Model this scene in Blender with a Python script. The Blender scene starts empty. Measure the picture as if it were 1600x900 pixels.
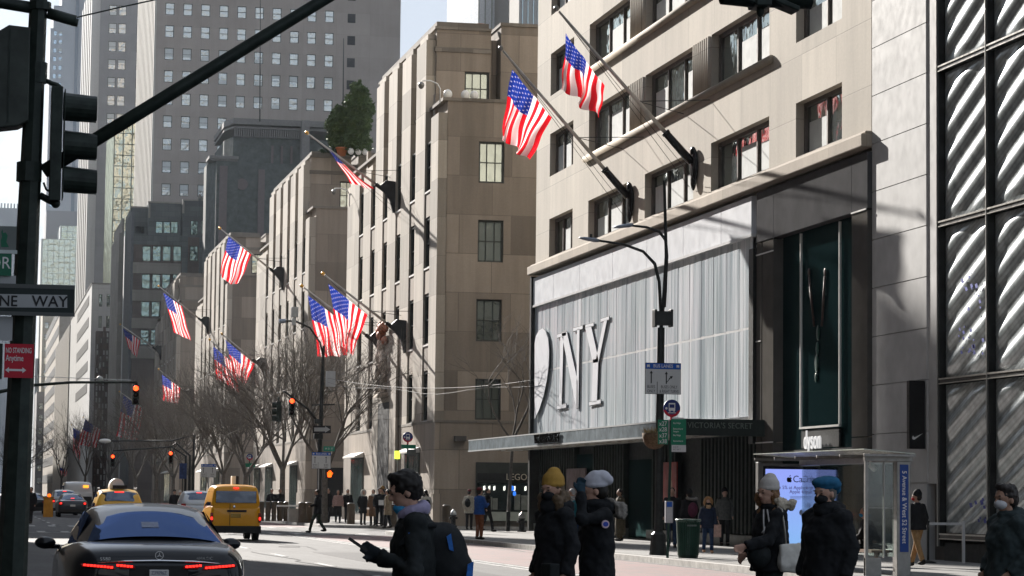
import bpy, bmesh, math, random
from math import sin, cos, pi, radians, atan2, sqrt
from mathutils import Vector, Matrix, Euler

# ------------------------------------------------------------------ camera
SC = bpy.context.scene
COL = SC.collection
random.seed(7)
F, CX, CY, EYE = 4000.0, 800.0, 450.0, 1.62
ROLL = 0.011
def _solve():
    x, y = -44-CX, CY-766
    c, s = cos(ROLL), sin(ROLL)
    xu, yu = x*c-y*s, x*s+y*c
    p = atan2(-yu, F); t = atan2(-xu*cos(p), F)
    return t, p
YAW, PITCH = _solve()
FW = Vector((sin(YAW)*cos(PITCH), cos(YAW)*cos(PITCH), sin(PITCH)))
R0 = Vector((cos(YAW), -sin(YAW), 0)); U0 = Vector((-sin(YAW)*sin(PITCH), -cos(YAW)*sin(PITCH), cos(PITCH)))
RT = R0*cos(ROLL)+U0*sin(ROLL); UP = -R0*sin(ROLL)+U0*cos(ROLL)
cam = bpy.data.objects.new('camera', bpy.data.cameras.new('camera'))
COL.objects.link(cam)
m = Matrix.Identity(4)
for i in range(3):
    m[i][0] = RT[i]; m[i][1] = UP[i]; m[i][2] = -FW[i]
m[2][3] = EYE
cam.matrix_world = m
cam.data.sensor_width = 36; cam.data.lens = 90
cam.data.clip_start = 0.5; cam.data.clip_end = 6000
SC.camera = cam
# surveying helpers: a direction seen in the photograph met with a known wall / ground plane of the place
def ray(px, py):
    return FW + RT*((px-CX)/F) + UP*((CY-py)/F)
def onX(px, py, X):
    d = ray(px, py); k = X/d.x; return Vector((X, d.y*k, EYE+d.z*k))
def onY(px, py, Y):
    d = ray(px, py); k = Y/d.y; return Vector((d.x*k, Y, EYE+d.z*k))

# ------------------------------------------------------------------ light
W = bpy.data.worlds.new('World'); SC.world = W; W.use_nodes = True
SUN = Vector((1.0, -4.3, -1.85)).normalized()          # direction the light travels
el = math.asin(-SUN.z)
az = atan2(-SUN.x, -SUN.y)                               # from +Y towards +X
nt = W.node_tree; nt.nodes.clear()
bg = nt.nodes.new('ShaderNodeBackground'); wo = nt.nodes.new('ShaderNodeOutputWorld')
sky = nt.nodes.new('ShaderNodeTexSky'); sky.sky_type = 'NISHITA'; sky.sun_disc = False
sky.sun_elevation = el; sky.sun_rotation = az; sky.dust_density = 0.35; sky.air_density = 1.0; sky.ozone_density = 1.2
tc = nt.nodes.new('ShaderNodeTexCoord'); nz = nt.nodes.new('ShaderNodeTexNoise'); nz.inputs['Scale'].default_value = 5.0
nz.inputs['Detail'].default_value = 7; nz.inputs['Roughness'].default_value = 0.6
mp = nt.nodes.new('ShaderNodeMapping'); mp.inputs['Scale'].default_value = (1, 1, 2.6); mp.inputs['Location'].default_value = (0.3, 0.2, 0.4)
rp = nt.nodes.new('ShaderNodeValToRGB'); rp.color_ramp.elements[0].position = 0.27; rp.color_ramp.elements[1].position = 0.52
rp.color_ramp.elements[0].color = (0, 0, 0, 1); rp.color_ramp.elements[1].color = (0.94, 0.94, 0.94, 1)
mx = nt.nodes.new('ShaderNodeMixRGB'); mx.inputs[2].default_value = (4.55, 5.0, 5.75, 1)
nt.links.new(tc.outputs['Generated'], mp.inputs[0]); nt.links.new(mp.outputs[0], nz.inputs['Vector'])
nt.links.new(nz.outputs[0], rp.inputs[0]); nt.links.new(rp.outputs[0], mx.inputs[0]); nt.links.new(sky.outputs[0], mx.inputs[1])
nt.links.new(mx.outputs[0], bg.inputs[0]); nt.links.new(bg.outputs[0], wo.inputs[0])
bg.inputs[1].default_value = 0.060
sl = bpy.data.lights.new('sun', 'SUN'); sun = bpy.data.objects.new('sun', sl); COL.objects.link(sun)
sl.energy = 5.0; sl.angle = radians(0.53); sl.color = (1.0, 0.94, 0.87)
sun.rotation_euler = SUN.to_track_quat('-Z', 'Y').to_euler()
vs = SC.view_settings; vs.view_transform = 'Standard'; vs.look = 'None'; vs.exposure = 1.3; vs.gamma = 1
SC.render.resolution_x, SC.render.resolution_y = 1024, 576
SC.cycles.max_bounces = 6; SC.cycles.transparent_max_bounces = 8; SC.cycles.volume_bounces = 0
SC.cycles.use_denoising = True
SC.cycles.caustics_reflective = False; SC.cycles.caustics_refractive = False
SC.cycles.sample_clamp_indirect = 6

# ------------------------------------------------------------------ materials
MATS = {}
def _new(name):
    mt = bpy.data.materials.new(name); mt.use_nodes = True
    n = mt.node_tree; b = n.nodes['Principled BSDF']
    return mt, n, b
def L(n, a, b): n.links.new(a, b)
def noise(n, scale, detail=4, rough=0.6, vec=None, sc=None):
    t = n.nodes.new('ShaderNodeTexNoise'); t.inputs['Scale'].default_value = scale
    t.inputs['Detail'].default_value = detail; t.inputs['Roughness'].default_value = rough
    if vec is None:
        g = n.nodes.new('ShaderNodeNewGeometry'); vec = g.outputs['Position']
    if sc:
        mp = n.nodes.new('ShaderNodeMapping'); mp.inputs['Scale'].default_value = sc; L(n, vec, mp.inputs[0]); vec = mp.outputs[0]
    L(n, vec, t.inputs['Vector'])
    return t.outputs[0]
def ramp(n, fac, stops):
    r = n.nodes.new('ShaderNodeValToRGB'); L(n, fac, r.inputs[0])
    e = r.color_ramp.elements
    while len(e) < len(stops): e.new(0.5)
    for el_, (p, c) in zip(e, stops):
        el_.position = p; el_.color = (c[0], c[1], c[2], 1) if hasattr(c, '__len__') else (c, c, c, 1)
    return r.outputs[0]
def mixc(n, fac, a, b, mode='MIX'):
    r = n.nodes.new('ShaderNodeMixRGB'); r.blend_type = mode
    for sock, v in ((r.inputs[0], fac), (r.inputs[1], a), (r.inputs[2], b)):
        if hasattr(v, 'is_linked'): L(n, v, sock)
        elif hasattr(v, '__len__'): sock.default_value = (v[0], v[1], v[2], 1)
        else: sock.default_value = v
    return r.outputs[0]
def math_(n, op, a, b=0.0, c=0.0):
    r = n.nodes.new('ShaderNodeMath'); r.operation = op
    for sock, v in zip(r.inputs, (a, b, c)):
        if hasattr(v, 'is_linked'): L(n, v, sock)
        else: sock.default_value = v
    return r.outputs[0]
def bump(n, b, h, strength=0.3, dist=0.02):
    t = n.nodes.new('ShaderNodeBump'); t.inputs['Strength'].default_value = strength; t.inputs['Distance'].default_value = dist
    L(n, h, t.inputs['Height']); L(n, t.outputs[0], b.inputs['Normal'])
def plain(name, col, rough=0.6, metal=0.0, var=0.25, scale=3.0, spec=0.25, bumpy=0.0, coat=0.0):
    if name in MATS: return MATS[name]
    mt, n, b = _new(name)
    if var > 0:
        f = noise(n, scale, 5)
        c = ramp(n, f, [(0.3, [max(0, x*(1-var)) for x in col]), (0.7, [min(1, x*(1+var)) for x in col])])
        L(n, c, b.inputs['Base Color'])
        if bumpy: bump(n, b, f, bumpy, 0.02)
        rr = ramp(n, noise(n, scale*2.3, 3), [(0.3, max(0, rough-0.08)), (0.7, min(1, rough+0.08))]); L(n, rr, b.inputs['Roughness'])
    else:
        b.inputs['Base Color'].default_value = (*col, 1); b.inputs['Roughness'].default_value = rough
    b.inputs['Metallic'].default_value = metal; b.inputs['Specular IOR Level'].default_value = spec
    if coat: b.inputs['Coat Weight'].default_value = coat; b.inputs['Coat Roughness'].default_value = 0.03
    MATS[name] = mt
    return mt
def emit(name, col, strength=1.0):
    if name in MATS: return MATS[name]
    mt, n, b = _new(name)
    b.inputs['Base Color'].default_value = (*[c*0.5 for c in col], 1)
    b.inputs['Emission Color'].default_value = (*col, 1); b.inputs['Emission Strength'].default_value = strength
    MATS[name] = mt
    return mt
def wallvec(n):
    """(x+y, z) of the position: one 2-D coordinate that runs along walls of either direction"""
    g = n.nodes.new('ShaderNodeNewGeometry'); s = n.nodes.new('ShaderNodeSeparateXYZ'); L(n, g.outputs['Position'], s.inputs[0])
    a = math_(n, 'ADD', s.outputs[0], s.outputs[1])
    c = n.nodes.new('ShaderNodeCombineXYZ'); L(n, a, c.inputs[0]); L(n, s.outputs[2], c.inputs[1])
    return c.outputs[0], g.outputs['Position']
def stone(name, col, bw=2.2, bh=0.96, joint=0.012, jd=0.72, var=0.18, streak=0.18, off=0.5, grain=0.1, rough=0.85):
    if name in MATS: return MATS[name]
    mt, n, b = _new(name)
    v, pos = wallvec(n)
    br = n.nodes.new('ShaderNodeTexBrick'); br.offset = off; L(n, v, br.inputs['Vector'])
    br.inputs['Scale'].default_value = 1; br.inputs['Brick Width'].default_value = bw; br.inputs['Row Height'].default_value = bh
    br.inputs['Mortar Size'].default_value = joint; br.inputs['Mortar Smooth'].default_value = 0.3; br.inputs['Bias'].default_value = 0.0
    lo = [c*(1-var) for c in col]; hi = [c*(1+var) for c in col]
    br.inputs['Color1'].default_value = (*lo, 1); br.inputs['Color2'].default_value = (*hi, 1)
    br.inputs['Mortar'].default_value = (*[c*jd for c in col], 1)
    st = noise(n, 1.0, 5, 0.65, pos, (1.6, 1.6, 0.12))
    c1 = mixc(n, streak*2, br.outputs[0], ramp(n, st, [(0.3, 0.55), (0.7, 1.0)]), 'MULTIPLY')
    fn = noise(n, 9.0, 5, 0.7, pos, (1, 1, 2.2))
    c2 = mixc(n, grain*3, c1, ramp(n, fn, [(0.25, 0.62), (0.75, 1.1)]), 'MULTIPLY')
    big = noise(n, 0.35, 3, 0.5, pos)
    c3 = mixc(n, 0.35, c2, ramp(n, big, [(0.3, 0.72), (0.7, 1.05)]), 'MULTIPLY')
    L(n, c3, b.inputs['Base Color']); b.inputs['Roughness'].default_value = rough; b.inputs['Specular IOR Level'].default_value = 0.25
    h = math_(n, 'ADD', math_(n, 'MULTIPLY', fn, 0.35), math_(n, 'MULTIPLY', br.outputs[1], -1.0))
    bump(n, b, h, 0.35, 0.012)
    MATS[name] = mt
    return mt
def glass(name, col=(0.05, 0.06, 0.065), mirror=0.45, rough=0.06, wave=0.35, tint=(0.9, 1, 0.97), wscale=0.55, fres=None):
    """window glass seen from outside: dark room behind, rippling reflection of the sky in front"""
    if name in MATS: return MATS[name]
    mt, n, b = _new(name)
    g = n.nodes.new('ShaderNodeNewGeometry')
    f = noise(n, wscale, 3, 0.5, g.outputs['Position'])
    oi = n.nodes.new('ShaderNodeObjectInfo')
    c = mixc(n, oi.outputs['Random'], [x*0.5 for x in col], [x*1.9 for x in col])
    L(n, c, b.inputs['Base Color']); b.inputs['Roughness'].default_value = 0.6; b.inputs['Specular IOR Level'].default_value = 0.0
    gl = n.nodes.new('ShaderNodeBsdfGlossy'); gl.inputs['Color'].default_value = (*tint, 1); gl.inputs['Roughness'].default_value = rough
    bp = n.nodes.new('ShaderNodeBump'); bp.inputs['Strength'].default_value = wave; bp.inputs['Distance'].default_value = 0.25
    L(n, f, bp.inputs['Height']); L(n, bp.outputs[0], gl.inputs['Normal'])
    ms = n.nodes.new('ShaderNodeMixShader')
    lw = n.nodes.new('ShaderNodeLayerWeight'); lw.inputs['Blend'].default_value = 0.35
    fac = math_(n, 'MULTIPLY_ADD', lw.outputs['Fresnel'], (1-mirror) if fres is None else fres, mirror*0.8)
    L(n, fac, ms.inputs[0]); L(n, b.outputs[0], ms.inputs[1]); L(n, gl.outputs[0], ms.inputs[2])
    L(n, ms.outputs[0], n.nodes['Material Output'].inputs[0])
    MATS[name] = mt
    return mt

# ------------------------------------------------------------------ mesh helpers
class MB:
    def __init__(s): s.v = []; s.f = []; s.mi = []; s.cur = 0; s.uv = None
    def quad(s, *p):
        i = len(s.v); s.v += [tuple(q) for q in p]; s.f.append(tuple(range(i, i+len(p)))); s.mi.append(s.cur); return s
    def box(s, x0, x1, y0, y1, z0, z1):
        if x0 > x1: x0, x1 = x1, x0
        if y0 > y1: y0, y1 = y1, y0
        if z0 > z1: z0, z1 = z1, z0
        i = len(s.v)
        s.v += [(x0,y0,z0),(x1,y0,z0),(x1,y1,z0),(x0,y1,z0),(x0,y0,z1),(x1,y0,z1),(x1,y1,z1),(x0,y1,z1)]
        for q in ((0,3,2,1),(4,5,6,7),(0,1,5,4),(1,2,6,5),(2,3,7,6),(3,0,4,7)):
            s.f.append(tuple(i+k for k in q)); s.mi.append(s.cur)
        return s
    def obox(s, c, ax, ay, az):
        """box from centre and three half-extent vectors"""
        c = Vector(c); ax = Vector(ax); ay = Vector(ay); az = Vector(az); i = len(s.v)
        for k in (-1, 1):
            for a, b in ((-1,-1),(1,-1),(1,1),(-1,1)): s.v.append(tuple(c+ax*a+ay*b+az*k))
        for q in ((0,3,2,1),(4,5,6,7),(0,1,5,4),(1,2,6,5),(2,3,7,6),(3,0,4,7)):
            s.f.append(tuple(i+k for k in q)); s.mi.append(s.cur)
        return s
    def tube(s, pts, rad, n=10, cap=True):
        """tube through points; rad is a number or a list; (rx, ry) pairs give an oval"""
        pts = [Vector(p) for p in pts]
        if not hasattr(rad, '__len__'): rad = [rad]*len(pts)
        base = len(s.v); prev = None
        for k, p in enumerate(pts):
            d = (pts[min(k+1, len(pts)-1)]-pts[max(k-1, 0)])
            if d.length < 1e-9: d = Vector((0, 0, 1))
            d.normalize()
            if prev is None:
                a = Vector((1, 0, 0)) if abs(d.x) < 0.9 else Vector((0, 1, 0))
                u = (a - d*a.dot(d)).normalized()
            else:
                u = (prev - d*prev.dot(d))
                u = u.normalized() if u.length > 1e-6 else prev
            prev = u; w = d.cross(u)
            r = rad[k]; rx, ry = (r if hasattr(r, '__len__') else (r, r))
            for j in range(n):
                t = 2*pi*j/n; s.v.append(tuple(p+u*(cos(t)*rx)+w*(sin(t)*ry)))
        for k in range(len(pts)-1):
            for j in range(n):
                a = base+k*n+j; b = base+k*n+(j+1) % n
                s.f.append((a, b, b+n, a+n)); s.mi.append(s.cur)
        if cap:
            s.f.append(tuple(base+j for j in reversed(range(n)))); s.mi.append(s.cur)
            e = base+(len(pts)-1)*n; s.f.append(tuple(e+j for j in range(n))); s.mi.append(s.cur)
        return s
    def loft(s, rings, cap=True):
        base = len(s.v); n = len(rings[0])
        for r in rings: s.v += [tuple(p) for p in r]
        for k in range(len(rings)-1):
            for j in range(n):
                a = base+k*n+j; b = base+k*n+(j+1) % n
                s.f.append((a, b, b+n, a+n)); s.mi.append(s.cur)
        if cap:
            s.f.append(tuple(base+j for j in reversed(range(n)))); s.mi.append(s.cur)
            e = base+(len(rings)-1)*n; s.f.append(tuple(e+j for j in range(n))); s.mi.append(s.cur)
        return s
    def lathe(s, prof, c=(0,0,0), n=16):
        c = Vector(c)
        return s.loft([[c+Vector((cos(2*pi*j/n)*r, sin(2*pi*j/n)*r, z)) for j in range(n)] for r, z in prof])
    def ball(s, c, r, n=12, m=8):
        c = Vector(c); rx, ry, rz = r if hasattr(r, '__len__') else (r, r, r)
        rings = []
        for k in range(m+1):
            t = pi*k/m; t = min(max(t, 0.06), pi-0.06)
            rings.append([c+Vector((cos(2*pi*j/n)*rx*sin(t), sin(2*pi*j/n)*ry*sin(t), -cos(t)*rz)) for j in range(n)])
        return s.loft(rings)
    def prism(s, poly, o, u, v, w):
        """polygon (list of 2-D) in plane o+u*a+v*b, extruded by vector w"""
        o, u, v, w = Vector(o), Vector(u), Vector(v), Vector(w); n = len(poly); i = len(s.v)
        a = [o+u*p[0]+v*p[1] for p in poly]
        s.v += [tuple(p) for p in a]+[tuple(p+w) for p in a]
        s.f.append(tuple(i+k for k in range(n))); s.f.append(tuple(i+n+k for k in reversed(range(n)))); s.mi += [s.cur]*2
        for k in range(n):
            j = (k+1) % n; s.f.append((i+k, i+n+k, i+n+j, i+j)); s.mi.append(s.cur)
        return s
    def wall(s, P, u0, u1, v0, v1, ops, depth):
        """a wall face with real openings and reveals. P(u, v, w) -> xyz, w inward"""
        us = sorted({u0, u1, *[x for o in ops for x in o[:2]]}); vs_ = sorted({v0, v1, *[x for o in ops for x in o[2:4]]})
        us = [x for x in us if u0-1e-6 <= x <= u1+1e-6]; vs_ = [x for x in vs_ if v0-1e-6 <= x <= v1+1e-6]
        for j in range(len(vs_)-1):
            run = None
            for i in range(len(us)-1):
                cu, cv = (us[i]+us[i+1])/2, (vs_[j]+vs_[j+1])/2
                hole = any(o[0] < cu < o[1] and o[2] < cv < o[3] for o in ops)
                if not hole:
                    if run is None: run = us[i]
                if (hole or i == len(us)-2) and run is not None:
                    e = us[i] if hole else us[i+1]
                    s.quad(P(run, vs_[j], 0), P(e, vs_[j], 0), P(e, vs_[j+1], 0), P(run, vs_[j+1], 0)); run = None
        for a, b, c, d in [o[:4] for o in ops]:
            D = depth
            s.quad(P(a, c, 0), P(b, c, 0), P(b, c, D), P(a, c, D)); s.quad(P(a, d, 0), P(a, d, D), P(b, d, D), P(b, d, 0))
            s.quad(P(a, c, 0), P(a, c, D), P(a, d, D), P(a, d, 0)); s.quad(P(b, c, 0), P(b, d, 0), P(b, d, D), P(b, c, D))
        return s
    def mesh(s, name, mats, smooth=False):
        me = bpy.data.meshes.new(name); me.from_pydata(s.v, [], s.f)
        for mt in (mats if isinstance(mats, (list, tuple)) else [mats]): me.materials.append(mt)
        me.polygons.foreach_set('material_index', s.mi)
        if smooth: me.polygons.foreach_set('use_smooth', [True]*len(s.f))
        if s.uv:
            ul = me.uv_layers.new(name='uv')
            for p in me.polygons:
                for li, vi in zip(p.loop_indices, p.vertices): ul.data[li].uv = s.uv[vi]
        me.update(); bm = bmesh.new(); bm.from_mesh(me)
        if smooth == 'w': bmesh.ops.remove_doubles(bm, verts=bm.verts, dist=1e-4)
        bmesh.ops.recalc_face_normals(bm, faces=bm.faces) if len(s.f) < 60000 and s.uv is None else None
        bm.to_mesh(me); bm.free()
        return me
    def build(s, name, mats, parent=None, smooth=False, loc=(0,0,0), rz=0, bevel=0, autos=False):
        o = bpy.data.objects.new(name, s.mesh(name, mats, smooth)); COL.objects.link(o)
        o.location = loc; o.rotation_euler = (0, 0, rz); o.parent = parent
        if bevel:
            b = o.modifiers.new('bevel', 'BEVEL'); b.width = bevel; b.segments = 2; b.limit_method = 'ANGLE'; b.angle_limit = radians(40)
        if autos: smooth_by_angle(o)
        return o
def split_boxes(mb, groups=8):
    """one MB per run of 8 vertices (one box each)"""
    out = []
    for i in range(0, len(mb.v), 8):
        m = MB(); m.v = mb.v[i:i+8]; k = i//8*6; m.f = [tuple(q-i for q in f) for f in mb.f[k:k+6]]; m.mi = mb.mi[k:k+6]; out.append(m)
    return out
def smooth_by_angle(o, ang=35):
    me = o.data; bm = bmesh.new(); bm.from_mesh(me)
    for f in bm.faces: f.smooth = True
    for e in bm.edges:
        if len(e.link_faces) == 2 and e.calc_face_angle(0) > radians(ang): e.smooth = False
    bm.to_mesh(me); bm.free()
def PX(X, s=1):  # wall in plane x=X facing -x (s=1)
    return lambda u, v, w: (X+w*s, u, v)
def PY(Y, s=1):
    return lambda u, v, w: (u, Y+w*s, v)
def tag(o, label=None, cat=None, group=None, kind=None):
    if label: o['label'] = label
    if cat: o['category'] = cat
    if group: o['group'] = group
    if kind: o['kind'] = kind
    return o
def empty(name, loc=(0,0,0), rz=0, label=None, cat=None, group=None):
    o = bpy.data.objects.new(name, None); COL.objects.link(o); o.location = loc; o.rotation_euler = (0, 0, rz); o.empty_display_size = 0.2
    return tag(o, label, cat, group)
LAST = [None]
def copy_tree(o, parent=None):
    c = o.copy(); COL.objects.link(c); c.parent = parent
    for ch in [x for x in o.children]: copy_tree(ch, c)
    return c
def text(name, s, size, mat, parent, loc, rot, ext=0.01, align='LEFT', font_shear=0, sx=1.0, bold=0.0, my=None, spacing=1.0):
    cu = bpy.data.curves.new(name, 'FONT'); cu.body = s; cu.size = size; cu.extrude = ext; cu.align_x = align; cu.align_y = 'CENTER'
    cu.space_character = spacing; cu.offset = bold; cu.shear = font_shear; cu.resolution_u = 3
    o = bpy.data.objects.new(name, cu); COL.objects.link(o)
    dg = bpy.context.evaluated_depsgraph_get(); me = bpy.data.meshes.new_from_object(o.evaluated_get(dg))
    bpy.data.objects.remove(o); bpy.data.curves.remove(cu)
    me.materials.clear(); me.materials.append(mat)
    o = bpy.data.objects.new(name, me); COL.objects.link(o); o.parent = parent
    o.location = loc; o.rotation_euler = rot; o.scale = (sx, 1, 1)
    LAST[0] = o
    return o
RN = (pi/2, 0, 0)             # text readable from -y (facing the camera)
RE = (pi/2, 0, -pi/2)         # text on an x-plane facing -x (reads towards -y)

# colours
M_asph = None
def asphalt():
    mt, n, b = _new('asphalt'); g = n.nodes.new('ShaderNodeNewGeometry'); P = g.outputs['Position']
    c = ramp(n, noise(n, 0.5, 6, 0.65, P, (1, 0.12, 1)), [(0.3, (0.052, 0.054, 0.057)), (0.7, (0.09, 0.091, 0.091))])
    c = mixc(n, 0.7, c, ramp(n, noise(n, 40, 3, 0.7, P), [(0.3, 0.55), (0.7, 1.25)]), 'MULTIPLY')
    c = mixc(n, 0.6, c, ramp(n, noise(n, 1.6, 5, 0.75, P, (2.2, .2, 1)), [(0.42, 0.6), (0.6, 1.1)]), 'MULTIPLY')
    v = n.nodes.new('ShaderNodeTexVoronoi'); v.feature = 'DISTANCE_TO_EDGE'; v.inputs['Scale'].default_value = 0.22
    wn = n.nodes.new('ShaderNodeMapping'); L(n, P, wn.inputs[0]); nn = noise(n, 0.8, 4, 0.6, P)
    ad = n.nodes.new('ShaderNodeVectorMath'); ad.operation = 'ADD'; L(n, P, ad.inputs[0]); L(n, nn, ad.inputs[1]); L(n, ad.outputs[0], v.inputs['Vector'])
    c = mixc(n, ramp(n, v.outputs[0], [(0.0, 0.75), (0.012, 0.0)]), c, (0.035, 0.035, 0.035))
    L(n, c, b.inputs['Base Color']); b.inputs['Roughness'].default_value = 0.8
    bump(n, b, noise(n, 60, 2, 0.6, P), 0.4, 0.01)
    return mt
def paint(name, col, wear=0.45, scale=2.5):
    if name in MATS: return MATS[name]
    mt, n, b = _new(name); g = n.nodes.new('ShaderNodeNewGeometry'); P = g.outputs['Position']
    f = ramp(n, noise(n, scale, 8, 0.75, P, (1, 0.5, 1)), [(wear-0.06, 0.85), (wear+0.12, 0.0)])
    c = mixc(n, f, col, (0.11, 0.11, 0.11))
    c = mixc(n, 0.4, c, ramp(n, noise(n, 30, 3, 0.6, P), [(0.3, 0.7), (0.7, 1.1)]), 'MULTIPLY')
    L(n, c, b.inputs['Base Color']); b.inputs['Roughness'].default_value = 0.75; MATS[name] = mt
    return mt
def concrete_walk():
    mt, n, b = _new('sidewalk_concrete'); g = n.nodes.new('ShaderNodeNewGeometry'); P = g.outputs['Position']
    br = n.nodes.new('ShaderNodeTexBrick'); br.offset = 0; L(n, P, br.inputs['Vector']); br.inputs['Scale'].default_value = 1
    br.inputs['Brick Width'].default_value = 1.5; br.inputs['Row Height'].default_value = 1.5; br.inputs['Mortar Size'].default_value = 0.018
    br.inputs['Color1'].default_value = (0.175, 0.173, 0.166, 1); br.inputs['Color2'].default_value = (0.225, 0.222, 0.215, 1); br.inputs['Mortar'].default_value = (0.12, 0.12, 0.11, 1)
    c = mixc(n, 0.6, br.outputs[0], ramp(n, noise(n, 1.2, 6, 0.65, P), [(0.3, 0.6), (0.7, 1.1)]), 'MULTIPLY')
    v = n.nodes.new('ShaderNodeTexVoronoi'); v.inputs['Scale'].default_value = 2.2; L(n, P, v.inputs['Vector'])
    c = mixc(n, ramp(n, v.outputs[0], [(0.055, 0.6), (0.09, 0.0)]), c, (0.06, 0.06, 0.06))
    L(n, c, b.inputs['Base Color']); b.inputs['Roughness'].default_value = 0.8; bump(n, b, noise(n, 25, 3, 0.6, P), 0.3, 0.01)
    return mt
M_asph = asphalt(); M_walk = concrete_walk()
M_kerb = plain('granite_kerb', (0.42, 0.41, 0.39), 0.7, var=0.3, scale=4)
M_lime = stone('limestone', (0.53, 0.485, 0.415), 3.05, 1.83, 0.012, 0.6, 0.12, 0.20, off=0.0)
M_rock = stone('indiana_limestone', (0.335, 0.285, 0.235), 2.6, 1.92, 0.022, 0.74, 0.30, 0.30, off=0.37)
M_rockp = stone('weathered_limestone', (0.43, 0.385, 0.325), 3.4, 1.9, 0.018, 0.72, 0.28, 0.28, off=0.3)
M_cope = stone('darkened_limestone', (0.235, 0.21, 0.18), 1.6, 1.1, 0.012, 0.75, 0.2, 0.25)
M_base = stone('granite_base', (0.17, 0.155, 0.135), 1.8, 1.2, 0.01, 0.7, 0.1, 0.1)
M_frame = plain('dark_window_frame', (0.05, 0.055, 0.05), 0.5, var=0.2)
M_bronze = plain('bronze_frame', (0.12, 0.105, 0.095), 0.45, 0.3, var=0.2)
M_gl = glass('window_glass'); M_glg = glass('greenish_window_glass', (0.16, 0.18, 0.16), 0.4, tint=(0.85, 0.95, 0.9))
M_gld = glass('dark_glass', (0.006, 0.016, 0.018), 0.03, 0.05, 0.1, tint=(0.4, 0.8, 0.8), fres=.07)
M_glb = glass('pale_curtained_glass', (0.38, 0.39, 0.37), 0.35)
M_sill = plain('white_sill', (0.72, 0.71, 0.68), 0.6, var=0.15)
M_blind = plain('roller_blind', (0.55, 0.58, 0.58), 0.8, var=0.08)
M_black = plain('black_painted_metal', (0.022, 0.024, 0.024), 0.42, var=0.3, scale=6)
M_steel = plain('brushed_steel', (0.23, 0.225, 0.215), 0.38, 0.6, var=0.15, scale=8)
M_alu = plain('galvanised_steel', (0.42, 0.43, 0.43), 0.45, 0.6, var=0.2, scale=5)
M_white = plain('white_paint', (0.75, 0.75, 0.73), 0.5, var=0.06)
# ------------------------------------------------------------------ ground
BX, RX = 23.5, 21.9        # street wall of the near block / of the stone blocks beyond
KX = 16.6                   # kerb line
g = MB(); g.box(-900, 900, -400, 5000, -1.0, 0.0); tag(g.build('ground', plain('far_ground', (0.12, 0.12, 0.12))), kind='structure')
g = MB(); g.box(-140, 260, -60, 1500, -0.5, 0.004); tag(g.build('road', M_asph), kind='structure')
# sidewalk blocks between the cross streets (start, end)
BLK = [(28.0, 107.0), (121.4, 206.0), (227.0, 306.0), (326.0, 402.0), (422.0, 500.0), (520.0, 700.0), (720.0, 1200.0)]
for a, b in BLK:
    m_ = MB(); x0, x1, r = KX, 70, 3.2
    poly = [(x1, a), (x1, b)]
    poly += [(x0+r-r*sin(t), b-r+r*cos(t)) for t in [k*pi/12 for k in range(7)]]
    poly += [(x0+r-r*cos(t), a+r-r*sin(t)) for t in [k*pi/12 for k in range(7)]]
    inner = [(x1, a+.3), (x1, b-.3)]; ri = r-.3
    inner += [(x0+r-ri*sin(t), b-r+ri*cos(t)) for t in [k*pi/12 for k in range(7)]]
    inner += [(x0+r-ri*cos(t), a+r-ri*sin(t)) for t in [k*pi/12 for k in range(7)]]
    m_.prism(poly, (0,0,-.3), (1,0,0), (0,1,0), (0,0,.44)); tag(m_.build('kerb', M_kerb), kind='structure')
    m_ = MB(); m_.prism(inner, (0,0,-.2), (1,0,0), (0,1,0), (0,0,.35)); tag(m_.build('sidewalk', M_walk), kind='structure')
for a, b in BLK:
    m_ = MB(); m_.box(-60, -.6, a, b, -.3, .15); tag(m_.build('sidewalk', M_walk), kind='structure')
M_wp = paint('white_road_paint', (0.50, 0.50, 0.49), 0.47); M_red = paint('red_bus_lane_paint', (0.20, 0.120, 0.115), 0.40, 1.3)
mk = MB()
for a, b in [(30, 100)]+[(124, 204), (229, 304), (328, 400)]: mk.box(12.55, 16.35, a, b, 0, .008)
tag(mk.build('bus_lane_road', M_red), kind='structure')
mk = MB()
for a, b in [(30, 100), (124, 204), (229, 304), (328, 400)]:
    mk.box(11.95, 12.1, a, b, 0, .012); mk.box(12.3, 12.45, a, b, 0, .012)
    for xx in (3.9, 7.95):
        y = a
        while y < b: mk.box(xx-.07, xx+.07, y, y+3, 0, .012); y += 9
for c0 in (101.8, 119.0, 207, 224, 308):
    mk.box(-.3, 16.3, c0-.0, c0+.3, 0, .012) if c0 == 101.8 else None
    x = -.2
    while x < 16.3: mk.box(x, x+.32, c0+.9, c0+3.8, 0, .012); x += .93
for a in (104.6,):
    x = 17.6
for k in range(9): mk.box(17.4+k*.8, 17.8+k*.8, 107.6, 109.9, 0, .012)
tag(mk.build('road_markings', M_wp), kind='structure')
for (x, y, r, lb) in [(6.2, 62, .33, 'round iron manhole cover in the lane beside the black saloon'), (9.5, 78, .33, 'round iron manhole cover in the road before the taxi van'), (14.3, 110, .4, 'iron manhole cover on the far crossing, farther one'), (14.6, 104, .3, 'iron manhole cover on the far crossing, nearer one'), (2.4, 74, .33, 'round iron manhole cover in the leftmost lane')]:
    mk = MB(); mk.lathe([(0.01, 0), (r, 0), (r, .014), (.01, .014)], (x, y, .002), 20); tag(mk.build('manhole_cover', plain('cast_iron', (.035, .035, .037), .6, var=.3, scale=20)), lb, 'manhole cover', 'manhole covers in the avenue')
mk = MB()
for (x0, x1, y0, y1) in [(9.3, 10.6, 50, 71), (2.0, 3.2, 58, 66), (5.5, 7.2, 95, 107), (13.2, 14.6, 113, 118)]: mk.box(x0, x1, y0, y1, 0, .0075)
tag(mk.build('patched_road', plain('fresh_asphalt', (0.055, 0.055, 0.058), .85, var=.3, scale=12)), kind='structure')

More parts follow.
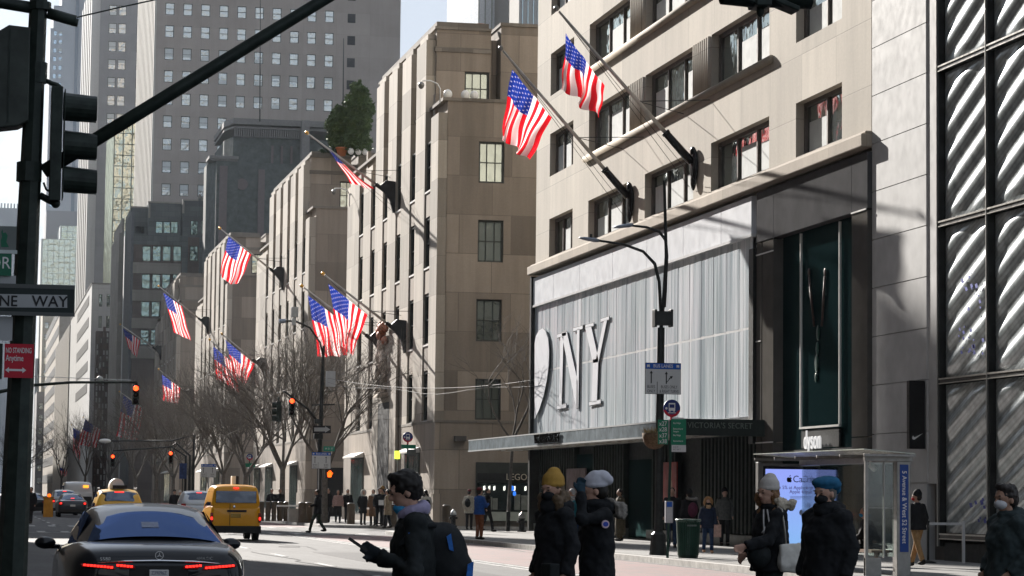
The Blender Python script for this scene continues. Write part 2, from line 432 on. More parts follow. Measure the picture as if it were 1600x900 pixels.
mk = MB(); rnd = random.Random(12)
for k in range(26):
    x = rnd.uniform(-.3, 16); y = rnd.uniform(45, 200); pts = [(x, y)]
    for j in range(9): x += rnd.uniform(-.35, .35) if k % 3 else rnd.uniform(.3, .9); y += rnd.uniform(1.0, 3.2) if k % 3 else rnd.uniform(-.5, .5); pts.append((x, y))
    for (xa, ya), (xb, yb) in zip(pts, pts[1:]):
        d = Vector((xb-xa, yb-ya)).normalized(); p = Vector((-d.y, d.x))*.03; mk.quad((xa-p.x, ya-p.y, .0135), (xb-p.x, yb-p.y, .0135), (xb+p.x, yb+p.y, .0135), (xa+p.x, ya+p.y, .0135))
tag(mk.build('road_seams', plain('tar_seal', (.022, .022, .024), .7, var=.2)), kind='structure')
# ------------------------------------------------------------------ window parts
WC = {}
def win(P0, w, h, face, parent, cols=3, rows=2, gm=None, fm=None, fr=.07, bar=.035, blind=None, sill=None, name='window'):
    """one window: frame with glazing bars, pane behind; origin bottom centre. face 'N' looks to -y, 'E' looks to -x"""
    key = (round(w, 2), round(h, 2), cols, rows, gm.name if gm else '', fm.name if fm else '', blind, sill)
    gm = gm or M_gl; fm = fm or M_frame
    if key not in WC:
        m_ = MB(); x0, x1 = -w/2, w/2
        m_.box(x0, x0+fr, -.09, .04, 0, h); m_.box(x1-fr, x1, -.09, .04, 0, h)
        m_.box(x0+fr, x1-fr, -.09, .04, 0, fr); m_.box(x0+fr, x1-fr, -.09, .04, h-fr, h)
        for k in range(1, cols):
            x = x0+w*k/cols; m_.box(x-bar/2, x+bar/2, -.07, .03, fr, h-fr)
        for k in range(1, rows):
            z = h*k/rows; m_.box(x0+fr, x1-fr, -.055, .03, z-bar*.6, z+bar*.6)
        p_ = MB(); p_.box(x0+.02, x1-.02, .0, .02, .02, h-.02)
        s_ = None
        if sill: s_ = MB(); s_.box(x0-.04, x1+.04, -sill, .0, -.09, -.005)
        b_ = None
        if blind is not None:
            b_ = MB()
            for k in range(cols):
                a = x0+w*k/cols+.05; e = x0+w*(k+1)/cols-.05; bz = fr+(h-fr)*blind[k % len(blind)]
                if blind[k % len(blind)] > 0: b_.box(a+(e-a)*.12, e, -.012, -.004, fr, bz)
                elif blind[k % len(blind)] < 0: b_.box(a, e, -.012, -.004, h-fr+(h-fr)*blind[k % len(blind)]*.9, h-fr)
        WC[key] = (m_.mesh(name, fm), p_.mesh('pane', gm), s_.mesh('sill', M_sill) if s_ else None, b_.mesh('blind', M_blind) if b_ and b_.v else None)
    me = WC[key]; rz = 0 if face == 'N' else -pi/2
    o = bpy.data.objects.new(name, me[0]); COL.objects.link(o); o.parent = parent; o.location = P0; o.rotation_euler = (0, 0, rz)
    for nm, mm in (('pane', me[1]), ('sill', me[2]), ('blind', me[3])):
        if mm:
            c = bpy.data.objects.new(nm, mm); COL.objects.link(c); c.parent = o
    return o
def mass(mb, x0, x1, y0, y1, z0, z1, opsN=(), opsE=(), dN=.3, dE=.3, zb=None):
    """a block with real openings in its north (y0) and east (x0) faces"""
    mb.wall(PY(y0), x0, x1, z0, z1, list(opsN), dN)
    mb.wall(PX(x0), y0, y1, z0, z1, list(opsE), dE)
    mb.quad((x1, y0, z0), (x1, y1, z0), (x1, y1, z1), (x1, y0, z1)); mb.quad((x0, y1, z0), (x1, y1, z0), (x1, y1, z1), (x0, y1, z1))
    mb.quad((x0, y0, z1), (x1, y0, z1), (x1, y1, z1), (x0, y1, z1))
    return mb

# ------------------------------------------------------------------ near block 1: limestone offices above the glass shop front
B1 = empty('office_building', (BX, 65.1, 0), label='pale limestone office building above the long glass shop front', cat='building')
def rel(o): return o
def part(mb, name, mat, parent, smooth=False, bevel=0):
    o = mb.build(name, mat, parent, smooth, bevel=bevel); o.matrix_parent_inverse = Matrix.Translation(-Vector(parent.location)) if parent and parent.type == 'EMPTY' else Matrix.Identity(4)
    return o
def adopt(o, parent):
    o.matrix_parent_inverse = Matrix.Translation(-Vector(parent.location)); return o
Y0, Y1 = 65.1, 107.3
# bays along the street (y from, y to) of the window groups
G_A = (100.4, 104.7); G_B = (91.2, 97.7); G_C = (82.6, 89.0); G_D = (74.2, 80.5); G_E = (67.5, 71.6)
rowz = [(11.66, 13.27), (15.07, 16.88), (18.5, 20.3), (21.95, 23.75), (25.4, 27.2)]
ops = []
for ri, (za, zb) in enumerate(rowz):
    for gi, (a, b) in enumerate((G_A, G_B, G_C, G_D, G_E)):
        ops.append((a, b, za, zb))
wb = MB(); mass(wb, BX, BX+40, Y0, Y1, 11.1, 42, (), ops, dE=.42)
part(wb, 'wall', M_lime, B1)
for ri, (za, zb) in enumerate(rowz[:4]):
    for gi, (a, b) in enumerate((G_A, G_B, G_C, G_D, G_E)):
        bl = [(.0, .62, .66), (.5, .7, .0), (.66, .6, .62), (.0, .7, .62), (.6, .0, .64)][(gi+ri*2) % 5]
        o = win((BX+.34, (a+b)/2, za), b-a, zb-za, 'E', B1, cols=3 if b-a > 4.2 else 2, rows=1, gm=M_gl, fm=M_bronze, fr=.12, bar=.1, blind=bl, sill=.1); adopt(o, B1)
for ri in (1, 2, 3, 4):                                    # reeded piers between the paired windows, and the long round sill under them
    m_ = MB(); za, zb = rowz[ri][0], rowz[ri][1]
    for a, b in ((89.03, 91.17), (80.53, 82.57)):
        y = a+.08; m_ = MB()
        while y < b-.1: m_.tube([(BX+.0, y+.1, za-.02), (BX+.0, y+.1, zb-.02)], .085, 8); y += .25
        part(m_, 'reeded_pier', M_lime, B1, smooth=True)
    m_ = MB(); m_.tube([(BX-.06, 98.1, za-.11), (BX-.06, 73.8, za-.11)], .13, 14); part(m_, 'sill', stone('sill_stone', (.40, .355, .29), 3, 3, .01, .7, .1, .2), B1, smooth=True)
m_ = MB(); m_.box(BX-.30, BX+.3, Y0-.05, Y1+.35, 11.12, 11.48); m_.box(BX-.18, BX+.3, Y0-.03, Y1+.25, 11.48, 11.56)
part(m_, 'ledge', stone('ledge_stone', (0.44, 0.38, 0.31), 2.6, 1, .01, .7, .15, .2), B1, bevel=.03)

# shop front below
SF = empty('lingerie_shop_front', (BX, 75.4, 0), label='shop front of hanging pale glass strips with large white letters and fluted black base', cat='shop front')
def part2(mb, name, mat, parent=SF, **k): return part(mb, name, mat, parent, **k)
M_band = plain('brushed_metal_panel', (0.56, 0.585, 0.63), .5, .0, var=.1, scale=1.2)
m_ = MB()
ys = [75.6, 78.9, 83.4, 88.2, 93.2, 98.6, 103.3, 107.2]
for a, b in zip(ys, ys[1:]): m_.box(BX-.12, BX+.2, a+.012, b-.012, 9.78, 10.97)
part2(m_, 'fascia_panels', M_band, bevel=.006)
def strip_glass():
    mt, n, b = _new('hanging_glass'); g = n.nodes.new('ShaderNodeNewGeometry'); P = g.outputs['Position']
    f1 = noise(n, 1.0, 3, .5, P, (1, 2.1, .10)); f2 = noise(n, 1.0, 4, .6, P, (1, 7.0, .25)); f3 = noise(n, .35, 3, .5, P)
    c = ramp(n, f1, [(.32, (.42, .49, .53)), (.5, (.70, .76, .80)), (.68, (.95, .97, 1.0))])  # pale upright streaks put the glare on the strips into their colour
    c = mixc(n, .5, c, ramp(n, f2, [(.3, (.5, .55, .56)), (.7, (1.0, .99, 1.0))]), 'MULTIPLY')
    c = mixc(n, .3, c, ramp(n, f3, [(.35, (.62, .72, .74)), (.65, (.95, .9, 1.0))]), 'MULTIPLY')
    L(n, c, b.inputs['Base Color']); b.inputs['Roughness'].default_value = .25; b.inputs['Specular IOR Level'].default_value = .6
    bump(n, b, math_(n, 'ADD', f2, math_(n, 'MULTIPLY', f1, 2.5)), .45, .04)
    return mt
M_strip = strip_glass()
ny = 22; yy0, yy1 = 75.75, 107.2
for (za, zb, nm) in ((6.93, 9.72, 'glass_strips'), (4.16, 6.86, 'glass_strips')):
    m_ = MB()
    for k in range(ny):
        a = yy0+(yy1-yy0)*k/ny; b = yy0+(yy1-yy0)*(k+1)/ny
        m_.obox((BX-.02, (a+b)/2, (za+zb)/2), (.012, 0, 0), (.004, (b-a)/2-.004, 0), (0, 0, (zb-za)/2))
    part2(m_, nm, M_strip)
m_ = MB(); m_.box(BX-.16, BX+.1, 75.5, 107.25, 9.70, 9.79); m_.box(BX-.03, BX+.1, 75.5, 107.2, 6.85, 6.94); m_.box(BX+.14, BX+.3, 75.4, 107.25, 3.9, 10.95)
part2(m_, 'frame', plain('white_trim', (.62, .63, .64), .4, .1, var=.05))
m_ = MB(); m_.box(BX-.2, BX+.4, 75.15, 75.6, 3.3, 9.3); m_.box(BX-.2, BX+.4, 107.2, 107.5, .15, 11.05)
for q in split_boxes(m_): part2(q, 'edge_post', M_black)
# letters
M_let = plain('white_letter', (.66, .68, .73), .5, var=.03); M_letd = plain('letter_outline', (.13, .14, .15), .6, var=0)
def slab_letter(strokes, nm, dx=.10):
    m_ = MB(); m2 = MB()
    for poly in strokes:
        c = Vector((sum(p[0] for p in poly)/len(poly), sum(p[1] for p in poly)/len(poly)))
        m_.prism([(p[0], p[1]) for p in poly], (BX-dx, 0, 0), (0, 1, 0), (0, 0, 1), (.015, 0, 0))
        big = []
        for p in poly:
            d = Vector(p)-c; big.append(tuple(Vector(p)+Vector((math.copysign(.035, d.x), math.copysign(.03, d.y)))))
        m2.prism(big, (BX-dx+.012, 0, 0), (0, 1, 0), (0, 0, 1), (.02, 0, 0))
    o = part2(m_, nm, M_let); q = m2.build('outline', M_letd, o); return o
# on this wall y runs right to left in the picture: left of a letter = larger y
def pt(px, py): v = onX(px, py, BX-.11); return (v.y, v.z)
def poly(*pp): return [pt(*p) for p in pp]
slab_letter([poly((870, 523), (884, 519), (884, 524), (870, 528)), poly((875, 527), (880, 526), (877, 633), (873, 633.5)),
             poly((877, 520), (885, 518), (902, 596), (902, 638), (900, 638)), poly((870, 634), (884, 631), (884, 636.5), (870, 639.5)),
             poly((895, 513), (914, 508), (914, 512.5), (895, 517.5)), poly((901, 515), (905, 514), (903, 638), (900.5, 638))], 'white_letter')
slab_letter([poly((910, 509), (927, 504.5), (927, 509), (910, 513.5)), poly((914, 512), (923, 509.5), (934, 559), (934, 566), (926, 567)),
             poly((938, 498.5), (951, 494.5), (951, 499), (938, 503)), poly((943, 501), (948, 499.5), (934.5, 566), (930.5, 562)),
             poly((926, 562), (934.5, 560), (932, 627), (924, 628.5)), poly((920, 628.5), (938, 625), (938, 630), (920, 634))], 'white_letter')
hp = [(836, 536), (838, 525), (843, 516), (848, 513), (853, 518), (857, 530), (858.5, 548), (858, 570), (855, 594), (850, 618), (843, 640), (836, 655)]
slab_letter([poly(*hp)], 'white_heart_shape', .13)
# canopy
cn = MB(); CZ0, CZ1 = 3.50, 3.98
CXo = 20.9
cn.box(CXo, BX+.15, 74.4, 108.4, CZ0+.1, CZ1)
cp = part2(cn, 'canopy', plain('dark_canopy_metal', (.10, .105, .11), .45, .3, var=.15))
fa = MB()
y = 74.4
while y < 108.3:
    fa.box(CXo-.03, CXo-.004, y+.01, min(y+2.2, 108.4)-.01, CZ0+.06, CZ1-.02); y += 2.2
fa_o = fa.build('edge_panels', plain('zinc_edge_panel', (.20, .23, .25), .85, 0, var=.3, scale=2, spec=0), cp)
fe = MB(); fe.box(CXo-.05, CXo-.002, 74.3, 108.45, CZ0, CZ0+.055); fe.box(CXo-.04, CXo-.002, 74.3, 108.45, CZ1-.02, CZ1+.03); fe.build('edge_rim', plain('bright_trim', (.35, .37, .38), .5, .1, var=.05), cp)
fe = MB(); fe.box(CXo, BX+.1, 74.25, 74.398, CZ0-.0, CZ1+.02); fe.build('end_panel', plain('black_canopy_end', (.02, .028, .026), .5, var=.2), cp)
fl = MB()
k = 0; y = 75.3
while y < 106:
    for j, xx in enumerate((21.25, 22.1)):
        fl.box(xx, xx+.42, y+j*.8, y+j*.8+.95, CZ0+.03, CZ0+.098)
    y += 1.6
fl.build('soffit_slats', plain('pale_soffit_slat', (.72, .70, .64), .5, var=.1), cp)
c = pt(835, 690)
text('sign_letters', "VICTORIA'S SECRET", .46, plain('black_letter', (.01, .01, .01), .5, var=0, spec=0), cp, (CXo-.10, 94.9, 3.76), RE, .02, sx=1.05, bold=.008)
text('end_letters', "VICTORIA'S SECRET", .245, plain('dark_green_letter', (.16, .19, .17), .4, .4, var=0), cp, (20.98, 74.22, 3.80), RN, .012, sx=.86, spacing=1.1)
# fluted black ground storey
M_flute = plain('black_fluted_metal', (.030, .038, .036), .5, .0, var=.2, spec=0.03)
m_ = MB(); m_.box(BX+.35, BX+.6, 75.3, 107.2, .15, 3.9)
part2(m_, 'backing', plain('black_backing', (.008, .010, .010), .7, var=.1))
m_ = MB()
DOORS = [(88.5, 92.2), (97.2, 100.2)]
for a, b in ((75.9, 82.4), (85.0, 88.5), (92.2, 97.2), (100.2, 107.0)):
    m_ = MB(); y = a+.2
    while y < b-.1: m_.box(BX+.12, BX+.36, y-.10, y+.10, .50, 3.86); y += .42
    part2(m_, 'fluting', M_flute, bevel=.02)
m_ = MB()
for a, b in ((75.4, 82.4), (85.0, 88.5), (92.2, 97.2), (100.2, 107.2)): m_.box(BX+.0, BX+.36, a, b, .15, .48)
for q in split_boxes(m_): part2(q, 'plinth', plain('grey_plinth', (.16, .17, .165), .5, .2, var=.2))
m_ = MB(); m_.box(BX+.2, BX+.24, 97.3, 100.1, .3, 3.3); part2(m_, 'window', M_gld)
M_post = plain('red_poster', (.34, .05, .045), .5, var=.45, scale=1.5); M_skin = plain('poster_figure', (.50, .28, .20), .6, var=.25)
m_ = MB(); m_.box(BX+.05, BX+.10, 84.7, 87.4, 1.1, 2.85); po = part2(m_, 'poster', M_post)
f_ = MB()
for yy in (85.4, 86.7):
    f_.ball((BX+.05, yy, 2.42), (.01, .13, .17)); f_.ball((BX+.05, yy, 1.85), (.01, .22, .42)); f_.ball((BX+.05, yy+.15, 1.45), (.01, .16, .3))
f_.build('figures', M_skin, po, smooth=True)
m_ = MB(); m_.box(BX+.05, BX+.10, 98.0, 101.3, .9, 2.75); part2(m_, 'poster', plain('pale_poster', (.20, .15, .16), .5, var=.5, scale=1.2))
for a, b in DOORS:
    m_ = MB(); m_.box(BX+.3, BX+.345, a+.05, b-.05, .16, 3.0); part2(m_, 'door', M_gld)

# dark framed bay of the appliance shop
DY = empty('appliance_shop_front', (BX, 65.1, 0), label='dark metal framed shop bay with tall black glass box and small white lettering', cat='shop front')
M_dp = plain('dark_metal_panel', (.10, .10, .104), .9, 0, var=.14, scale=1.0, spec=0); M_dp2 = plain('bronze_panel', (.10, .095, .088), .9, 0, var=.16, scale=1.0, spec=0)
m_ = MB()
for a, b in ((65.15, 66.4), (66.43, 73.4), (73.43, 75.12)): m_.box(BX-.1, BX+.3, a, b, 9.47, 11.0)
for q in split_boxes(m_): part(q, 'fascia_panel', M_dp, DY)
m_ = MB()
for a, b in ((65.15, 66.4), (73.43, 74.5), (74.62, 75.12)):
    for za, zb in ((.15, 3.3), (3.33, 9.42)): m_.box(BX-.1, BX+.3, a, b, za, zb)
for q in split_boxes(m_): part(q, 'side_panel', M_dp2, DY)
m_ = MB(); m_.box(BX-.13, BX-.102, 65.2, 66.4, 9.425, 9.465); m_.box(BX-.13, BX-.102, 73.4, 75.1, 9.05, 9.09); m_.box(BX-.13, BX-.102, 73.4, 75.1, 3.3, 3.34)
m_.box(BX-.13, BX-.102, 74.62, 75.1, 6.4, 6.43); m_.box(BX+.10, BX+.16, 68.0, 68.07, 3.7, 9.4); m_.box(BX+.10, BX+.16, 71.45, 71.52, 3.7, 9.4); m_.box(BX+.08, BX+.16, 68.0, 71.5, 3.66, 3.72)
for q in split_boxes(m_): part(q, 'bright_trim', plain('bright_edge', (.75, .75, .73), .35, .3, var=.05), DY)
m_ = MB(); m_.box(BX+.2, BX+.26, 66.4, 73.4, .15, 9.46); dg_ = part(m_, 'glass_front', M_gld, DY)
m_ = MB(); m_.box(BX+.12, BX+.22, 68.1, 71.4, 3.1, 3.62); m_.box(BX+.1, BX+.22, 66.5, 73.3, 2.9, 3.06); part(m_, 'sign_board', M_black, DY)
text('sign_letters', 'dyson', .78, emit('white_sign_letter', (.8, .8, .8), .25), DY, (0, 0, 0), RE, .02, sx=.80, bold=.0, spacing=1.05)  # glow added to brighten the letters, no known lamp behind them
o = LAST[0]; o.location = (BX-.02, 70.75, 3.30); adopt(o, DY)
# display of two tall rods in the window
m_ = MB()
for px0, px1 in ((1264, 1272), (1289, 1284)):
    a = onX(px0, 432, BX+.16); b = onX(px1, 510, BX+.16); m_.tube([a, b], .035, 8); m_.ball(a+Vector((0, 0, .12)), (.03, .08, .12))
part(m_, 'window_display', plain('copper_rod', (.06, .035, .03), .5, .1, var=.4, scale=9), DY, smooth=True)
m_ = MB()
for k, (px, py, r) in enumerate(((1278, 520, .22), (1277, 545, .2), (1276, 568, .26), (1275, 590, .14))):
    m_.ball(onX(px, py, BX+.17), (.03, r*.6, r))
part(m_, 'window_display', plain('green_display', (.01, .05, .04), .4, .2, var=.5, scale=5), DY, smooth=True)

# concrete pier + textured glass building
NK = empty('sports_shop_building', (BX, 54, 0), label='building with smooth grey stone pier and tall panes of slumped diagonal rippled glass', cat='building')
M_pier = stone('grey_pier_stone', (.50, .505, .50), 40, 1.302, .010, .25, .05, .12, off=0, grain=.06)
m_ = MB(); zj = [2.07+1.302*k for k in range(0, 24)]
def pier_vec(): pass
for k in range(-1, 24):
    za = 2.07+1.302*k; zb = za+1.302
    if k < 0: continue
    m_.prism([(BX, 61.05), (BX, 65.05), (BX+1, 65.05), (BX+1, 60.3), (BX+.75, 60.3)], (0, 0, za+.012), (1, 0, 0), (0, 1, 0), (0, 0, 1.302-.024))
m_.box(BX, BX+.9, 61.05, 62.3, .15, 2.05)
m_.box(BX+.04, BX+1.1, 60.32, 65.03, 2.05, 40)
M_pier2 = plain('smooth_grey_stone', (.44, .445, .445), .7, var=.14, scale=1.3, spec=.2)
part(m_, 'pier', M_pier2, NK)
m_ = MB(); m_.box(BX+.75, BX+1.6, 60.17, 60.29, .15, 40); m_.box(BX+.2, BX+.5, 60.1, 61.0, .15, 2.05); part(m_, 'pier_side', M_dp2, NK)
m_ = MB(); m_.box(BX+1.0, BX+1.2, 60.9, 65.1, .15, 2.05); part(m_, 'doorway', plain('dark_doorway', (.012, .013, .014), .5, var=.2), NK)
M_nf = plain('black_curtain_wall_frame', (.035, .036, .035), .35, .5, var=.2); M_nf2 = plain('bright_frame_edge', (.42, .41, .38), .35, .5, var=.1)
yc = [60.1, 56.92, 53.75, 50.6]; zc = [.75, 4.58, 8.5, 12.42, 16.3, 20.2, 24.1]
def ripple_glass():
    mt, n, b = _new('rippled_glass'); g = n.nodes.new('ShaderNodeNewGeometry'); P = g.outputs['Position']
    f = noise(n, 3.0, 3, .6, P)
    c = ramp(n, f, [(.3, (.20, .235, .245)), (.7, (.44, .49, .51))])
    # printed fine lines between the folds
    s = n.nodes.new('ShaderNodeSeparateXYZ'); L(n, P, s.inputs[0])
    d = math_(n, 'ADD', math_(n, 'MULTIPLY', s.outputs[1], .42), s.outputs[2]); w = math_(n, 'FRACT', math_(n, 'MULTIPLY', d, 9.0))
    c = mixc(n, .4, c, ramp(n, w, [(.35, .5), (.5, 1.2)]), 'MULTIPLY')
    L(n, c, b.inputs['Base Color']); b.inputs['Roughness'].default_value = .3; b.inputs['Metallic'].default_value = .35; b.inputs['Specular IOR Level'].default_value = .9
    return mt
M_rip = ripple_glass(); M_blue = plain('blue_window_graphic', (.06, .08, .34), .5, var=.4, scale=7)
for i in range(3):
    for j in range(6):
        a, b = yc[i+1]+.09, yc[i]-.09; za, zb = zc[j]+.09, zc[j+1]-.09
        # folded sheet: height field whose folds run diagonally; each fold is a steep lit flank and a long shaded one
        m_ = MB(); nu, nv = 44, 56
        for vi in range(nv+1):
            for ui in range(nu+1):
                y = a+(b-a)*ui/nu; z = za+(zb-za)*vi/nv
                e = min(ui, nu-ui, vi, nv-vi)/4.0; e = min(1, e)
                ph = ((z+y*.42)/.74) % 1.0
                hgt = (ph/.52 if ph < .52 else (1-ph)/.48)
                hgt = .5-.5*cos(pi*hgt)
                m_.v.append((BX+.11-.085*hgt*e, y, z))
        for vi in range(nv):
            for ui in range(nu):
                q = vi*(nu+1)+ui; m_.f.append((q, q+1, q+nu+2, q+nu+1)); m_.mi.append(0)
        o = part(m_, 'glass_panel', M_rip, NK, smooth=True)
m_ = MB()
for y in yc: m_.box(BX-.06, BX+.3, y-.06, y+.06, .5, 26)
for z in zc: m_.box(BX-.05, BX+.3, 50.5, 60.1, z-.06, z+.06)
part(m_, 'frame', M_nf, NK)
m_ = MB()
for z in zc: m_.box(BX-.075, BX-.052, 50.5, 60.05, z+.035, z+.075); m_.box(BX-.075, BX-.052, 50.5, 60.05, z-.075, z-.05)
for y in yc: m_.box(BX-.085, BX-.062, y+.02, y+.05, .5, 26)
part(m_, 'frame_edge', M_nf2, NK)
m_ = MB(); m_.box(BX+.32, BX+.5, 50, 60.2, .15, 40); m_.box(BX+.5, BX+40, 40, 65.05, .15, 40); m_.box(BX+.05, BX+.3, 50.5, 60, .15, .6)
part(m_, 'wall', plain('dark_backing_wall', (.03, .032, .032), .6, var=.2), NK)
# blue graphic printed behind the glass, seen in patches
m_ = MB(); rnd = random.Random(5)
for (px, py, n_) in ((1515, 440, 8), (1520, 470, 5), (1510, 520, 9), (1525, 540, 5), (1512, 555, 5), (1540, 800, 10), (1548, 830, 8), (1540, 860, 8), (1525, 780, 4)):
    for k in range(n_):
        c = onX(px+rnd.uniform(-12, 12), py+rnd.uniform(-14, 14), BX-.03); w = rnd.uniform(.03, .13)
        if not (57.05 < c.y < 59.9 and (c.z > 4.75 or .95 < c.z < 4.4)): continue
        m_.prism([(-w, -w*.3), (w*.2, -w*.5), (w, w*.4), (-w*.1, w*.5)], c, (0, 1, 0), (0, -.3, 1), (.006, 0, 0))
part(m_, 'window_print', M_blue, NK)
# the black sign with the tick mark, hung on the pier
m_ = MB(); m_.box(BX-.44, BX-.02, 61.1, 61.3, 2.92, 4.64)
sg = m_.build('shop_sign', plain('sign_black', (.012, .012, .013), .35, var=.1), bevel=.01); tag(sg, 'black box sign with white tick mark projecting from the grey stone pier', 'sign')
tk = [(.0, .10), (.05, .19), (.10, .13), (.16, .12), (.62, .29), (.14, .02), (.05, .02), (.01, .05)]
m_ = MB(); m_.prism([(p[0]*.46, p[1]*.6) for p in tk], (BX-.37, 61.096, 3.14), (1, 0, 0), (0, 0, 1), (0, -.006, 0)); m_.build('tick_mark', M_white, sg)
# ------------------------------------------------------------------ the stone blocks beyond
def pilaster_face(parent, X, bays, z0, ztop, back, floors, zt_win, pw_front=.0, mat=None, upper=None, wn='window'):
    """pilasters between narrow full-height window slots on an east face. bays = list of (y from, y to) slots"""
    for a, b in bays:
        for (za, zb) in floors:
            o = win((back+.42, (a+b)/2, za), b-a, zb-za, 'E', parent, cols=1, rows=2, gm=M_gl, fm=M_frame, fr=.07, sill=.3); adopt(o, parent)
M_slot = glass('dark_slot_glass', (.012, .013, .014), .10, .05, .1, tint=(.8, .85, .85), fres=.15)
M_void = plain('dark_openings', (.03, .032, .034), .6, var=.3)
def stone_block(label, YN, YS, slots, z_low, z_up, upper, nwin, base_z=5.15, XL=RX, deep=32, name='office_building', floors=None, up_off=3.6, mat=None, door=None, wing=None, rock=None, rp=None, nw=1.28, low_s=None, dark=False):
    rock = rock or M_rock; rp = rp or M_rockp
    B = empty(name, (XL, YN, 0), label=label, cat='building')
    floors = floors or [(5.3, 7.75), (9.1, 11.6), (12.95, 15.45), (16.8, 19.3)]
    ops = [(a, b, za-.25, zb) for a, b in slots for za, zb in floors]
    nops = [(x-nw/2, x+nw/2, za, zb) for (x, za, zb) in nwin if zb < z_low]
    uops = [(x-nw/2, x+nw/2, za, zb) for (x, za, zb) in nwin if za > z_low-.5]
    # lower mass
    m_ = MB(); yS = low_s or YS
    mass(m_, XL+.45, XL+deep, YN, yS, base_z, z_low, nops, ops, .28, .45)
    part(m_, 'wall', rock, B)
    m_ = MB(); m_.box(XL+.0, XL+deep, YN-.12, yS, .15, base_z); m_.box(XL-.05, XL+deep, YN-.17, yS+.05, .15, 1.7)
    part(m_, 'base', rock, B)
    m_ = MB(); m_.box(XL+.2, XL+deep, YN-.06, yS, z_low, z_low+.16); m_.box(XL-.02, XL+deep, YN-.15, yS, base_z, base_z+.12)
    part(m_, 'cornice', M_cope, B)
    # upper mass, set back from the north
    m_ = MB(); mass(m_, XL+.5, XL+3.3, YN+up_off, upper, z_low, z_up, uops, (), .28)
    mass(m_, XL+3.75, XL+deep, YN+up_off-.35, upper, z_low, z_up+.25, (), ())
    m_.box(XL+3.3, XL+3.8, YN+up_off+.8, upper, z_low, z_up-.3)
    part(m_, 'upper_wall', rock, B)
    m_ = MB(); m_.box(XL+.42, XL+3.3, YN+up_off-.06, upper+.05, z_up-1.15, z_up-.9); m_.box(XL+.40, XL+3.32, YN+up_off-.08, upper+.05, z_up, z_up+.14)
    m_.box(XL+.6, XL+3.3, YN+up_off+.6, upper, z_up+.14, z_up+.5); m_.box(XL+3.7, XL+deep, YN+up_off-.42, upper, z_up+.25, z_up+.42)
    part(m_, 'parapet', M_cope, B)
    # pilasters
    m_ = MB(); edges = [YN]+[v for s_ in slots for v in s_]+[yS]
    m_.box(XL, XL+.47, YN, slots[0][0], base_z+.1, z_low-.6)
    for i in range(len(slots)):
        a = slots[i][1]; b = slots[i+1][0] if i+1 < len(slots) else yS
        top = (z_up-.55) if b <= upper+.3 else z_low-.8
        m_.box(XL, XL+.52, a, b, base_z+.1, top); m_.box(XL+.12, XL+.52, a+.25, b-.25, top, top+.35)
    for q in split_boxes(m_): part(q, 'pilaster', rp, B)
    m_ = MB()
    for a, b in slots:                                    # thin mullion strip and deep shaded slot above the top windows
        m_.box(XL+.30, XL+.5, (a+b)/2-.28, (a+b)/2+.28, floors[-1][1]+.3, floors[-1][1]+2.4)
        for (z1, z2) in zip([f_[1] for f_ in floors], [f_[0] for f_ in floors[1:]]):
            m_.box(XL+.06, XL+.47, a+.02, b-.02, z1+.05, z2-.1)
    for q in split_boxes(m_): part(q, 'spandrel', rock, B)
    for a, b in slots:
        for za, zb in floors:
            o = win((XL+.20, (a+b)/2, za), b-a, zb-za, 'E', B, cols=1, rows=2, gm=M_slot, fm=M_frame, fr=.08, sill=.19); adopt(o, B)
    for (x, za, zb) in nwin:
        yy = YN+.2 if zb < z_low else YN+up_off+.2
        o = win((x, yy, za), nw, zb-za, 'N', B, cols=3, rows=2, gm=M_glg, fm=M_frame, fr=.09); adopt(o, B)
    return B
slots3 = [(a-.84, a+.84) for a in (125.5, 130.0, 134.5, 139.0, 143.4, 147.9)]
nw3 = [(24.58, 16.95, 19.0), (24.58, 13.05, 15.12), (24.54, 9.15, 11.22), (24.54, 5.32, 7.32), (24.5, 21.35, 23.05)]
B3 = stone_block('brown stone office block with toy shop window at street level and brick fluted pilasters', 122.6, 153.6, slots3, 20.95, 25.15, 144.6, nw3, low_s=153.6)
B3['label'] = 'tall brown stone block with toy shop window, nearest of the pilastered blocks'
# ground floor of block 3: shop windows, portal, relief, toy shop
m_ = MB(); m_.box(23.95, 28.5, 122.42, 122.5, .55, 3.25); part(m_, 'shop_window_frame', M_frame, B3)
m_ = MB(); m_.box(24.02, 28.4, 122.38, 122.43, .95, 2.25); part(m_, 'shop_window', glass('shop_glass', (.03, .045, .045), .22, .05, .1), B3)
m_ = MB(); m_.box(24.0, 28.4, 122.34, 122.44, 2.35, 2.72); part(m_, 'sign_board', M_black, B3)
text('sign_letters', 'LEGO', .44, plain('dull_gold_letter', (.60, .54, .42), .5, .0, var=.1), B3, (0, 0, 0), RN, .02, sx=.95)
o = LAST[0]; o.location = (25.42, 122.33, 2.54); adopt(o, B3)
m_ = MB()
for x in (24.35, 24.6, 24.85, 25.35, 25.62, 25.85, 26.4): m_.obox((x, 122.32, 2.0), (.04, 0, .015), (0, .02, 0), (0, 0, .1))
part(m_, 'window_lamps', emit('shop_lamp', (.9, .9, .8), .8), B3)
m_ = MB()
for x, w, z in ((24.45, .3, .62), (24.9, .12, .55), (26.0, .14, .75), (26.5, .3, .7), (27.1, .3, .65), (24.2, .1, .7)): m_.box(x-w, x+w, 122.30, 122.37, .96, .96+z)
part(m_, 'shop_display', plain('grey_display', (.20, .215, .19), .6, var=.3, scale=4), B3)
m_ = MB(); m_.ball((25.72, 122.3, 2.0), (.13, .02, .13)); m_.ball((25.85, 122.3, 1.75), (.08, .02, .12)); part(m_, 'blue_sign', emit('blue_glow', (.02, .12, .5), .8), B3, smooth=True)
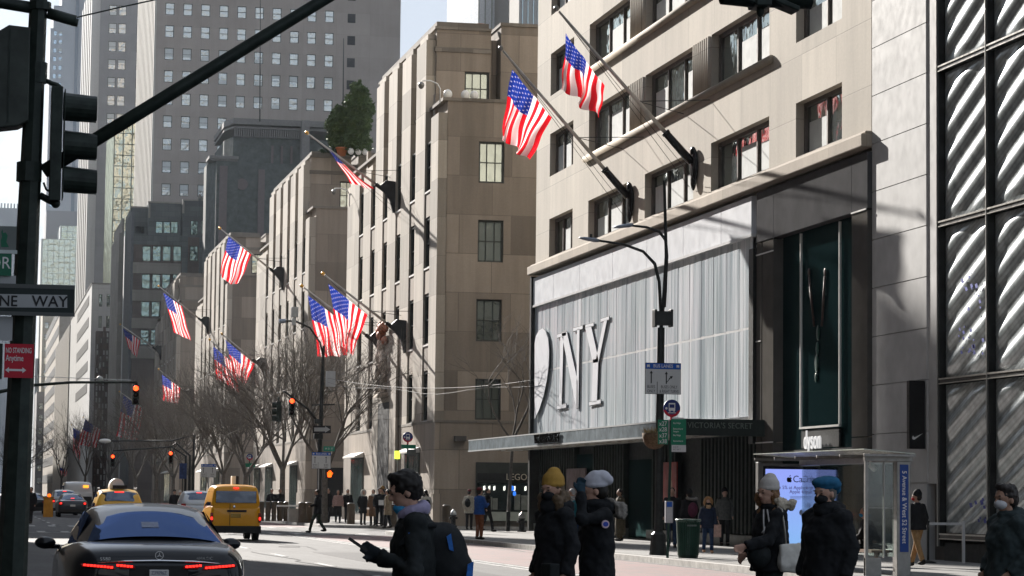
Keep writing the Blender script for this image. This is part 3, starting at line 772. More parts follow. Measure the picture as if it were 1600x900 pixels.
m_ = MB(); m_.box(23.95, 28.5, 122.25, 122.5, .42, .85); part(m_, 'sill', plain('pale_green_stone', (.42, .46, .40), .6, var=.12), B3)
m_ = MB(); m_.box(22.85, 23.4, 122.1, 122.5, 4.25, 4.5); part(m_, 'wall_lamp', plain('dark_lamp_box', (.09, .085, .08), .6, var=.2), B3)
M_awn = plain('pale_awning', (.62, .60, .56), .6, var=.1)
def bay_window(B, X, ya, yb, z0, z1):
    m_ = MB(); m_.box(X-.06, X+.03, ya, yb, z0, z1); o = part(m_, 'shop_window_frame', M_frame, B)
    n_ = 3
    for k in range(n_):
        a = ya+.1+(yb-ya-.2)*k/n_; b = ya+.1+(yb-ya-.2)*(k+1)/n_-.08
        g_ = MB(); g_.box(X-.08, X-.05, a, b, z0+.1, z1-.1); part(g_, 'shop_window', glass('street_shop_glass', (.03, .045, .045), .45, .06, .25), B)
    a_ = MB(); a_.prism([(X-.02, z1+.28), (X-.55, z1+.05), (X-.55, z1-.03), (X-.02, z1)], (0, ya, 0), (1, 0, 0), (0, 0, 1), (0, yb-ya, 0)); part(a_, 'awning', M_awn, B)
bay_window(B3, RX, 126.6, 131.0, .5, 3.75); bay_window(B3, RX, 145.4, 150.2, .5, 3.75)
m_ = MB(); m_.box(RX-.12, RX+.1, 133.4, 141.6, .15, 10.2); m_.box(RX-.2, RX-.1, 133.2, 134.0, .15, 8.4); part(m_, 'portal', M_rockp, B3)
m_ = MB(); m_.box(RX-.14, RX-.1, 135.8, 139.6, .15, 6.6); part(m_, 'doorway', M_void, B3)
m_ = MB(); rnd = random.Random(11)
m_.box(RX-.5, RX-.1, 136.1, 138.9, 6.9, 7.15)
for k in range(46):
    z = 7.2+rnd.random()*2.7; yy = 137.5+rnd.uniform(-.75, .75)*(1.0 if z < 9 else .8)
    m_.ball((RX-.25+rnd.uniform(-.12, .08), yy, z), (rnd.uniform(.14, .24), rnd.uniform(.12, .28), rnd.uniform(.2, .45)), 8, 6)
part(m_, 'carved_relief', plain('carved_stone', (.42, .37, .31), .8, var=.35, scale=5, bumpy=.5), B3, smooth=True)
m_ = MB()
for k in range(16):
    z = 9.9+rnd.random()*.9; m_.ball((RX-.35+rnd.uniform(-.15, .1), 137.3+rnd.uniform(-.8, .7), z), (.2, .28, .26), 8, 6)
part(m_, 'carved_relief', plain('reddish_gilt_stone', (.36, .15, .09), .6, .2, var=.5, scale=3), B3, smooth=True)
# roof furniture of block 3
m_ = MB()
c0 = onY(749, 42, 128.0); m_.lathe([(.26, 0), (.30, .2), (.42, .42), (.44, .46), (.34, .46), (.24, .1), (.01, .08)], (c0.x, 128, 25.35), 20)
o = m_.build('plant_urn', plain('terracotta', (.42, .14, .05), .7, var=.2), smooth=True); tag(o, 'wide terracotta urn standing on the roof parapet of the brown stone block', 'urn')
def floodlight(p, lab):
    m_ = MB(); c = Vector(p)
    e = empty('floodlight', c, label=lab, cat='floodlight', group='floodlights on the stone block roof terraces')
    m_.tube([(0, 0, 0), (0, 0, .16)], .03, 8); m_.build('bracket', M_black, e)
    m_ = MB(); m_.ball((0, 0, .33), (.22, .16, .24), 14, 8); m_.build('lamp_head', M_white, e, smooth=True)
for px, py, lab in ((700, 146, 'white round floodlight standing alone on the lower roof ledge'), (727, 150, 'white round floodlight, left one of the pair under the roof window'), (741, 150, 'white round floodlight, right one of the pair under the roof window')):
    v = onY(px, py, 123.6); floodlight((v.x, 123.6, 21.1), lab)
def cctv(p, lab):
    e = empty('security_camera', p, label=lab, cat='camera', group='white dome cameras on bent arms at the block corners')
    m_ = MB(); m_.tube([(0, 0, -.9), (0, 0, -.2), (-.15, 0, .05), (-.5, 0, .18), (-.9, 0, .16), (-.95, 0, .05)], .035, 8); m_.build('arm', M_white, e, smooth=True)
    m_ = MB(); m_.lathe([(.03, .1), (.12, .06), (.16, -.04), (.15, -.1), (.1, -.2), (.02, -.25)], (-.95, 0, 0), 14); m_.build('dome', M_steel, e, smooth=True)
cctv((RX+.05, 122.5, 21.7), 'white dome camera on bent arm at the top corner of the nearest brown block')
cctv((RX-.0, 152.8, 19.9), 'white dome camera on bent arm beside the furled flag')

slots2 = [(a-.84, a+.84) for a in (174.6, 179.1, 183.6, 188.1, 192.5, 197.0)]
nw2 = [(25.6, 17.0, 20.1), (25.4, 13.1, 15.2), (25.2, 21.35, 23.3), (29, 13.1, 15.2)]
B2 = stone_block('brown stone block in the middle of the pilastered row, evergreens on its roof', 171.8, 204.5, slots2, 20.95, 24.9, 199.0, nw2, nw=1.55)
bay_window(B2, RX, 176, 180, .5, 3.6); bay_window(B2, RX, 191, 195.5, .5, 3.6); bay_window(B2, RX, 199.5, 203.5, .5, 3.6)
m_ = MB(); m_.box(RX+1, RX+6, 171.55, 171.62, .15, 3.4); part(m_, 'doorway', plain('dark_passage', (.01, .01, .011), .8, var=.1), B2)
slots1 = [(a-.84, a+.84) for a in (231.8, 236.3, 240.8, 245.3, 249.8, 254.2)]
nw1 = [(25.5, 17.0, 19.6), (25.5, 12.0, 14.6), (25.5, 7.9, 10.2), (25.2, 21.6, 23.4)]
B1b = stone_block('brown stone block third along the pilastered row, behind the highest street flag', 229.0, 262.0, slots1, 20.95, 24.9, 256.0, nw1, nw=1.6)
bay_window(B1b, RX, 233, 238, .5, 3.6); bay_window(B1b, RX, 246, 252, .5, 3.6)
slots0 = [(a-.72, a+.72) for a in (291, 295.5, 300, 304.5, 309, 313.5)]
B0 = stone_block('brown stone block farthest along the pilastered row, small tree on its roof', 287.0, 322.0, slots0, 23.0, 26.0, 317.0, [(26, 12, 14.5), (26, 8, 10.5)], nw=1.6)
bay_window(B0, RX, 292, 300, .5, 3.8)

# ------------------------------------------------------------------ the high buildings behind
RB = random.Random(77)
def grid_building(label, YN, YS, X0, X1, ztop, mat, cols, rows, ww, wh, gm, zb=0, name='office_tower', fm=None, recess=.25, maxparts=96, ropes=None, wrows=2, wcols=1, cat='building', skip=()):
    """cols: window centre x list; rows: sill z list"""
    B = empty(name, (X0, YN, zb), label=label, cat=cat)
    ops = [(x-ww/2, x+ww/2, z, z+wh) for x in cols for z in rows if (x, z) not in skip]
    m_ = MB(); mass(m_, X0, X1, YN, YS, zb, ztop, ops, (), recess); part(m_, 'wall', mat, B)
    n_ = 0; mb = MB(); pb = MB()
    lst = sorted(ops, key=lambda q: (round(q[2], 2), q[0]))
    for a, b, c, d in lst:
        if n_ < maxparts:
            o = win(((a+b)/2, YN+recess-.06, c), b-a, d-c, 'N', B, cols=wcols, rows=wrows, gm=gm, fm=fm or M_frame, fr=.09, blind=RB.choice([None, None, (-.3,), (-.55,), (-.8,), (.35,)])); adopt(o, B); n_ += 1
        else:
            y = YN+recess-.12; mb.cur = 0
            mb.box(a, b, y, y+.05, c, c+.08); mb.box(a, b, y, y+.05, d-.08, d); mb.box(a, a+.09, y, y+.05, c, d); mb.box(b-.09, b, y, y+.05, c, d); mb.box(a, b, y, y+.05, (c+d)/2-.04, (c+d)/2+.04)
            mb.cur = 1; mb.box(a+.02, b-.02, y+.07, y+.09, c+.02, d-.02)
    if mb.v:
        o = part(mb, 'upper_windows', [fm or M_frame, gm], B); o['kind'] = 'stuff'
    return B
M_tow = stone('tower_stone', (.345, .305, .275), 5.15, 3.42, .02, .85, .06, .1, off=0)
M_tglass = glass('tower_window_glass', (.22, .225, .215), .5, .05, .8, tint=(.92, .95, .92), wscale=1.4)
YT = 385.0; XT = onY(245, 20, YT).x; XTe = onY(626, 20, YT).x
zr0 = onY(300, 243, YT).z       # a reference sill
c1 = [onY(px, 20, YT).x for px in (265.5, 293.5, 321.5, 350, 378, 405.5, 433, 460.5, 487.5, 515)]
rowsT = [onY(300, 24.6, YT).z - 3.44*k for k in range(-9, 12)]
rowsT = [z for z in rowsT if z > 33]
TW = grid_building('very tall grey stone slab tower with a regular grid of small paned windows', YT, YT+45, XT, XTe, 112, M_tow, c1, rowsT, 1.36, 1.82, M_tglass, zb=0, recess=.22)
m_ = MB(); xd = onY(549.5, 20, YT).x
for z in rowsT: m_.box(xd-.6, xd+.6, YT-.02, YT+.05, z+.1, z+1.5)
part(m_, 'vent_openings', plain('louvre_black', (.03, .03, .032), .7, var=.3, scale=3), TW)
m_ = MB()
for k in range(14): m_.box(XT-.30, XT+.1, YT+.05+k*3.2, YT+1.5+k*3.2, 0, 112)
part(m_, 'pilasters', plain('sunlit_pier_stone', (.42, .40, .36), .8, var=.08), TW)  # paler than the tower wall: sun on the east side put into the colour
m_ = MB(); m_.tube([(onY(418, 150, 330).x, 346, 36), (onY(406, 0, 346).x, 346, 62)], .05, 6)
# stepped block at the foot of the tower (dark and brown bands)
M_dk = stone('dark_green_stone', (.135, .146, .142), 1.9, .75, .02, .7, .15, .2); M_br = stone('brown_band_stone', (.15, .122, .108), 2, 1.0, .01, .8, .1, .15); M_lt = stone('light_band_stone', (.30, .275, .24), 2.4, 2, .015, .8, .08, .15)
YS_ = 368.0
def zz(py, px=300): return onY(px, py, YS_).z
def xx(px, py=400): return onY(px, py, YS_).x
SB = empty('office_building', (xx(209), YS_, 0), label='dark stepped office block with brown and pale bands below the tall grey tower', cat='building')
wc = [229, 245, 260.5, 277]
rws = [(408, 384), (451, 428), (495, 471), (539, 515)]
ops = []
for px in wc:
    for (pb, pt_) in rws: ops.append((xx(px)-.62, xx(px)+.62, zz(pb, px), zz(pt_, px)))
for px in (303,):
    for (pb, pt_) in rws: ops.append((xx(px)-.62, xx(px)+.62, zz(pb, px), zz(pt_, px)))
m_ = MB(); mass(m_, xx(209), xx(430), YS_, YS_+17, 0, zz(368, 220), ops, (), .3); part(m_, 'wall', M_br, SB)
m_ = MB()
for (pt_, pb) in ((410, 427), (453, 470), (497, 513), (541, 560)):
    m_.box(xx(209)-.1, xx(283), YS_-.12, YS_-.003, zz(pb, 220), zz(pt_, 220))
part(m_, 'pale_bands', M_lt, SB)
m_ = MB(); m_.box(xx(209)-.1, xx(284), YS_-.1, YS_-.003, zz(382, 220), zz(367, 220)); m_.box(xx(284), xx(293), YS_-.3, YS_-.003, 0, zz(365, 284)); m_.box(xx(311), xx(326), YS_-.3, YS_-.003, 0, zz(365, 300))
part(m_, 'dark_facing', M_dk, SB)
ops2 = [(xx(px, 350)-.55, xx(px, 350)+.55, zz(363, px), zz(344, px)) for px in (250, 262, 274)]
m_ = MB(); mass(m_, xx(233, 350), xx(284, 350), YS_+1.5, YS_+17, zz(366, 240), zz(316, 260), ops2, (), .3)
mass(m_, xx(207, 350), xx(233, 350), YS_+3.5, YS_+17, zz(366, 220), zz(321, 220), [(xx(222, 350)-.6, xx(222, 350)+.5, zz(360, 220), zz(350, 220))], (), .3)
part(m_, 'upper_wall', M_dk, SB)
ops3 = [(xx(px, 350)-.55, xx(px, 350)+.55, zz(367, px), zz(344, px)) for px in (304, 319, 335, 350)]
m_ = MB(); mass(m_, xx(286, 350), xx(371, 350), YS_+.4, YS_+17, zz(371, 300), zz(314, 320), ops3, (), .3)
mass(m_, xx(371, 350), xx(425, 350), YS_+2, YS_+17, zz(371, 300), zz(325, 390), (), ())
for px in (312, 328, 342): m_.box(xx(px, 350)-.22, xx(px, 350)+.22, YS_+.1, YS_+.4, zz(372, px), zz(306, px))
part(m_, 'upper_wall', M_dk, SB)
m_ = MB(); m_.box(xx(286, 350)-.1, xx(371, 350), YS_+.3, YS_+.9, zz(314, 320), zz(312, 320)); m_.box(xx(233, 350)-.1, xx(286, 350), YS_+1.4, YS_+2, zz(316, 260), zz(313.5, 260)); m_.box(xx(207, 350)-.1, xx(233, 350), YS_+3.4, YS_+4, zz(321, 220), zz(318.5, 220))
for px, pa, pb_ in ((287, 316, 333), (234, 318, 340), (312, 303, 310), (328, 303, 310), (343, 303, 310)): m_.box(xx(px, 330)-.18, xx(px, 330)+.1, YS_+.05, YS_+.4, zz(pb_, px), zz(pa, px))
part(m_, 'pale_coping', M_lt, SB)  # coping and edge strips in the pale band stone
for (a, b, c, d) in ops+ops3+ops2:
    yy = YS_+.25 + (1.5 if (a, b, c, d) in ops2 else .4 if (a, b, c, d) in ops3 else 0)
    o = win(((a+b)/2, yy, c), b-a, d-c, 'N', SB, cols=1, rows=2, gm=glass('teal_window_glass', (.10, .16, .15), .38, .05, .7, tint=(.72, .95, .9), wscale=1.2), fm=M_frame, fr=.1); adopt(o, SB)
# its shaded street face with steel ribs
m_ = MB()
for k in range(7): m_.box(xx(209)-.45, xx(209)-.01, YS_+.5+k*2.3, YS_+1.3+k*2.3, 0, zz(330, 205))
part(m_, 'ribs', plain('dark_steel_rib', (.12, .125, .13), .5, .3, var=.1), SB)
m_ = MB(); m_.box(xx(200), xx(209)-.5, YS_+16.9, YS_+40, 0, zz(322, 200)); m_.box(xx(196), xx(200), YS_+17.5, YS_+40, 0, zz(345, 196)); part(m_, 'side_wall', M_lt, SB)
# dark cornice penthouse
YP = 345.0
def xp(px, py=250): return onY(px, py, YP).x
def zp(py, px=400): return onY(px, py, YP).z
PH = empty('office_building', (xp(355), YP, 0), label='black stone building with ribbed cornice and round medallion, before the tall grey tower', cat='building')
M_bk = plain('black_stone', (.065, .075, .072), .8, var=.35, scale=1.2)
m_ = MB(); m_.prism([(xp(356), YP+6), (xp(366), YP+2), (xp(540), YP+2), (xp(540), YP+20), (xp(356), YP+20)], (0, 0, 20), (1, 0, 0), (0, 1, 0), (0, 0, zp(212)-20))
m_.prism([(xp(327), YP+4), (xp(338), YP), (xp(480), YP), (xp(480), YP+8), (xp(327), YP+8)], (0, 0, 10), (1, 0, 0), (0, 1, 0), (0, 0, zp(252, 345)-10))
m_.box(xp(338), xp(372), YP-.5, YP-.01, 20, zp(252, 345)); part(m_, 'wall', M_bk, PH)
m_ = MB(); M_cor = plain('grey_cornice', (.15, .145, .14), .7, var=.12)
m_.prism([(xp(354), YP+5), (xp(365), YP+1), (xp(542), YP+1), (xp(542), YP+20), (xp(354), YP+20)], (0, 0, zp(193)), (1, 0, 0), (0, 1, 0), (0, 0, .8))
m_.prism([(xp(355), YP+5.4), (xp(366), YP+1.4), (xp(542), YP+1.4), (xp(542), YP+20), (xp(355), YP+20)], (0, 0, zp(199)), (1, 0, 0), (0, 1, 0), (0, 0, .3))
for k in range(60):
    x = xp(367)+k*.30
    if x < xp(472): m_.box(x, x+.17, YP+1.5, YP+1.9, zp(212), zp(199.5))
m_.box(xp(326), xp(372), YP-.9, YP+4, zp(249, 345), zp(244.5, 345)); m_.box(xp(328), xp(371), YP-.7, YP+4, zp(252, 345), zp(249.5, 345))
m_.box(xp(471), xp(483), YP-.2, YP+2.2, 28, zp(188, 470))
part(m_, 'cornice', M_cor, PH)
m_ = MB(); M_pk = plain('purplish_pilaster', (.115, .095, .095), .7, var=.1)
m_.box(xp(343), xp(355), YP-.8, YP-.51, 20, zp(260, 345)); m_.box(xp(404), xp(414), YP-.3, YP-.01, 20, zp(265)); 
for px in (427.5, 442.5, 457.5): m_.box(xp(px)-.14, xp(px)+.14, YP+1.6, YP+1.99, 20, zp(224))
part(m_, 'pilasters', M_pk, PH)
m_ = MB(); c0 = onY(378, 288, YP-.05); m_.prism([(.78*cos(t), .78*sin(t)) for t in [2*pi*k/20 for k in range(20)]], (c0.x, YP-.25, c0.z), (1, 0, 0), (0, 0, 1), (0, .22, 0)); part(m_, 'medallion', M_pk, PH)
for px, lean, y_a, y_b in ((406, 0, 62, 190), (536, 0, 60, 168)):
    m_ = MB(); a = onY(px, y_b, 346); b = onY(px+1, -30 if px == 406 else y_a, 346); m_.tube([a, b], [.09, .05], 8)
    o = m_.build('roof_mast', M_black, smooth=True); tag(o, 'thin black mast rising from the black cornice building' if px == 406 else 'shorter thin black mast near the bushy roof tree', 'mast')

# far towers (seen through the air of the avenue)
YU = 500.0
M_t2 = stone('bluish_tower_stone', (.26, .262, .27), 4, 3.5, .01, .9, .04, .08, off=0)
XU0, XU1 = onY(157, 20, YU).x, onY(226, 20, YU).x
cU = [onY(px, 60, YU).x for px in (175.8, 190.8, 219.5)]
rU = [onY(180, 24+28.2*k, YU).z for k in range(-1, 7)]
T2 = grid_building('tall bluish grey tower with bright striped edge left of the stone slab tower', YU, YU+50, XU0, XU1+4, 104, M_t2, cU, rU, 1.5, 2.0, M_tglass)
m_ = MB(); m_.box(cU[0]-.75, cU[0]+.75, YU-.02, YU+.02, 60, 61)
m_ = MB()
for k in range(6): m_.box(XU0-1.65, XU0-.05, YU+.4+k*9.0, YU+4.5+k*9.0, 0, 104)
m_.box(XU0-.55, XU0, YU+.2, YU+50, 0, 104)
part(m_, 'pilasters', plain('sunlit_edge_stone', (.46, .46, .45), .7, var=.04), T2)  # bright east side: sunlight on the pilasters is put into the stone colour
def curtain(label, YN, pxl, pxr, pyt, pcol, prow, py_ref, gm, fm, depth=30, name='glass_building', zb=0, edge=None, bump_=0):
    X0, X1 = onY(pxl, py_ref, YN).x, onY(pxr, py_ref, YN).x; Z1 = onY((pxl+pxr)/2, pyt, YN).z
    s_ = YN*.98/4000
    B = empty(name, (X0, YN, zb), label=label, cat='building')
    m_ = MB(); m_.box(X0, X1, YN, YN+depth, zb, Z1); part(m_, 'glazing', gm, B)
    m_ = MB(); dx = pcol*s_; dz = prow*s_; x = X0
    while x < X1+.01: m_.box(x-.09, x+.09, YN-.12, YN-.003, zb, Z1); x += dx
    z = Z1
    while z > max(zb, 0): m_.box(X0, X1, YN-.1, YN-.005, z-.12, z); z -= dz
    part(m_, 'mullions', fm, B)
    if edge: m_ = MB(); m_.box(X0-.5, X0-.02, YN, YN+depth, zb, Z1); part(m_, 'edge_wall', edge, B)
    return B
M_wavy = glass('wavy_mirror_glass', (.30, .33, .26), .62, .04, 2.2, tint=(.95, 1, .84), wscale=.55)
M_mull = plain('pale_mullion', (.35, .37, .34), .5, var=.1)
curtain('low wavy mirror glass front with yellow green panes below the bluish grey tower', 455, 178, 223, 191, 14, 17.5, 250, M_wavy, plain('dark_mullion', (.12, .14, .12), .5, var=.1))
curtain('pale green wavy mirror glass block behind the one way sign', 900, 66, 139, 374, 8.6, 9, 400, M_wavy, M_mull, edge=plain('white_edge', (.5, .52, .5), .6, var=.03))
curtain('small upper glass box on the pale green mirror glass block', 930, 95, 139, 353, 9, 9, 400, M_wavy, M_mull, edge=plain('white_edge', (.5, .52, .5)), zb=60)
BX3 = grid_building('blunt grey concrete block behind the mirror glass block', 960, 985, onY(72, 350, 960).x, onY(145, 350, 960).x, onY(110, 330, 960).z, plain('far_grey', (.22, .22, .23), .8, var=.05), [], [], 1, 1, M_tglass)
YB = 1050.0
XB0, XB1 = onY(90, 60, YB).x, onY(145, 60, YB).x
M_bt = plain('hazy_blue_stone', (.30, .32, .35), .8, var=.04)  # bluish because the haze of distance is put into the stone colour
cB = [onY(px, 100, YB).x for px in (85.2, 93.7)]; rB = [onY(88, 69+13.4*k, YB).z for k in range(-1, 26)]
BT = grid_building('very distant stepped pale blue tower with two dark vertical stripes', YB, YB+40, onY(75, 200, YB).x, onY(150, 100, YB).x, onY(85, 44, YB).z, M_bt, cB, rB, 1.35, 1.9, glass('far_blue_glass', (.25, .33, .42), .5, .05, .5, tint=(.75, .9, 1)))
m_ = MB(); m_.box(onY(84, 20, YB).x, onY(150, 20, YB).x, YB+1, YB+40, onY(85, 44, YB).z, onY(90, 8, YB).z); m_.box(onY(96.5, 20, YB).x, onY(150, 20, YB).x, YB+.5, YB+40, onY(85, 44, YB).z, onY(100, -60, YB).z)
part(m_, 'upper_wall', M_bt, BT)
m_ = MB()
for px in (119, 141.5): m_.box(onY(px-2.6, 100, YB).x, onY(px+2.6, 100, YB).x, YB-.4, YB+1, 60, onY(px, -60 if px < 130 else 2, YB).z)
part(m_, 'dark_stripes', plain('slate_stripe', (.13, .16, .20), .6, var=.05), BT)
m_ = MB(); YF = 1400.0
FT = empty('office_tower', (onY(0, 330, YF).x, YF, 0), label='pale distant tower of vertical bars low at the left edge', cat='building')
m_ = MB(); m_.box(onY(-6, 330, YF).x, onY(33, 330, YF).x, YF, YF+30, 0, onY(10, 325, YF).z)
for k in range(8): x = onY(-4+k*5.0, 330, YF).x; m_.box(x, x+.8, YF-1, YF, 0, onY(10, 318, YF).z)
part(m_, 'wall', M_bt, FT)
# white office block with scaffold, and the street wall beyond it
YWh = 440.0
def xw(px, py=500): return onY(px, py, YWh).x
def zw(py, px=160): return onY(px, py, YWh).z
M_wh = stone('white_cladding', (.40, .405, .40), 2.6, 1.9, .02, .72, .04, .08, off=0)
cW = [xw(157, 480), xw(169, 480), xw(180.5, 480)]; rW = [(zw(479), zw(460)), (zw(512.5), zw(493.5)), (zw(546), zw(527)), (zw(580), zw(560))]
WB = empty('office_building', (xw(143), YWh, 0), label='white panelled office block with slit windows behind the brown scaffold', cat='building')
m_ = MB(); ops = [(x-.28, x+.28, a, b) for x in cW for a, b in rW]; mass(m_, xw(142.5), xw(215), YWh, YWh+95, 0, zw(444), ops, (), .3); part(m_, 'wall', M_wh, WB)
m_ = MB(); m_.box(xw(142.5)-.1, xw(215), YWh-.1, YWh+95, zw(444), zw(442)); part(m_, 'parapet', M_cor, WB)
for x in cW:
    for a, b in rW: o = win((x, YWh+.2, a), .56, b-a, 'N', WB, cols=1, rows=1, gm=M_glg, fr=.05); adopt(o, WB)
m_ = MB()
for k, (za, zb) in enumerate([(zw(470), zw(455)), (zw(505), zw(490)), (zw(540), zw(525)), (zw(575), zw(560)), (zw(610), zw(595))]):
    m_.box(xw(142.5)-.06, xw(142.5)-.01, YWh+10, YWh+60, za, zb)
part(m_, 'side_windows', M_void, WB)
m_ = MB(); m_.box(xw(188), xw(226), YWh-8, YWh-1, 0, zw(375, 195)); 
for k in range(6): m_.box(xw(190), xw(225), YWh-8.3, YWh-8.01, zw(380+k*12, 195)-.3, zw(380+k*12, 195))
LB = m_.build('office_building', M_wh); tag(LB, 'slim pale building with horizontal fins between white block and dark stepped block', 'building')
SCF = empty('scaffold', (xw(145), YWh-4, 0), label='tall brown scaffold tower wrapped in netting in front of the white block', cat='scaffold')
m_ = MB(); x0, x1 = xw(147, 600), xw(187, 600); zt = zw(520)
for k in range(9):
    x = x0+(x1-x0)*k/8
    for yy in (YWh-4.5, YWh-2.5): m_.tube([(x, yy, 0), (x, yy, zt)], .10, 5)
z = .5
while z < zt: 
    m_.box(x0, x1, YWh-4.6, YWh-4.45, z-.07, z+.07); m_.box(x0, x1, YWh-2.6, YWh-2.4, z-.07, z+.07); z += 1.0
part(m_, 'poles', plain('dark_scaffold', (.05, .04, .035), .7, var=.2), SCF)
m_ = MB(); z = .5
rnd = random.Random(9)
while z < zt:
    x = x0
    while x < x1-.1:
        if rnd.random() < .55: m_.box(x+.05, x+.5, YWh-3.3, YWh-3.25, z, z+.9)
        x += .55
    z += 1.0
part(m_, 'netting', plain('brown_netting', (.075, .055, .048), .9, var=.4, scale=2), SCF)
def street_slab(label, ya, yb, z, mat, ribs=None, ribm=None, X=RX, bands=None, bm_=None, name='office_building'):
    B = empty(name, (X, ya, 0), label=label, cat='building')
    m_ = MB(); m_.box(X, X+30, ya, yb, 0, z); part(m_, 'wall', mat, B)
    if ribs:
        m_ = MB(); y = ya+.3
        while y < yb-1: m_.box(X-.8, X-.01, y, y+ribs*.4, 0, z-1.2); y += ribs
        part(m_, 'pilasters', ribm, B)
    if bands:
        m_ = MB(); q = 4.0
        while q < z-2: m_.box(X-.08, X-.01, ya+2, yb-2, q, q+bands*.5); q += bands
        part(m_, 'windows', bm_, B)
    return B
street_slab('narrow blue glass street front beyond the white block', 536, 600, onX(120, 500, RX).z+2, plain('pale_blue_panel', (.42, .45, .47), .5, .1, var=.08), bands=4, bm_=M_void)
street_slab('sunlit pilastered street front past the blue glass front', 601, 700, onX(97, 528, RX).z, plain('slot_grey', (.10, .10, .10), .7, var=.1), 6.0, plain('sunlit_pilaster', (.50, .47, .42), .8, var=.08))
street_slab('ornate tan street front with dark leafy balconies', 701, 830, onX(84, 500, RX).z, plain('tan_stone', (.33, .29, .24), .85, var=.15, scale=.3), bands=5, bm_=plain('dark_openings', (.05, .05, .045), .7, var=.2))
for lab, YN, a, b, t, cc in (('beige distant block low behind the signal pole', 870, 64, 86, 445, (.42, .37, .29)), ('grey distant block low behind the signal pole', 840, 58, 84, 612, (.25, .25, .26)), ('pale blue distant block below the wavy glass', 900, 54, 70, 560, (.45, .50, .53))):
    X0, X1, Z1 = onY(a, 600, YN).x, onY(b, 600, YN).x, onY(a, t, YN).z
    rr = [4+k*4.0 for k in range(int(Z1/4)-1)]; cc_ = [X0+1.4+k*2.6 for k in range(int((X1-X0)/2.6))]
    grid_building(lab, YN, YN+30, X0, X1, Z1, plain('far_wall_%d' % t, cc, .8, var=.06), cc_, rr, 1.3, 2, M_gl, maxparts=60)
# two buildings peeping over the near roofs at the upper right
YR = 420.0
curtain('bright white glass tower above the terracotta roof urn', YR, 748, 791, -60, 11, 60, 10, plain('white_tower_glass', (.74, .76, .78), .25, .2, var=.03), M_mull, zb=40, name='glass_tower')  # glazing in one even white
curtain('teal glass strip beside the bright white tower', YR-4, 790.5, 811, -60, 10, 10, 10, glass('teal_glass', (.12, .25, .22), .4, .05, .8, tint=(.7, 1, .92)), M_mull, zb=40, name='glass_tower')
ST = empty('office_tower', (onY(811, 10, 400).x, 400, 40), label='grey stone tower with thin dark window slots beside the teal glass', cat='building')
m_ = MB(); m_.box(onY(811, 10, 400).x, onY(880, 10, 400).x, 400, 430, 40, 110); part(m_, 'wall', plain('pale_grey_stone', (.36, .35, .33), .8, var=.05), ST)
m_ = MB()
for k, px in enumerate((816.5, 825, 833.5, 841, 850)): m_.box(onY(px-.9, 10, 400).x, onY(px+.9, 10, 400).x, 399.9, 399.99, 40, 110)
part(m_, 'window_slots', M_gl, ST)
# the east side of the avenue, outside the picture: it shades the near road
EB = empty('office_building', (-7, 60, 0), label='tall brown office block on the east side of the avenue', cat='building')
ops = [(y, y+2.2, 6+4*k, 8.2+4*k) for y in range(62, 118, 5) for k in range(13)]
m_ = MB(); 
m_.box(-45, -7, -20, 121, 0, 62)
part(m_, 'wall', M_rock, EB)
for (ya, yb, h, x0, lab) in ((152, 228, 27, -7, 'low pale stone block on the east side of the avenue'), (232, 420, 44, -7, 'long mid height block on the east side of the avenue'), (468, 540, 100, -7, 'high brown slab on the east side of the avenue'), (544, 900, 60, -7, 'farthest block on the east side of the avenue')):
    m_ = MB(); m_.box(-45 if h < 90 else -21, x0, ya, yb, 0, h)
    o = m_.build('office_building', M_rock); tag(o, lab, 'building')
m_ = MB(); m_.prism([(215, 0), (226, 0), (226, 77), (215, 73)], (-15.4, 0, 0), (0, 1, 0), (0, 0, 1), (2.0, 0, 0)); tag(m_.build('shade_tower', M_lime), 'unseen slim tower added on the east side to shade the grey stone pier', 'tower')  # unseen tower, added and shaped only to shade the low stone pier
HAZE = MB(); HAZE.box(-1000, 1000, -450, 5200, -2, 135)
def haze():
    mt = bpy.data.materials.new('haze_air'); mt.use_nodes = True; n = mt.node_tree; n.nodes.clear()
    v = n.nodes.new('ShaderNodeVolumePrincipled'); o = n.nodes.new('ShaderNodeOutputMaterial'); L(n, v.outputs[0], o.inputs['Volume'])
    v.inputs['Color'].default_value = (.80, .90, 1.0, 1); v.inputs['Density'].default_value = .00006; v.inputs['Anisotropy'].default_value = .3
    return mt
hz = HAZE.build('haze', haze()); hz['kind'] = 'stuff'
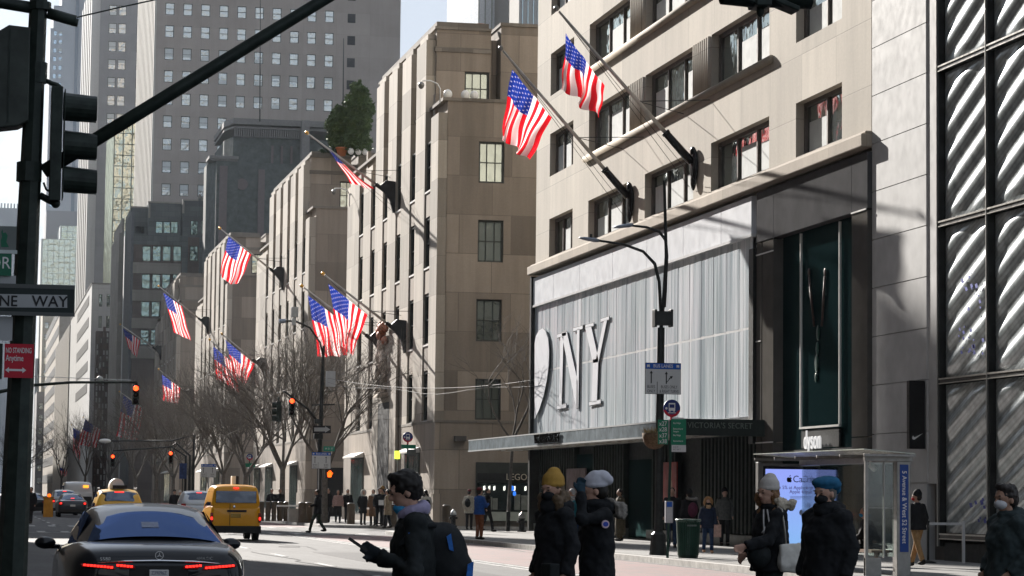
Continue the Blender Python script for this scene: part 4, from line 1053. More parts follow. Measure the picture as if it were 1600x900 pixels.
# ------------------------------------------------------------------ flags on poles
def flag_material():
    mt, n, b = _new('flag_cloth')
    uv = n.nodes.new('ShaderNodeUVMap'); s = n.nodes.new('ShaderNodeSeparateXYZ'); L(n, uv.outputs[0], s.inputs[0])
    u, v = s.outputs[0], s.outputs[1]              # u across the stripes (0 at the union), v along the fly
    par = math_(n, 'MODULO', math_(n, 'FLOOR', math_(n, 'MULTIPLY', u, 13)), 2)
    red, wht, blu = (.60, .010, .02), (.80, .78, .78), (.008, .028, .22)
    c = mixc(n, par, red, wht)
    inu = math_(n, 'MULTIPLY', math_(n, 'LESS_THAN', u, 7/13), math_(n, 'LESS_THAN', v, .4))
    # staggered star field, 11 x 9
    a = math_(n, 'MULTIPLY', v, 11/.4/2); q = math_(n, 'MULTIPLY', u, 9/(7/13)/2)
    def dots(off):
        fa = math_(n, 'SUBTRACT', math_(n, 'FRACT', math_(n, 'ADD', a, off)), .5); fq = math_(n, 'SUBTRACT', math_(n, 'FRACT', math_(n, 'ADD', q, off)), .5)
        d = math_(n, 'ADD', math_(n, 'MULTIPLY', fa, fa), math_(n, 'MULTIPLY', fq, fq)); return math_(n, 'LESS_THAN', d, .02)
    st = math_(n, 'MAXIMUM', dots(.25), dots(.75))
    c = mixc(n, inu, c, mixc(n, math_(n, 'MULTIPLY', st, .32), blu, (.8, .8, .82)))
    L(n, c, b.inputs['Base Color']); b.inputs['Roughness'].default_value = .6; b.inputs['Specular IOR Level'].default_value = .2
    tr = n.nodes.new('ShaderNodeBsdfTranslucent'); L(n, mixc(n, 1.0, c, (1.3, 1.1, 1.1), 'MULTIPLY'), tr.inputs[0])
    ms = n.nodes.new('ShaderNodeMixShader'); ms.inputs[0].default_value = .55
    L(n, b.outputs[0], ms.inputs[1]); L(n, tr.outputs[0], ms.inputs[2]); L(n, ms.outputs[0], n.nodes['Material Output'].inputs[0])
    return mt
M_flag = flag_material()
M_pole = plain('weathered_flagpole', (.50, .47, .43), .5, .2, var=.35, scale=1.6); M_gold = plain('gilt_ball', (.75, .42, .10), .3, .8, var=.1)
def make_flag(Y, A, B, C, D, label, fold=.28, seed=0, waves=2.6, sag=.0, twist=0, dy=0.0):
    """A hoist end near the pole tip, B hoist end down the pole, C fly corner below B, D fly corner below A (survey points), hanging in plane Y"""
    a, b_, c_, d_ = [onY(*p, Y+dy) for p in (A, B, C, D)]
    rnd = random.Random(seed); nu, nv = 52, 48; m_ = MB(); m_.uv = []
    ph = rnd.random()*6
    for j in range(nv+1):
        v = j/nv
        for i in range(nu+1):
            u = i/nu
            p = (a*(1-u)+b_*u)*(1-v)+(d_*(1-u)+c_*u)*v
            amp = fold*(.15+.85*v**.8)
            w = sin(u*waves*2*pi+ph+v*1.7)+.45*sin(u*waves*4.4*pi+ph*2+v*3.1)
            p = p+Vector((.28*amp*cos(u*waves*2*pi+ph+v*2)*(.3+v), amp*w, -sag*sin(pi*u)*v+.12*amp*sin(u*waves*2*pi+ph*1.3)*v))
            p += Vector((.05*sin(v*9+u*4+ph)*v, .05*sin(v*11+ph)*(1-u), 0))
            m_.v.append(tuple(p)); m_.uv.append((u, v))
    for j in range(nv):
        for i in range(nu):
            q = j*(nu+1)+i; m_.f.append((q, q+1, q+nu+2, q+nu+1)); m_.mi.append(0)
    o = m_.build('flag', M_flag, smooth=True); tag(o, label, 'flag', 'flags flying over the avenue'); return o
def make_pole(base, tip, X, label, big=False, ball=True):
    bpt = onX(*base, X); t = onY(*tip, bpt.y)
    E = empty('flagpole', bpt, label=label, cat='flagpole', group='angled flagpoles on the street walls')
    d = (t-bpt); u = d.normalized(); Ln = d.length
    r0 = .075 if big else .075
    m_ = MB(); m_.tube([u*.9, u*(Ln*.5), u*(Ln-.1)], [r0, r0*.85, r0*.55], 10); m_.build('pole', M_pole, E, smooth=True)
    m_ = MB(); m_.ball(u*(Ln+.02), .10 if big else .11, 10, 8); m_.build('ball', M_gold if not big else M_steel, E, smooth=True)
    if big:
        m_ = MB(); m_.tube([u*.25, u*1.5], [.15, .13], 12); m_.tube([u*1.5, u*1.6], [.15, .15], 12)
        m_.ball((-.08, 0, .05), (.12, .33, .62), 14, 10); m_.ball((-.1, 0, -.42), (.09, .2, .36), 12, 8); m_.ball((-.12, 0, .55), (.1, .16, .16), 12, 8)
        m_.build('bracket', plain('glossy_black_iron', (.02, .02, .022), .22, .3, var=.2), E, smooth=True)
    else:
        m_ = MB(); m_.prism([(-1.05, .62), (-.62, .95), (.05, .9), (.05, -.75), (-.12, -.8), (-.35, -.1)], (0, -.13, 0), (u.x*-1 if u.x < 0 else 1, 0, 0), (0, 0, 1), (0, .26, 0))
        m_.tube([u*.3, u*1.3], .11, 8); m_.build('bracket', plain('black_bracket', (.03, .03, .032), .5, .2, var=.2), E)
    m_ = MB()          # guy wires back to the wall
    g0 = u*(Ln*.42); m_.tube([g0, (0, -1.6, g0.z*.95)], .014, 4); m_.tube([g0, (0, 1.6, g0.z*.95)], .014, 4); m_.tube([u*(Ln*.97), (-.1, .5, -.6)], .009, 4); m_.tube([u*(Ln*.97)+Vector((0, .1, 0)), (-.15, -.4, -.5)], .009, 4)
    m_.build('wires', M_black, E)
    return bpt.y
FL = [
 ((1088, 262), (870, 14), BX, (883, 52), (944, 134), (934, 184), (879, 138), 'highest flag, on the right hand pole of the limestone office front', 'long pole with glossy black bracket, nearer of the two on the limestone front', True, dict(fold=.34, waves=1.9, seed=2)),
 ((988, 315), (783, 76), BX, (800, 109), (862, 184), (824, 249), (779, 212), 'large flag hanging before the seam of the limestone and brown stone buildings', 'long pole with glossy black bracket, farther of the two on the limestone front', True, dict(fold=.30, waves=2.0, seed=5)),
 ((617, 310), (480, 208), RX, (510, 228), (524, 243), (582, 296), (552, 288), 'flag furled tight round itself by the wind, red and white tail only', 'flagpole with the furled flag on the nearest brown block', False, dict(fold=.35, waves=1.2, seed=8)),
 ((634, 528), (505, 428), RX, (513, 443), (574, 492), (548, 556), (534, 540), 'flag in front of carved portal, front one of the sunlit pair', 'flagpole above the carved portal, higher of the pair', False, dict(fold=.22, waves=1.6, seed=3)),
 ((600, 545), (472, 447), RX, (481, 461), (531, 500), (540, 556), (500, 558), 'flag in front of carved portal, left one of the sunlit pair', 'flagpole above the carved portal, lower of the pair', False, dict(fold=.3, waves=2.2, seed=4)),
 ((443, 437), (344, 357), RX, (357, 369), (392, 398), (375, 440), (342, 425), 'flag hanging square with rounded hem above the middle blocks', 'flagpole carrying the square hanging flag', False, dict(fold=.25, waves=2.2, seed=6, sag=.5)),
 ((326, 510), (248, 447), RX, (255, 457), (284, 479), (297, 532), (274, 520), 'narrow blown flag before the dark stepped block', 'flagpole carrying the narrow blown flag', False, dict(fold=.3, waves=1.5, seed=7)),
 ((415, 578), (347, 522), RX, (352, 531), (398, 569), (382, 602), (368, 588), 'upper flag of the pair caught among the bare tree tops', 'flagpole of the upper flag among the tree tops', False, dict(fold=.2, waves=1.5, seed=9)),
 ((398, 590), (328, 531), RX, (333, 541), (363, 566), (372, 612), (337, 592), 'lower flag of the pair caught among the bare tree tops', 'flagpole of the lower flag among the tree tops', False, dict(fold=.25, waves=2.0, seed=10)),
 ((252, 552), (188, 507), RX, (192, 513), (219, 532), (213, 560), (202, 545), 'small shaded flag before the brown scaffold', 'flagpole of the small shaded flag before the scaffold', False, dict(fold=.3, waves=1.5, seed=12)),
 ((302, 622), (248, 577), RX, (253, 585), (281, 606), (280, 632), (257, 626), 'flag with bright blue corner low behind the twigs', 'flagpole of the flag low behind the twigs', False, dict(fold=.3, waves=1.8, seed=13)),
 ((238, 648), (187, 612), RX, (193, 618), (226, 640), (216, 690), (183, 682), 'wide dark shaded flag between the two red traffic lamps', 'flagpole of the wide dark shaded flag', False, dict(fold=.4, waves=2.2, seed=14)),
 ((176, 690), (130, 652), RX, (133, 655), (158, 672), (150, 700), (122, 694), 'dark shaded flag overlapping a sunlit one far down the avenue', 'flagpole far down the avenue with the dark flag', False, dict(fold=.4, waves=2.0, seed=15)),
 ((150, 692), (112, 664), RX, (114, 668), (133, 680), (124, 720), (116, 706), 'far sunlit flag half hidden by the dark one', 'flagpole of the far sunlit flag', False, dict(fold=.4, waves=1.6, seed=16)),
 ((118, 744), (92, 726), RX, (94, 730), (105, 736), (103, 745), (95, 742), 'tiny flag farthest down the avenue', 'farthest small flagpole, low at the left above the traffic', False, dict(fold=.4, waves=1.5, seed=17)),
]
for base, tip, X, A, B_, C_, D_, lf, lp, big, kw in FL:
    y = make_pole(base, tip, X, lp, big); make_flag(y, A, B_, C_, D_, lf, **kw)

# ------------------------------------------------------------------ evergreens on the roof
def leafcloud(mb, c, r, n_, rnd, size=.16, shell=.55):
    for k in range(n_):
        th = rnd.uniform(0, 2*pi); cz = rnd.uniform(-1, 1); rr = shell+(1-shell)*rnd.random()
        s = sqrt(1-cz*cz); p = Vector((c[0]+r[0]*rr*s*cos(th), c[1]+r[1]*rr*s*sin(th), c[2]+r[2]*rr*cz))
        a = Vector((rnd.gauss(0, 1), rnd.gauss(0, 1), rnd.gauss(0, 1))).normalized(); b = a.orthogonal().normalized()
        w = size*rnd.uniform(.6, 1.4); mb.quad(p-a*w, p+b*w*.5, p+a*w, p-b*w*.5)
def conifer(px, top, bot, wpx, Y, label, seed):
    rnd = random.Random(seed); b_ = onY(px, bot, Y); t = onY(px, top, Y); h = t.z-b_.z; w = wpx/ (4000/(Y*.98+4))/2
    T = empty('evergreen_tree', b_, label=label, cat='tree', group='evergreens on the roof of the middle brown block')
    m_ = MB()
    for k in range(26):
        f = k/25; z = h*(.04+.93*f); r = w*sqrt(max(0, 1-f**5))*(.85+.12*sin(f*9+seed))+.08
        leafcloud(m_, (rnd.uniform(-.15, .15), rnd.uniform(-.15, .15), z), (r, r, h*.06), 330, rnd, .15, .55)
    mt, n, b = _new('evergreen_leaves%d' % seed); c = ramp(n, noise(n, 2.5, 4), [(.3, (.03, .055, .012)), (.6, (.07, .11, .022)), (.75, (.13, .14, .035))]); L(n, c, b.inputs['Base Color']); b.inputs['Roughness'].default_value = .7
    m_.build('crown', mt, T)
    m_ = MB(); m_.tube([(0, 0, 0), (0, 0, h*.5)], .12, 8); m_.build('trunk', plain('bark', (.08, .065, .05), .9, var=.3), T)
conifer(558, 128, 240, 52, 173.2, 'tall dense evergreen on the roof, right one of two', 21)
conifer(529, 166, 230, 40, 174.0, 'shorter round evergreen on the roof, left one of two', 22)
m_ = MB(); c0 = onY(534, 232, 173); m_.lathe([(.25, -.3), (.4, .2), (.46, .22), (.4, .28), (.02, .25)], (c0.x, 173, 25.05), 16)
tag(m_.build('plant_pot', plain('terracotta', (.42, .14, .05)), smooth=True), 'brown pot at the foot of the roof evergreens', 'pot')
for px, lb in ((548.5, 'left'), (560, 'middle'), (570.5, 'right')):
    v = onY(px, 232, 172.5); floodlight((v.x, 172.5, 24.7), 'white round floodlight under the roof evergreens, %s of three' % lb)
m_ = MB(); rnd = random.Random(4); c0 = onY(503, 232, 173.5)
for k in range(30): leafcloud(m_, (RX+1+rnd.random()*3.2, 173.7+rnd.random()*.4, 25.2), (.3, .2, .15), 40, rnd, .07)
tag(m_.build('roof_hedge', plain('dark_hedge', (.03, .05, .02), .8, var=.4)), 'low clipped hedge along the roof edge below the evergreens', 'hedge')

# ------------------------------------------------------------------ bare street trees
M_bark = plain('grey_bark', (.12, .108, .096), .9, var=.35, scale=6); M_twig = plain('twig_bark', (.12, .105, .09), .8, var=.3)
def bare_tree(x, y, h, seed, label, spread=1.0, lean=(0, 0), th=.16, dens=1.0, fork=.28, z0=.15, group='bare street trees along the avenue'):
    rnd = random.Random(seed); T = empty('bare_tree', (x, y, z0), label=label, cat='tree', group=group)
    tr = MB(); br = MB()
    def grow(mb, p, d, ln, r, lev):
        n_ = 4 if lev < 2 else 3; pts = [p]; rs = [r]; q = Vector(p); dd = Vector(d)
        for k in range(n_):
            dd = (dd+Vector((rnd.gauss(0, .12), rnd.gauss(0, .12), rnd.gauss(.06, .07)))).normalized()
            q = q+dd*ln/n_; pts.append(q.copy()); rs.append(r*(1-.5*(k+1)/n_))
        mb.tube(pts, rs, 7 if lev < 1 else 5 if lev < 3 else 3, cap=False)
        if lev >= 5 or r < .0085: return
        nb = {0: 5, 1: 5, 2: 5, 3: 4, 4: 3}[lev]
        nb = max(2, int(nb*dens+rnd.random()))
        for k in range(nb):
            f = rnd.uniform(.35, 1.0) if k < nb-1 else 1.0
            i = min(int(f*n_), n_-1); base = pts[i].lerp(pts[i+1], f*n_-i if f < 1 else 1)
            ax = dd.orthogonal().normalized(); ax.rotate(Matrix.Rotation(rnd.uniform(0, 2*pi), 3, dd))
            ang = rnd.uniform(.35, .85)*spread
            nd = (dd*cos(ang)+ax*sin(ang)+Vector((0, 0, .18))).normalized()
            grow(br if lev >= 1 else tr, base, nd, ln*rnd.uniform(.55, .8), max(.008, r*rnd.uniform(.42, .6)), lev+1)
    # trunk then limbs
    tp = Vector((lean[0], lean[1], h*fork)); tr.tube([(0, 0, -.1), tp*.5, tp], [th*1.25, th, th*.9], 9, cap=False)
    for k in range(5):
        a = 2*pi*k/5+rnd.random(); d = Vector((cos(a)*.5*spread, sin(a)*.5*spread, 1)).normalized()
        grow(tr, tp*(.9+.1*rnd.random()), d, h*.36, th*.6, 1)
    tr.build('trunk', M_bark, T, smooth=True); o = br.build('branches', M_twig, T)
    return T
def kt(px, X=17.7): return X*4085/(px+44)-4
TR = [(372, 9.4, 41, 'bare tree beyond the far end of the yellow van'), (262, 10.0, 42, 'bare tree between the blue bus board and the right small red signal'), (428, 10.6, 31, 'bare tree with clear forked trunk just right of the yellow van'), (492, 9.6, 32, 'bare tree behind the traffic signal pole before the passage'),
      (338, 10.2, 33, 'bare tree above the bus lane sign'), (287, 10.6, 34, 'bare tree with bluish shade behind the blue bus signs'),
      (236, 10.8, 35, 'bare tree behind the white hire van roof light'), (205, 10.8, 36, 'slender bare tree beside the pole with street name plates'),
      (165, 12, 37, 'bare tree in front of the foot of the scaffold'), (128, 14, 38, 'bare tree behind the white topped van'),
      (92, 15, 39, 'far bare tree with a wide crown near the left pole')]
for px, h, sd, lb in TR:
    y = kt(px); bare_tree(17.7, y, h, sd, lb, spread=1.05, th=.17 if y < 250 else .22, dens=1.0 if y < 260 else .85)
bare_tree(7.2, 420, 11.5, 44, 'bare tree with trunk ending at the amber lamp at far left', spread=1.1, th=.2, dens=.9, z0=0)
bare_tree(23.0, 110.2, 8.2, 45, 'thin young bare tree leaning before the toy shop window', spread=1.0, lean=(.25, .3), th=.075, dens=.6, fork=.5)

# ------------------------------------------------------------------ near signal pole and its signs (silhouettes)
NY = 19.0; SP = 4000/(NY*.979+.1)           # pixels per metre there
def N_(px, py, dy=0.0): return onY(px, py, NY+dy)
P0 = N_(16, 1080); P0.z = 0
E0 = N_(19.5, 900); 
dirp = (N_(62, 0)-N_(22, 830)).normalized(); base = N_(22, 830)-dirp*((N_(22, 830).z)/dirp.z)
M_sig = plain('signal_dark_green', (.018, .026, .022), .5, .1, var=.4, scale=9)
SPole = empty('signal_pole', base, label='dark eight sided traffic signal pole with long slanting arm at the left edge', cat='signal pole')
m_ = MB(); top = N_(64, -80); m_.tube([base, base+dirp*.5, top], [.13, .115, .06], 8); m_.tube([base-Vector((0, 0, .0)), base+dirp*.35], [.24, .16], 8); part(m_, 'pole', M_sig, SPole, bevel=0)
for a, b, r in ((N_(46, 254), N_(45, 284), .092), (N_(59, 98), N_(58, 130), .072), (N_(62, 4), N_(62, 16), .085)):
    m_ = MB(); m_.tube([a, b], r, 10); part(m_, 'collar', M_sig, SPole, smooth=False)
m_ = MB(); m_.tube([N_(68, 268), N_(290, 132), N_(505, 0), N_(760, -150), N_(1000, -215), N_(1260, -240)], [.052, .05, .046, .042, .04, .038], 12); part(m_, 'mast_arm', M_sig, SPole, smooth=True)
m_ = MB(); m_.tube([N_(-40, -24), N_(0, 4), N_(62, 14)], .045, 10); m_.tube([N_(74, 20), N_(118, 33)], .042, 10); m_.tube([N_(112, 34), N_(122, 36)], .03, 10); part(m_, 'short_arm', M_sig, SPole, smooth=True)
m_ = MB(); m_.tube([N_(120, 27), N_(180, 13), N_(240, 0), N_(400, -40)], .006, 5); part(m_, 'cable', M_sig, SPole)
m_ = MB(); m_.tube([N_(72, 126), N_(80, 130), N_(90, 133), N_(97, 140)], .018, 8); m_.tube([N_(62, 305), N_(75, 312), N_(88, 318)], .026, 8); m_.ball(N_(87, 318), .035); m_.tube([N_(68, 285), N_(72, 296), N_(84, 303), N_(94, 308)], .008, 6); part(m_, 'bracket', M_sig, SPole, smooth=True)
SH = empty('traffic_signal', N_(95, 220), label='black three lamp traffic signal head seen from the side on the left pole', cat='traffic signal')
def bx(mb, x0, x1, y0, y1, d0, d1):
    a = N_(x0, y1); c = N_(x1, y0); mb.box(a.x, c.x, NY+d0, NY+d1, a.z, c.z)
m_ = MB(); bx(m_, 76, 98, 139, 315, -.13, .13); bx(m_, 98, 101, 142, 312, -.11, .11); part(m_, 'housing', M_sig, SH, bevel=.012)
for y0, y1 in ((147, 193), (206, 252), (262, 305)):
    m_ = MB(); c0 = N_(99, (y0+y1)/2-3); c1 = N_(151, (y0+y1)/2+2); r = (y1-y0)/SP/2
    n_ = 20
    for k in range(n_-3):
        t0 = -pi/2-.0+ (k+1.5)*2*pi/n_; t1 = t0+2*pi/n_
        q = [(cos(t0), sin(t0)), (cos(t1), sin(t1))]
        m_.quad(*[c0+Vector((0, q[i][0]*r, q[i][1]*r)) for i in (0, 1)], *[c1+Vector((0, q[i][0]*r*.97, q[i][1]*r*.93)) for i in (1, 0)])
        m_.quad(*[c0+Vector((0, q[i][0]*r*.96, q[i][1]*r*.96)) for i in (0, 1)], *[c1+Vector((0, q[i][0]*r*.93, q[i][1]*r*.9)) for i in (1, 0)])
    part(m_, 'visor', M_sig, SH, smooth=True)
    m_ = MB(); m_.tube([c0+Vector((.01, 0, 0)), c0+Vector((.03, 0, 0))], r*.9, 16); part(m_, 'lens', plain('dark_lens', (.02, .01, .01), .2, var=0), SH)
m_ = MB(); a = N_(-30, 200); 
SG2 = empty('traffic_signal', N_(20, 120), label='back of a dark signal housing cut by the left edge of the picture', cat='traffic signal')
m_.prism([tuple((N_(*p).x, N_(*p).z)) for p in ((-45, 60), (-5, 54), (14, 43), (47, 47), (44, 192), (28, 200), (0, 203), (-45, 195))], (0, NY-.12, 0), (1, 0, 0), (0, 0, 1), (0, .24, 0)); part(m_, 'housing', plain('signal_back', (.035, .042, .037), .5, .1, var=.3, scale=5), SG2, bevel=.01)
m_ = MB(); m_.box(N_(16, 0).x, N_(18, 0).x, NY-.128, NY-.122, N_(16, 195).z, N_(16, 50).z); part(m_, 'seam', M_sig, SG2)
# hanging signal at the end of the arm, mostly above the picture
HS = empty('traffic_signal', N_(1190, -90), label='bottom of a hanging traffic signal at the top edge of the picture', cat='traffic signal')
m_ = MB(); m_.tube([N_(1190, -235), N_(1188, -200)], .03, 8); bx(m_, 1175, 1200, -205, 12, -.12, .12)
m_.obox(N_(1160, 0), (.18, 0, -.055), (0, .1, 0), (.004, 0, .016)); m_.obox(N_(1225, 9), (.10, 0, -.035), (0, .1, 0), (.004, 0, .02)); part(m_, 'housing', M_sig, HS, bevel=.01)
for z in (-35, -100, -160):
    m_ = MB(); m_.tube([N_(1200, z+26), N_(1266, z+30)], [.105, .10], 18, cap=False); m_.tube([N_(1176, z+26), N_(1128, z+22)], [.105, .10], 18, cap=False); part(m_, 'visor', M_sig, HS, smooth=True)
m_ = MB(); m_.ball(N_(1188, 17), (.032, .032, .05)); part(m_, 'cap', M_sig, HS, smooth=True)
# signs on the pole
def plate(name, x0, x1, y0, y1, dy, mat, lab, cat='sign', th=.006, bev=0, parent=None):
    m_ = MB(); a = N_(x0, y1, dy); c = N_(x1, y0, dy); m_.box(a.x, c.x, NY+dy-th, NY+dy, a.z, c.z)
    o = m_.build(name, mat, parent, bevel=bev)
    if lab: tag(o, lab, cat)
    return o, a.x, c.x, a.z, c.z
M_sgreen = plain('street_sign_green', (.008, .11, .06), .4, var=.08); M_sblk = plain('sign_black_face', (.012, .02, .02), .45, var=.15); M_sred = plain('sign_red', (.42, .012, .03), .45, var=.1)
M_swht = plain('sign_white', (.34, .35, .36), .5, var=.06); M_swht2 = plain('sign_white_text', (.62, .62, .62), .5, var=0); M_blk0 = plain('sign_text_black', (.012, .012, .014), .5, var=0)
OW, x0, x1, z0, z1 = plate('one_way_sign', -45, 117, 446, 491, -.16, M_sblk, 'black ONE WAY sign with grey white arrow panel on the left pole')
m_ = MB(); m_.prism([tuple((N_(*p, -.17).x, N_(*p, -.17).z)) for p in ((-20, 459), (105, 461), (105, 481), (-20, 480))], (0, NY-.171, 0), (1, 0, 0), (0, 0, 1), (0, .004, 0)); m_.build('arrow_panel', M_swht, OW)
m_ = MB(); 
for a, b in (((-45, 446), (117, 448)), ((-45, 489), (117, 491)), ((115, 446), (117, 491))):
    p = N_(a[0], b[1], -.17); q = N_(b[0], a[1], -.17); m_.box(p.x, q.x, NY-.170, NY-.1665, p.z, q.z)
m_.build('border', plain('sign_edge', (.08, .085, .085), .5, var=0), OW)
c = N_(-21, 470, -.176); text('sign_letters', 'ONE', 17/SP/.72, M_blk0, OW, (c.x, NY-.173, c.z), RN, .001, sx=.95, bold=.0015)
c = N_(50, 471, -.176); text('sign_letters', 'WAY', 17/SP/.72, M_blk0, OW, (c.x, NY-.173, c.z), RN, .001, sx=.98, spacing=1.05, bold=.0015)
NS, *_ = plate('no_standing_sign', 6, 53, 538, 590, -.15, M_sred, 'red NO STANDING Anytime sign with double white arrow on the left pole')
for s_, x, y, sz in (('NO STANDING', 9, 547.5, 8.2), ('Anytime', 9, 559.5, 9.5)):
    c = N_(x, y, -.16); text('sign_letters', s_, sz/SP/.72, M_swht2, NS, (c.x, NY-.158, c.z), RN, .001, sx=.50 if s_[0] == 'N' else .60, bold=.0006)
m_ = MB(); m_.prism([tuple((N_(*p, -.16).x, N_(*p, -.16).z)) for p in ((8, 578), (14, 573.5), (14, 576.3), (35, 576.8), (35, 574), (41, 578.5), (35, 583), (35, 580), (14, 579.5), (14, 582.3))], (0, NY-.1575, 0), (1, 0, 0), (0, 0, 1), (0, .001, 0)); m_.build('arrow', M_swht2, NS)
GS, *_ = plate('street_name_sign', -60, 18.5, 394, 429, -.14, M_sgreen, 'green street name sign with white capital letter cut by the left edge')
c = N_(8.5, 411.5, -.15); text('sign_letters', 'DR', 19/SP/.72, M_swht2, GS, (c.x+.037, NY-.147, c.z), RN, .001, align='RIGHT', sx=.9)
m_ = MB(); a = N_(-60, 394, -.15); b = N_(27, 391, -.15); m_.box(a.x, b.x, NY-.15, NY-.12, a.z, b.z); m_.build('rim', plain('sign_rim', (.45, .5, .5), .4, var=0), GS)
PS, *_ = plate('tour_sign', -40, 26, 354, 390, -.13, plain('dull_sign', (.13, .145, .14), .5, var=.1), 'small dull sign with green statue figure above the green street sign')
m_ = MB(); m_.prism([tuple((N_(*p, -.14).x, N_(*p, -.14).z)) for p in ((2, 386), (1, 376), (3, 370), (2, 362), (4, 358), (5, 364), (9, 363), (12, 368), (10, 378), (14, 386))], (0, NY-.137, 0), (1, 0, 0), (0, 0, 1), (0, .001, 0)); m_.build('figure', M_sgreen, PS)
plate('blank_sign', -40, 25, 431, 444, -.12, M_swht, 'thin pale sign strip between green street sign and ONE WAY sign')
plate('blank_sign', -40, 20, 495, 531, -.12, M_swht, 'pale blank sign plate below the ONE WAY sign')
plate('signal_box', -30, 4, 538, 592, -.1, M_sig, 'dark box behind the red sign at the left edge', 'box', .1)

# ------------------------------------------------------------------ street lamp with two arms, its signs and basket
LX, LYY = 17.15, 64.2
def LN(px, py, Y=LYY): return onY(px, py, Y)
LP = empty('street_lamp', (LX, LYY, .15), label='tall black street lamp with two curved arms over the bus stop', cat='street lamp')
m_ = MB(); b0 = LN(1028, 872); b1 = LN(1033, 512); 
m_.tube([b0, LN(1028.6, 835), LN(1028.7, 831)], [.24, .19, .13], 12); m_.tube([LN(1028.7, 832), LN(1031, 650), b1], [.115, .105, .095], 12); m_.tube([b1, LN(1036, 480), LN(1041, 400), LN(1038, 282)], [.05, .045, .045, .04], 8)
part(m_, 'pole', M_black, LP, smooth=False)
m_ = MB(); m_.tube([LN(1033, 495), LN(1030, 440), LN(1023, 412), LN(1005, 393), LN(975, 382), LN(930, 375)], [.045, .045, .045, .04, .035, .03], 8)
m_.tube([LN(1038, 480), LN(1042, 400), LN(1040, 375), LN(1030, 362), LN(1010, 355), LN(984, 352)], [.045, .045, .045, .04, .035, .03], 8); part(m_, 'arms', M_black, LP, smooth=True)
M_head = plain('lamp_head_grey', (.25, .29, .36), .4, .3, var=.1)
for x0, y0, x1, y1 in ((905, 371.5, 936, 376), (958, 355.5, 989, 351)):
    m_ = MB(); a, b = LN(x0, y0), LN(x1, y1); m_.tube([a, a.lerp(b, .3), a.lerp(b, .8), b], [(.03, .02), (.13, .045), (.12, .06), (.04, .04)], 12); h_ = part(m_, 'lamp_head', M_head, LP, smooth=True)
    m_ = MB(); c = a.lerp(b, .6)+Vector((0, 0, .09)); m_.tube([c-Vector((0, 0, .05)), c+Vector((0, 0, .05))], .035, 8); part(m_, 'sensor', M_black, LP)
m_ = MB(); a = LN(1021, 510); 
for x0, x1, y0, y1 in ((1024, 1047, 487, 508), (1021, 1025, 484, 511), (1046, 1050, 484, 511)):
    p, q = LN(x0, y1), LN(x1, y0); m_.box(p.x, q.x, LYY-.14, LYY+.14, p.z, q.z)
part(m_, 'clamp_box', M_black, LP, bevel=.01)
# bus lanes sign
M_bl = plain('sign_blue', (.012, .09, .42), .45, var=.06); M_sw = plain('bus_sign_white', (.50, .51, .52), .5, var=.05)  # greyish white of the bus sign panels
def bus_lane_sign(Y, x0, x1, y0, y1, lab, turns=True, group='bus lane signs', simple=False):
    W_ = (onY(x1, y0, Y).x-onY(x0, y0, Y).x); c = onY((x0+x1)/2, (y0+y1)/2, Y); H = onY(x0, y0, Y).z-onY(x0, y1, Y).z
    S = empty('bus_lane_sign', c, label=lab, cat='sign', group=group)
    m_ = MB(); m_.box(-W_/2, W_/2, 0, .012, -H/2, H/2); m_.build('panel', M_blk0, S)
    m_ = MB(); m_.box(-W_/2+.012, W_/2-.012, -.004, -.0005, -H/2+.012, H/2-.2*H); m_.build('white_field', M_sw, S)
    m_ = MB(); m_.box(-W_/2+.012, W_/2-.012, -.004, -.0005, H/2-.195*H, H/2-.012); m_.build('blue_band', M_bl, S)
    s = W_/.92
    text('sign_letters', 'BUS LANES', .115*s, M_swht2, S, (0, -.006, H/2-.105*H), RN, .001, 'CENTER', sx=.9, bold=.001)
    m_ = MB()
    for sx_ in (-1, 1): m_.box(sx_*W_*.41-.035*s, sx_*W_*.41+.035*s, -.007, -.005, H/2-.13*H, H/2-.06*H); m_.box(sx_*W_*.41-.03*s, sx_*W_*.41-.015*s, -.007, -.005, H/2-.15*H, H/2-.13*H); m_.box(sx_*W_*.41+.015*s, sx_*W_*.41+.03*s, -.007, -.005, H/2-.15*H, H/2-.13*H)
    m_.build('bus_symbol', M_swht2, S)
    m_ = MB(); f = lambda u, v: (u*W_, v*H)
    def arrow(u0, v0, u1, v1):
        a = Vector((u0*W_, v0*H)); b = Vector((u1*W_, v1*H)); d = (b-a).normalized(); p = Vector((-d.y, d.x)); w = .011*s*1.3; hw = .032*s*1.3; hl = .07*s
        e = b-d*hl; m_.prism([tuple(a-p*w), tuple(e-p*w), tuple(e-p*hw), tuple(b), tuple(e+p*hw), tuple(e+p*w), tuple(a+p*w)], (0, -.007, 0), (1, 0, 0), (0, 0, 1), (0, .002, 0))
    arrow(-.33, -.16, -.33, .25)
    if turns: arrow(.09, -.17, .09, .23); m_.prism([(.09*W_, -.12*H), (.11*W_, -.12*H), (.2*W_, .0), (.185*W_, .02*H)], (0, -.0075, 0), (1, 0, 0), (0, 0, 1), (0, .002, 0)); arrow(.17, -.01, .27, .09)
    else: arrow(.25, -.16, .25, .25)
    m_.box(-.17*W_, -.155*W_, -.006, -.004, -.48*H, -.1*H); m_.build('arrows', M_blk0, S)
    z = -.27*H
    for cx, t1, t2 in ((-.33, 'BUSES', 'ONLY'), ((.17, 'BUSES ONLY', '& RIGHT TURNS') if turns else (.25, 'BUSES', 'ONLY'))):
        text('sign_letters', t1, .105*s, M_blk0, S, (cx*W_, -.006, z), RN, .001, 'CENTER', sx=.72); text('sign_letters', t2, .105*s, M_blk0, S, (cx*W_, -.006, z-.14*H), RN, .001, 'CENTER', sx=.64 if len(t2) > 8 else .72)
    return S
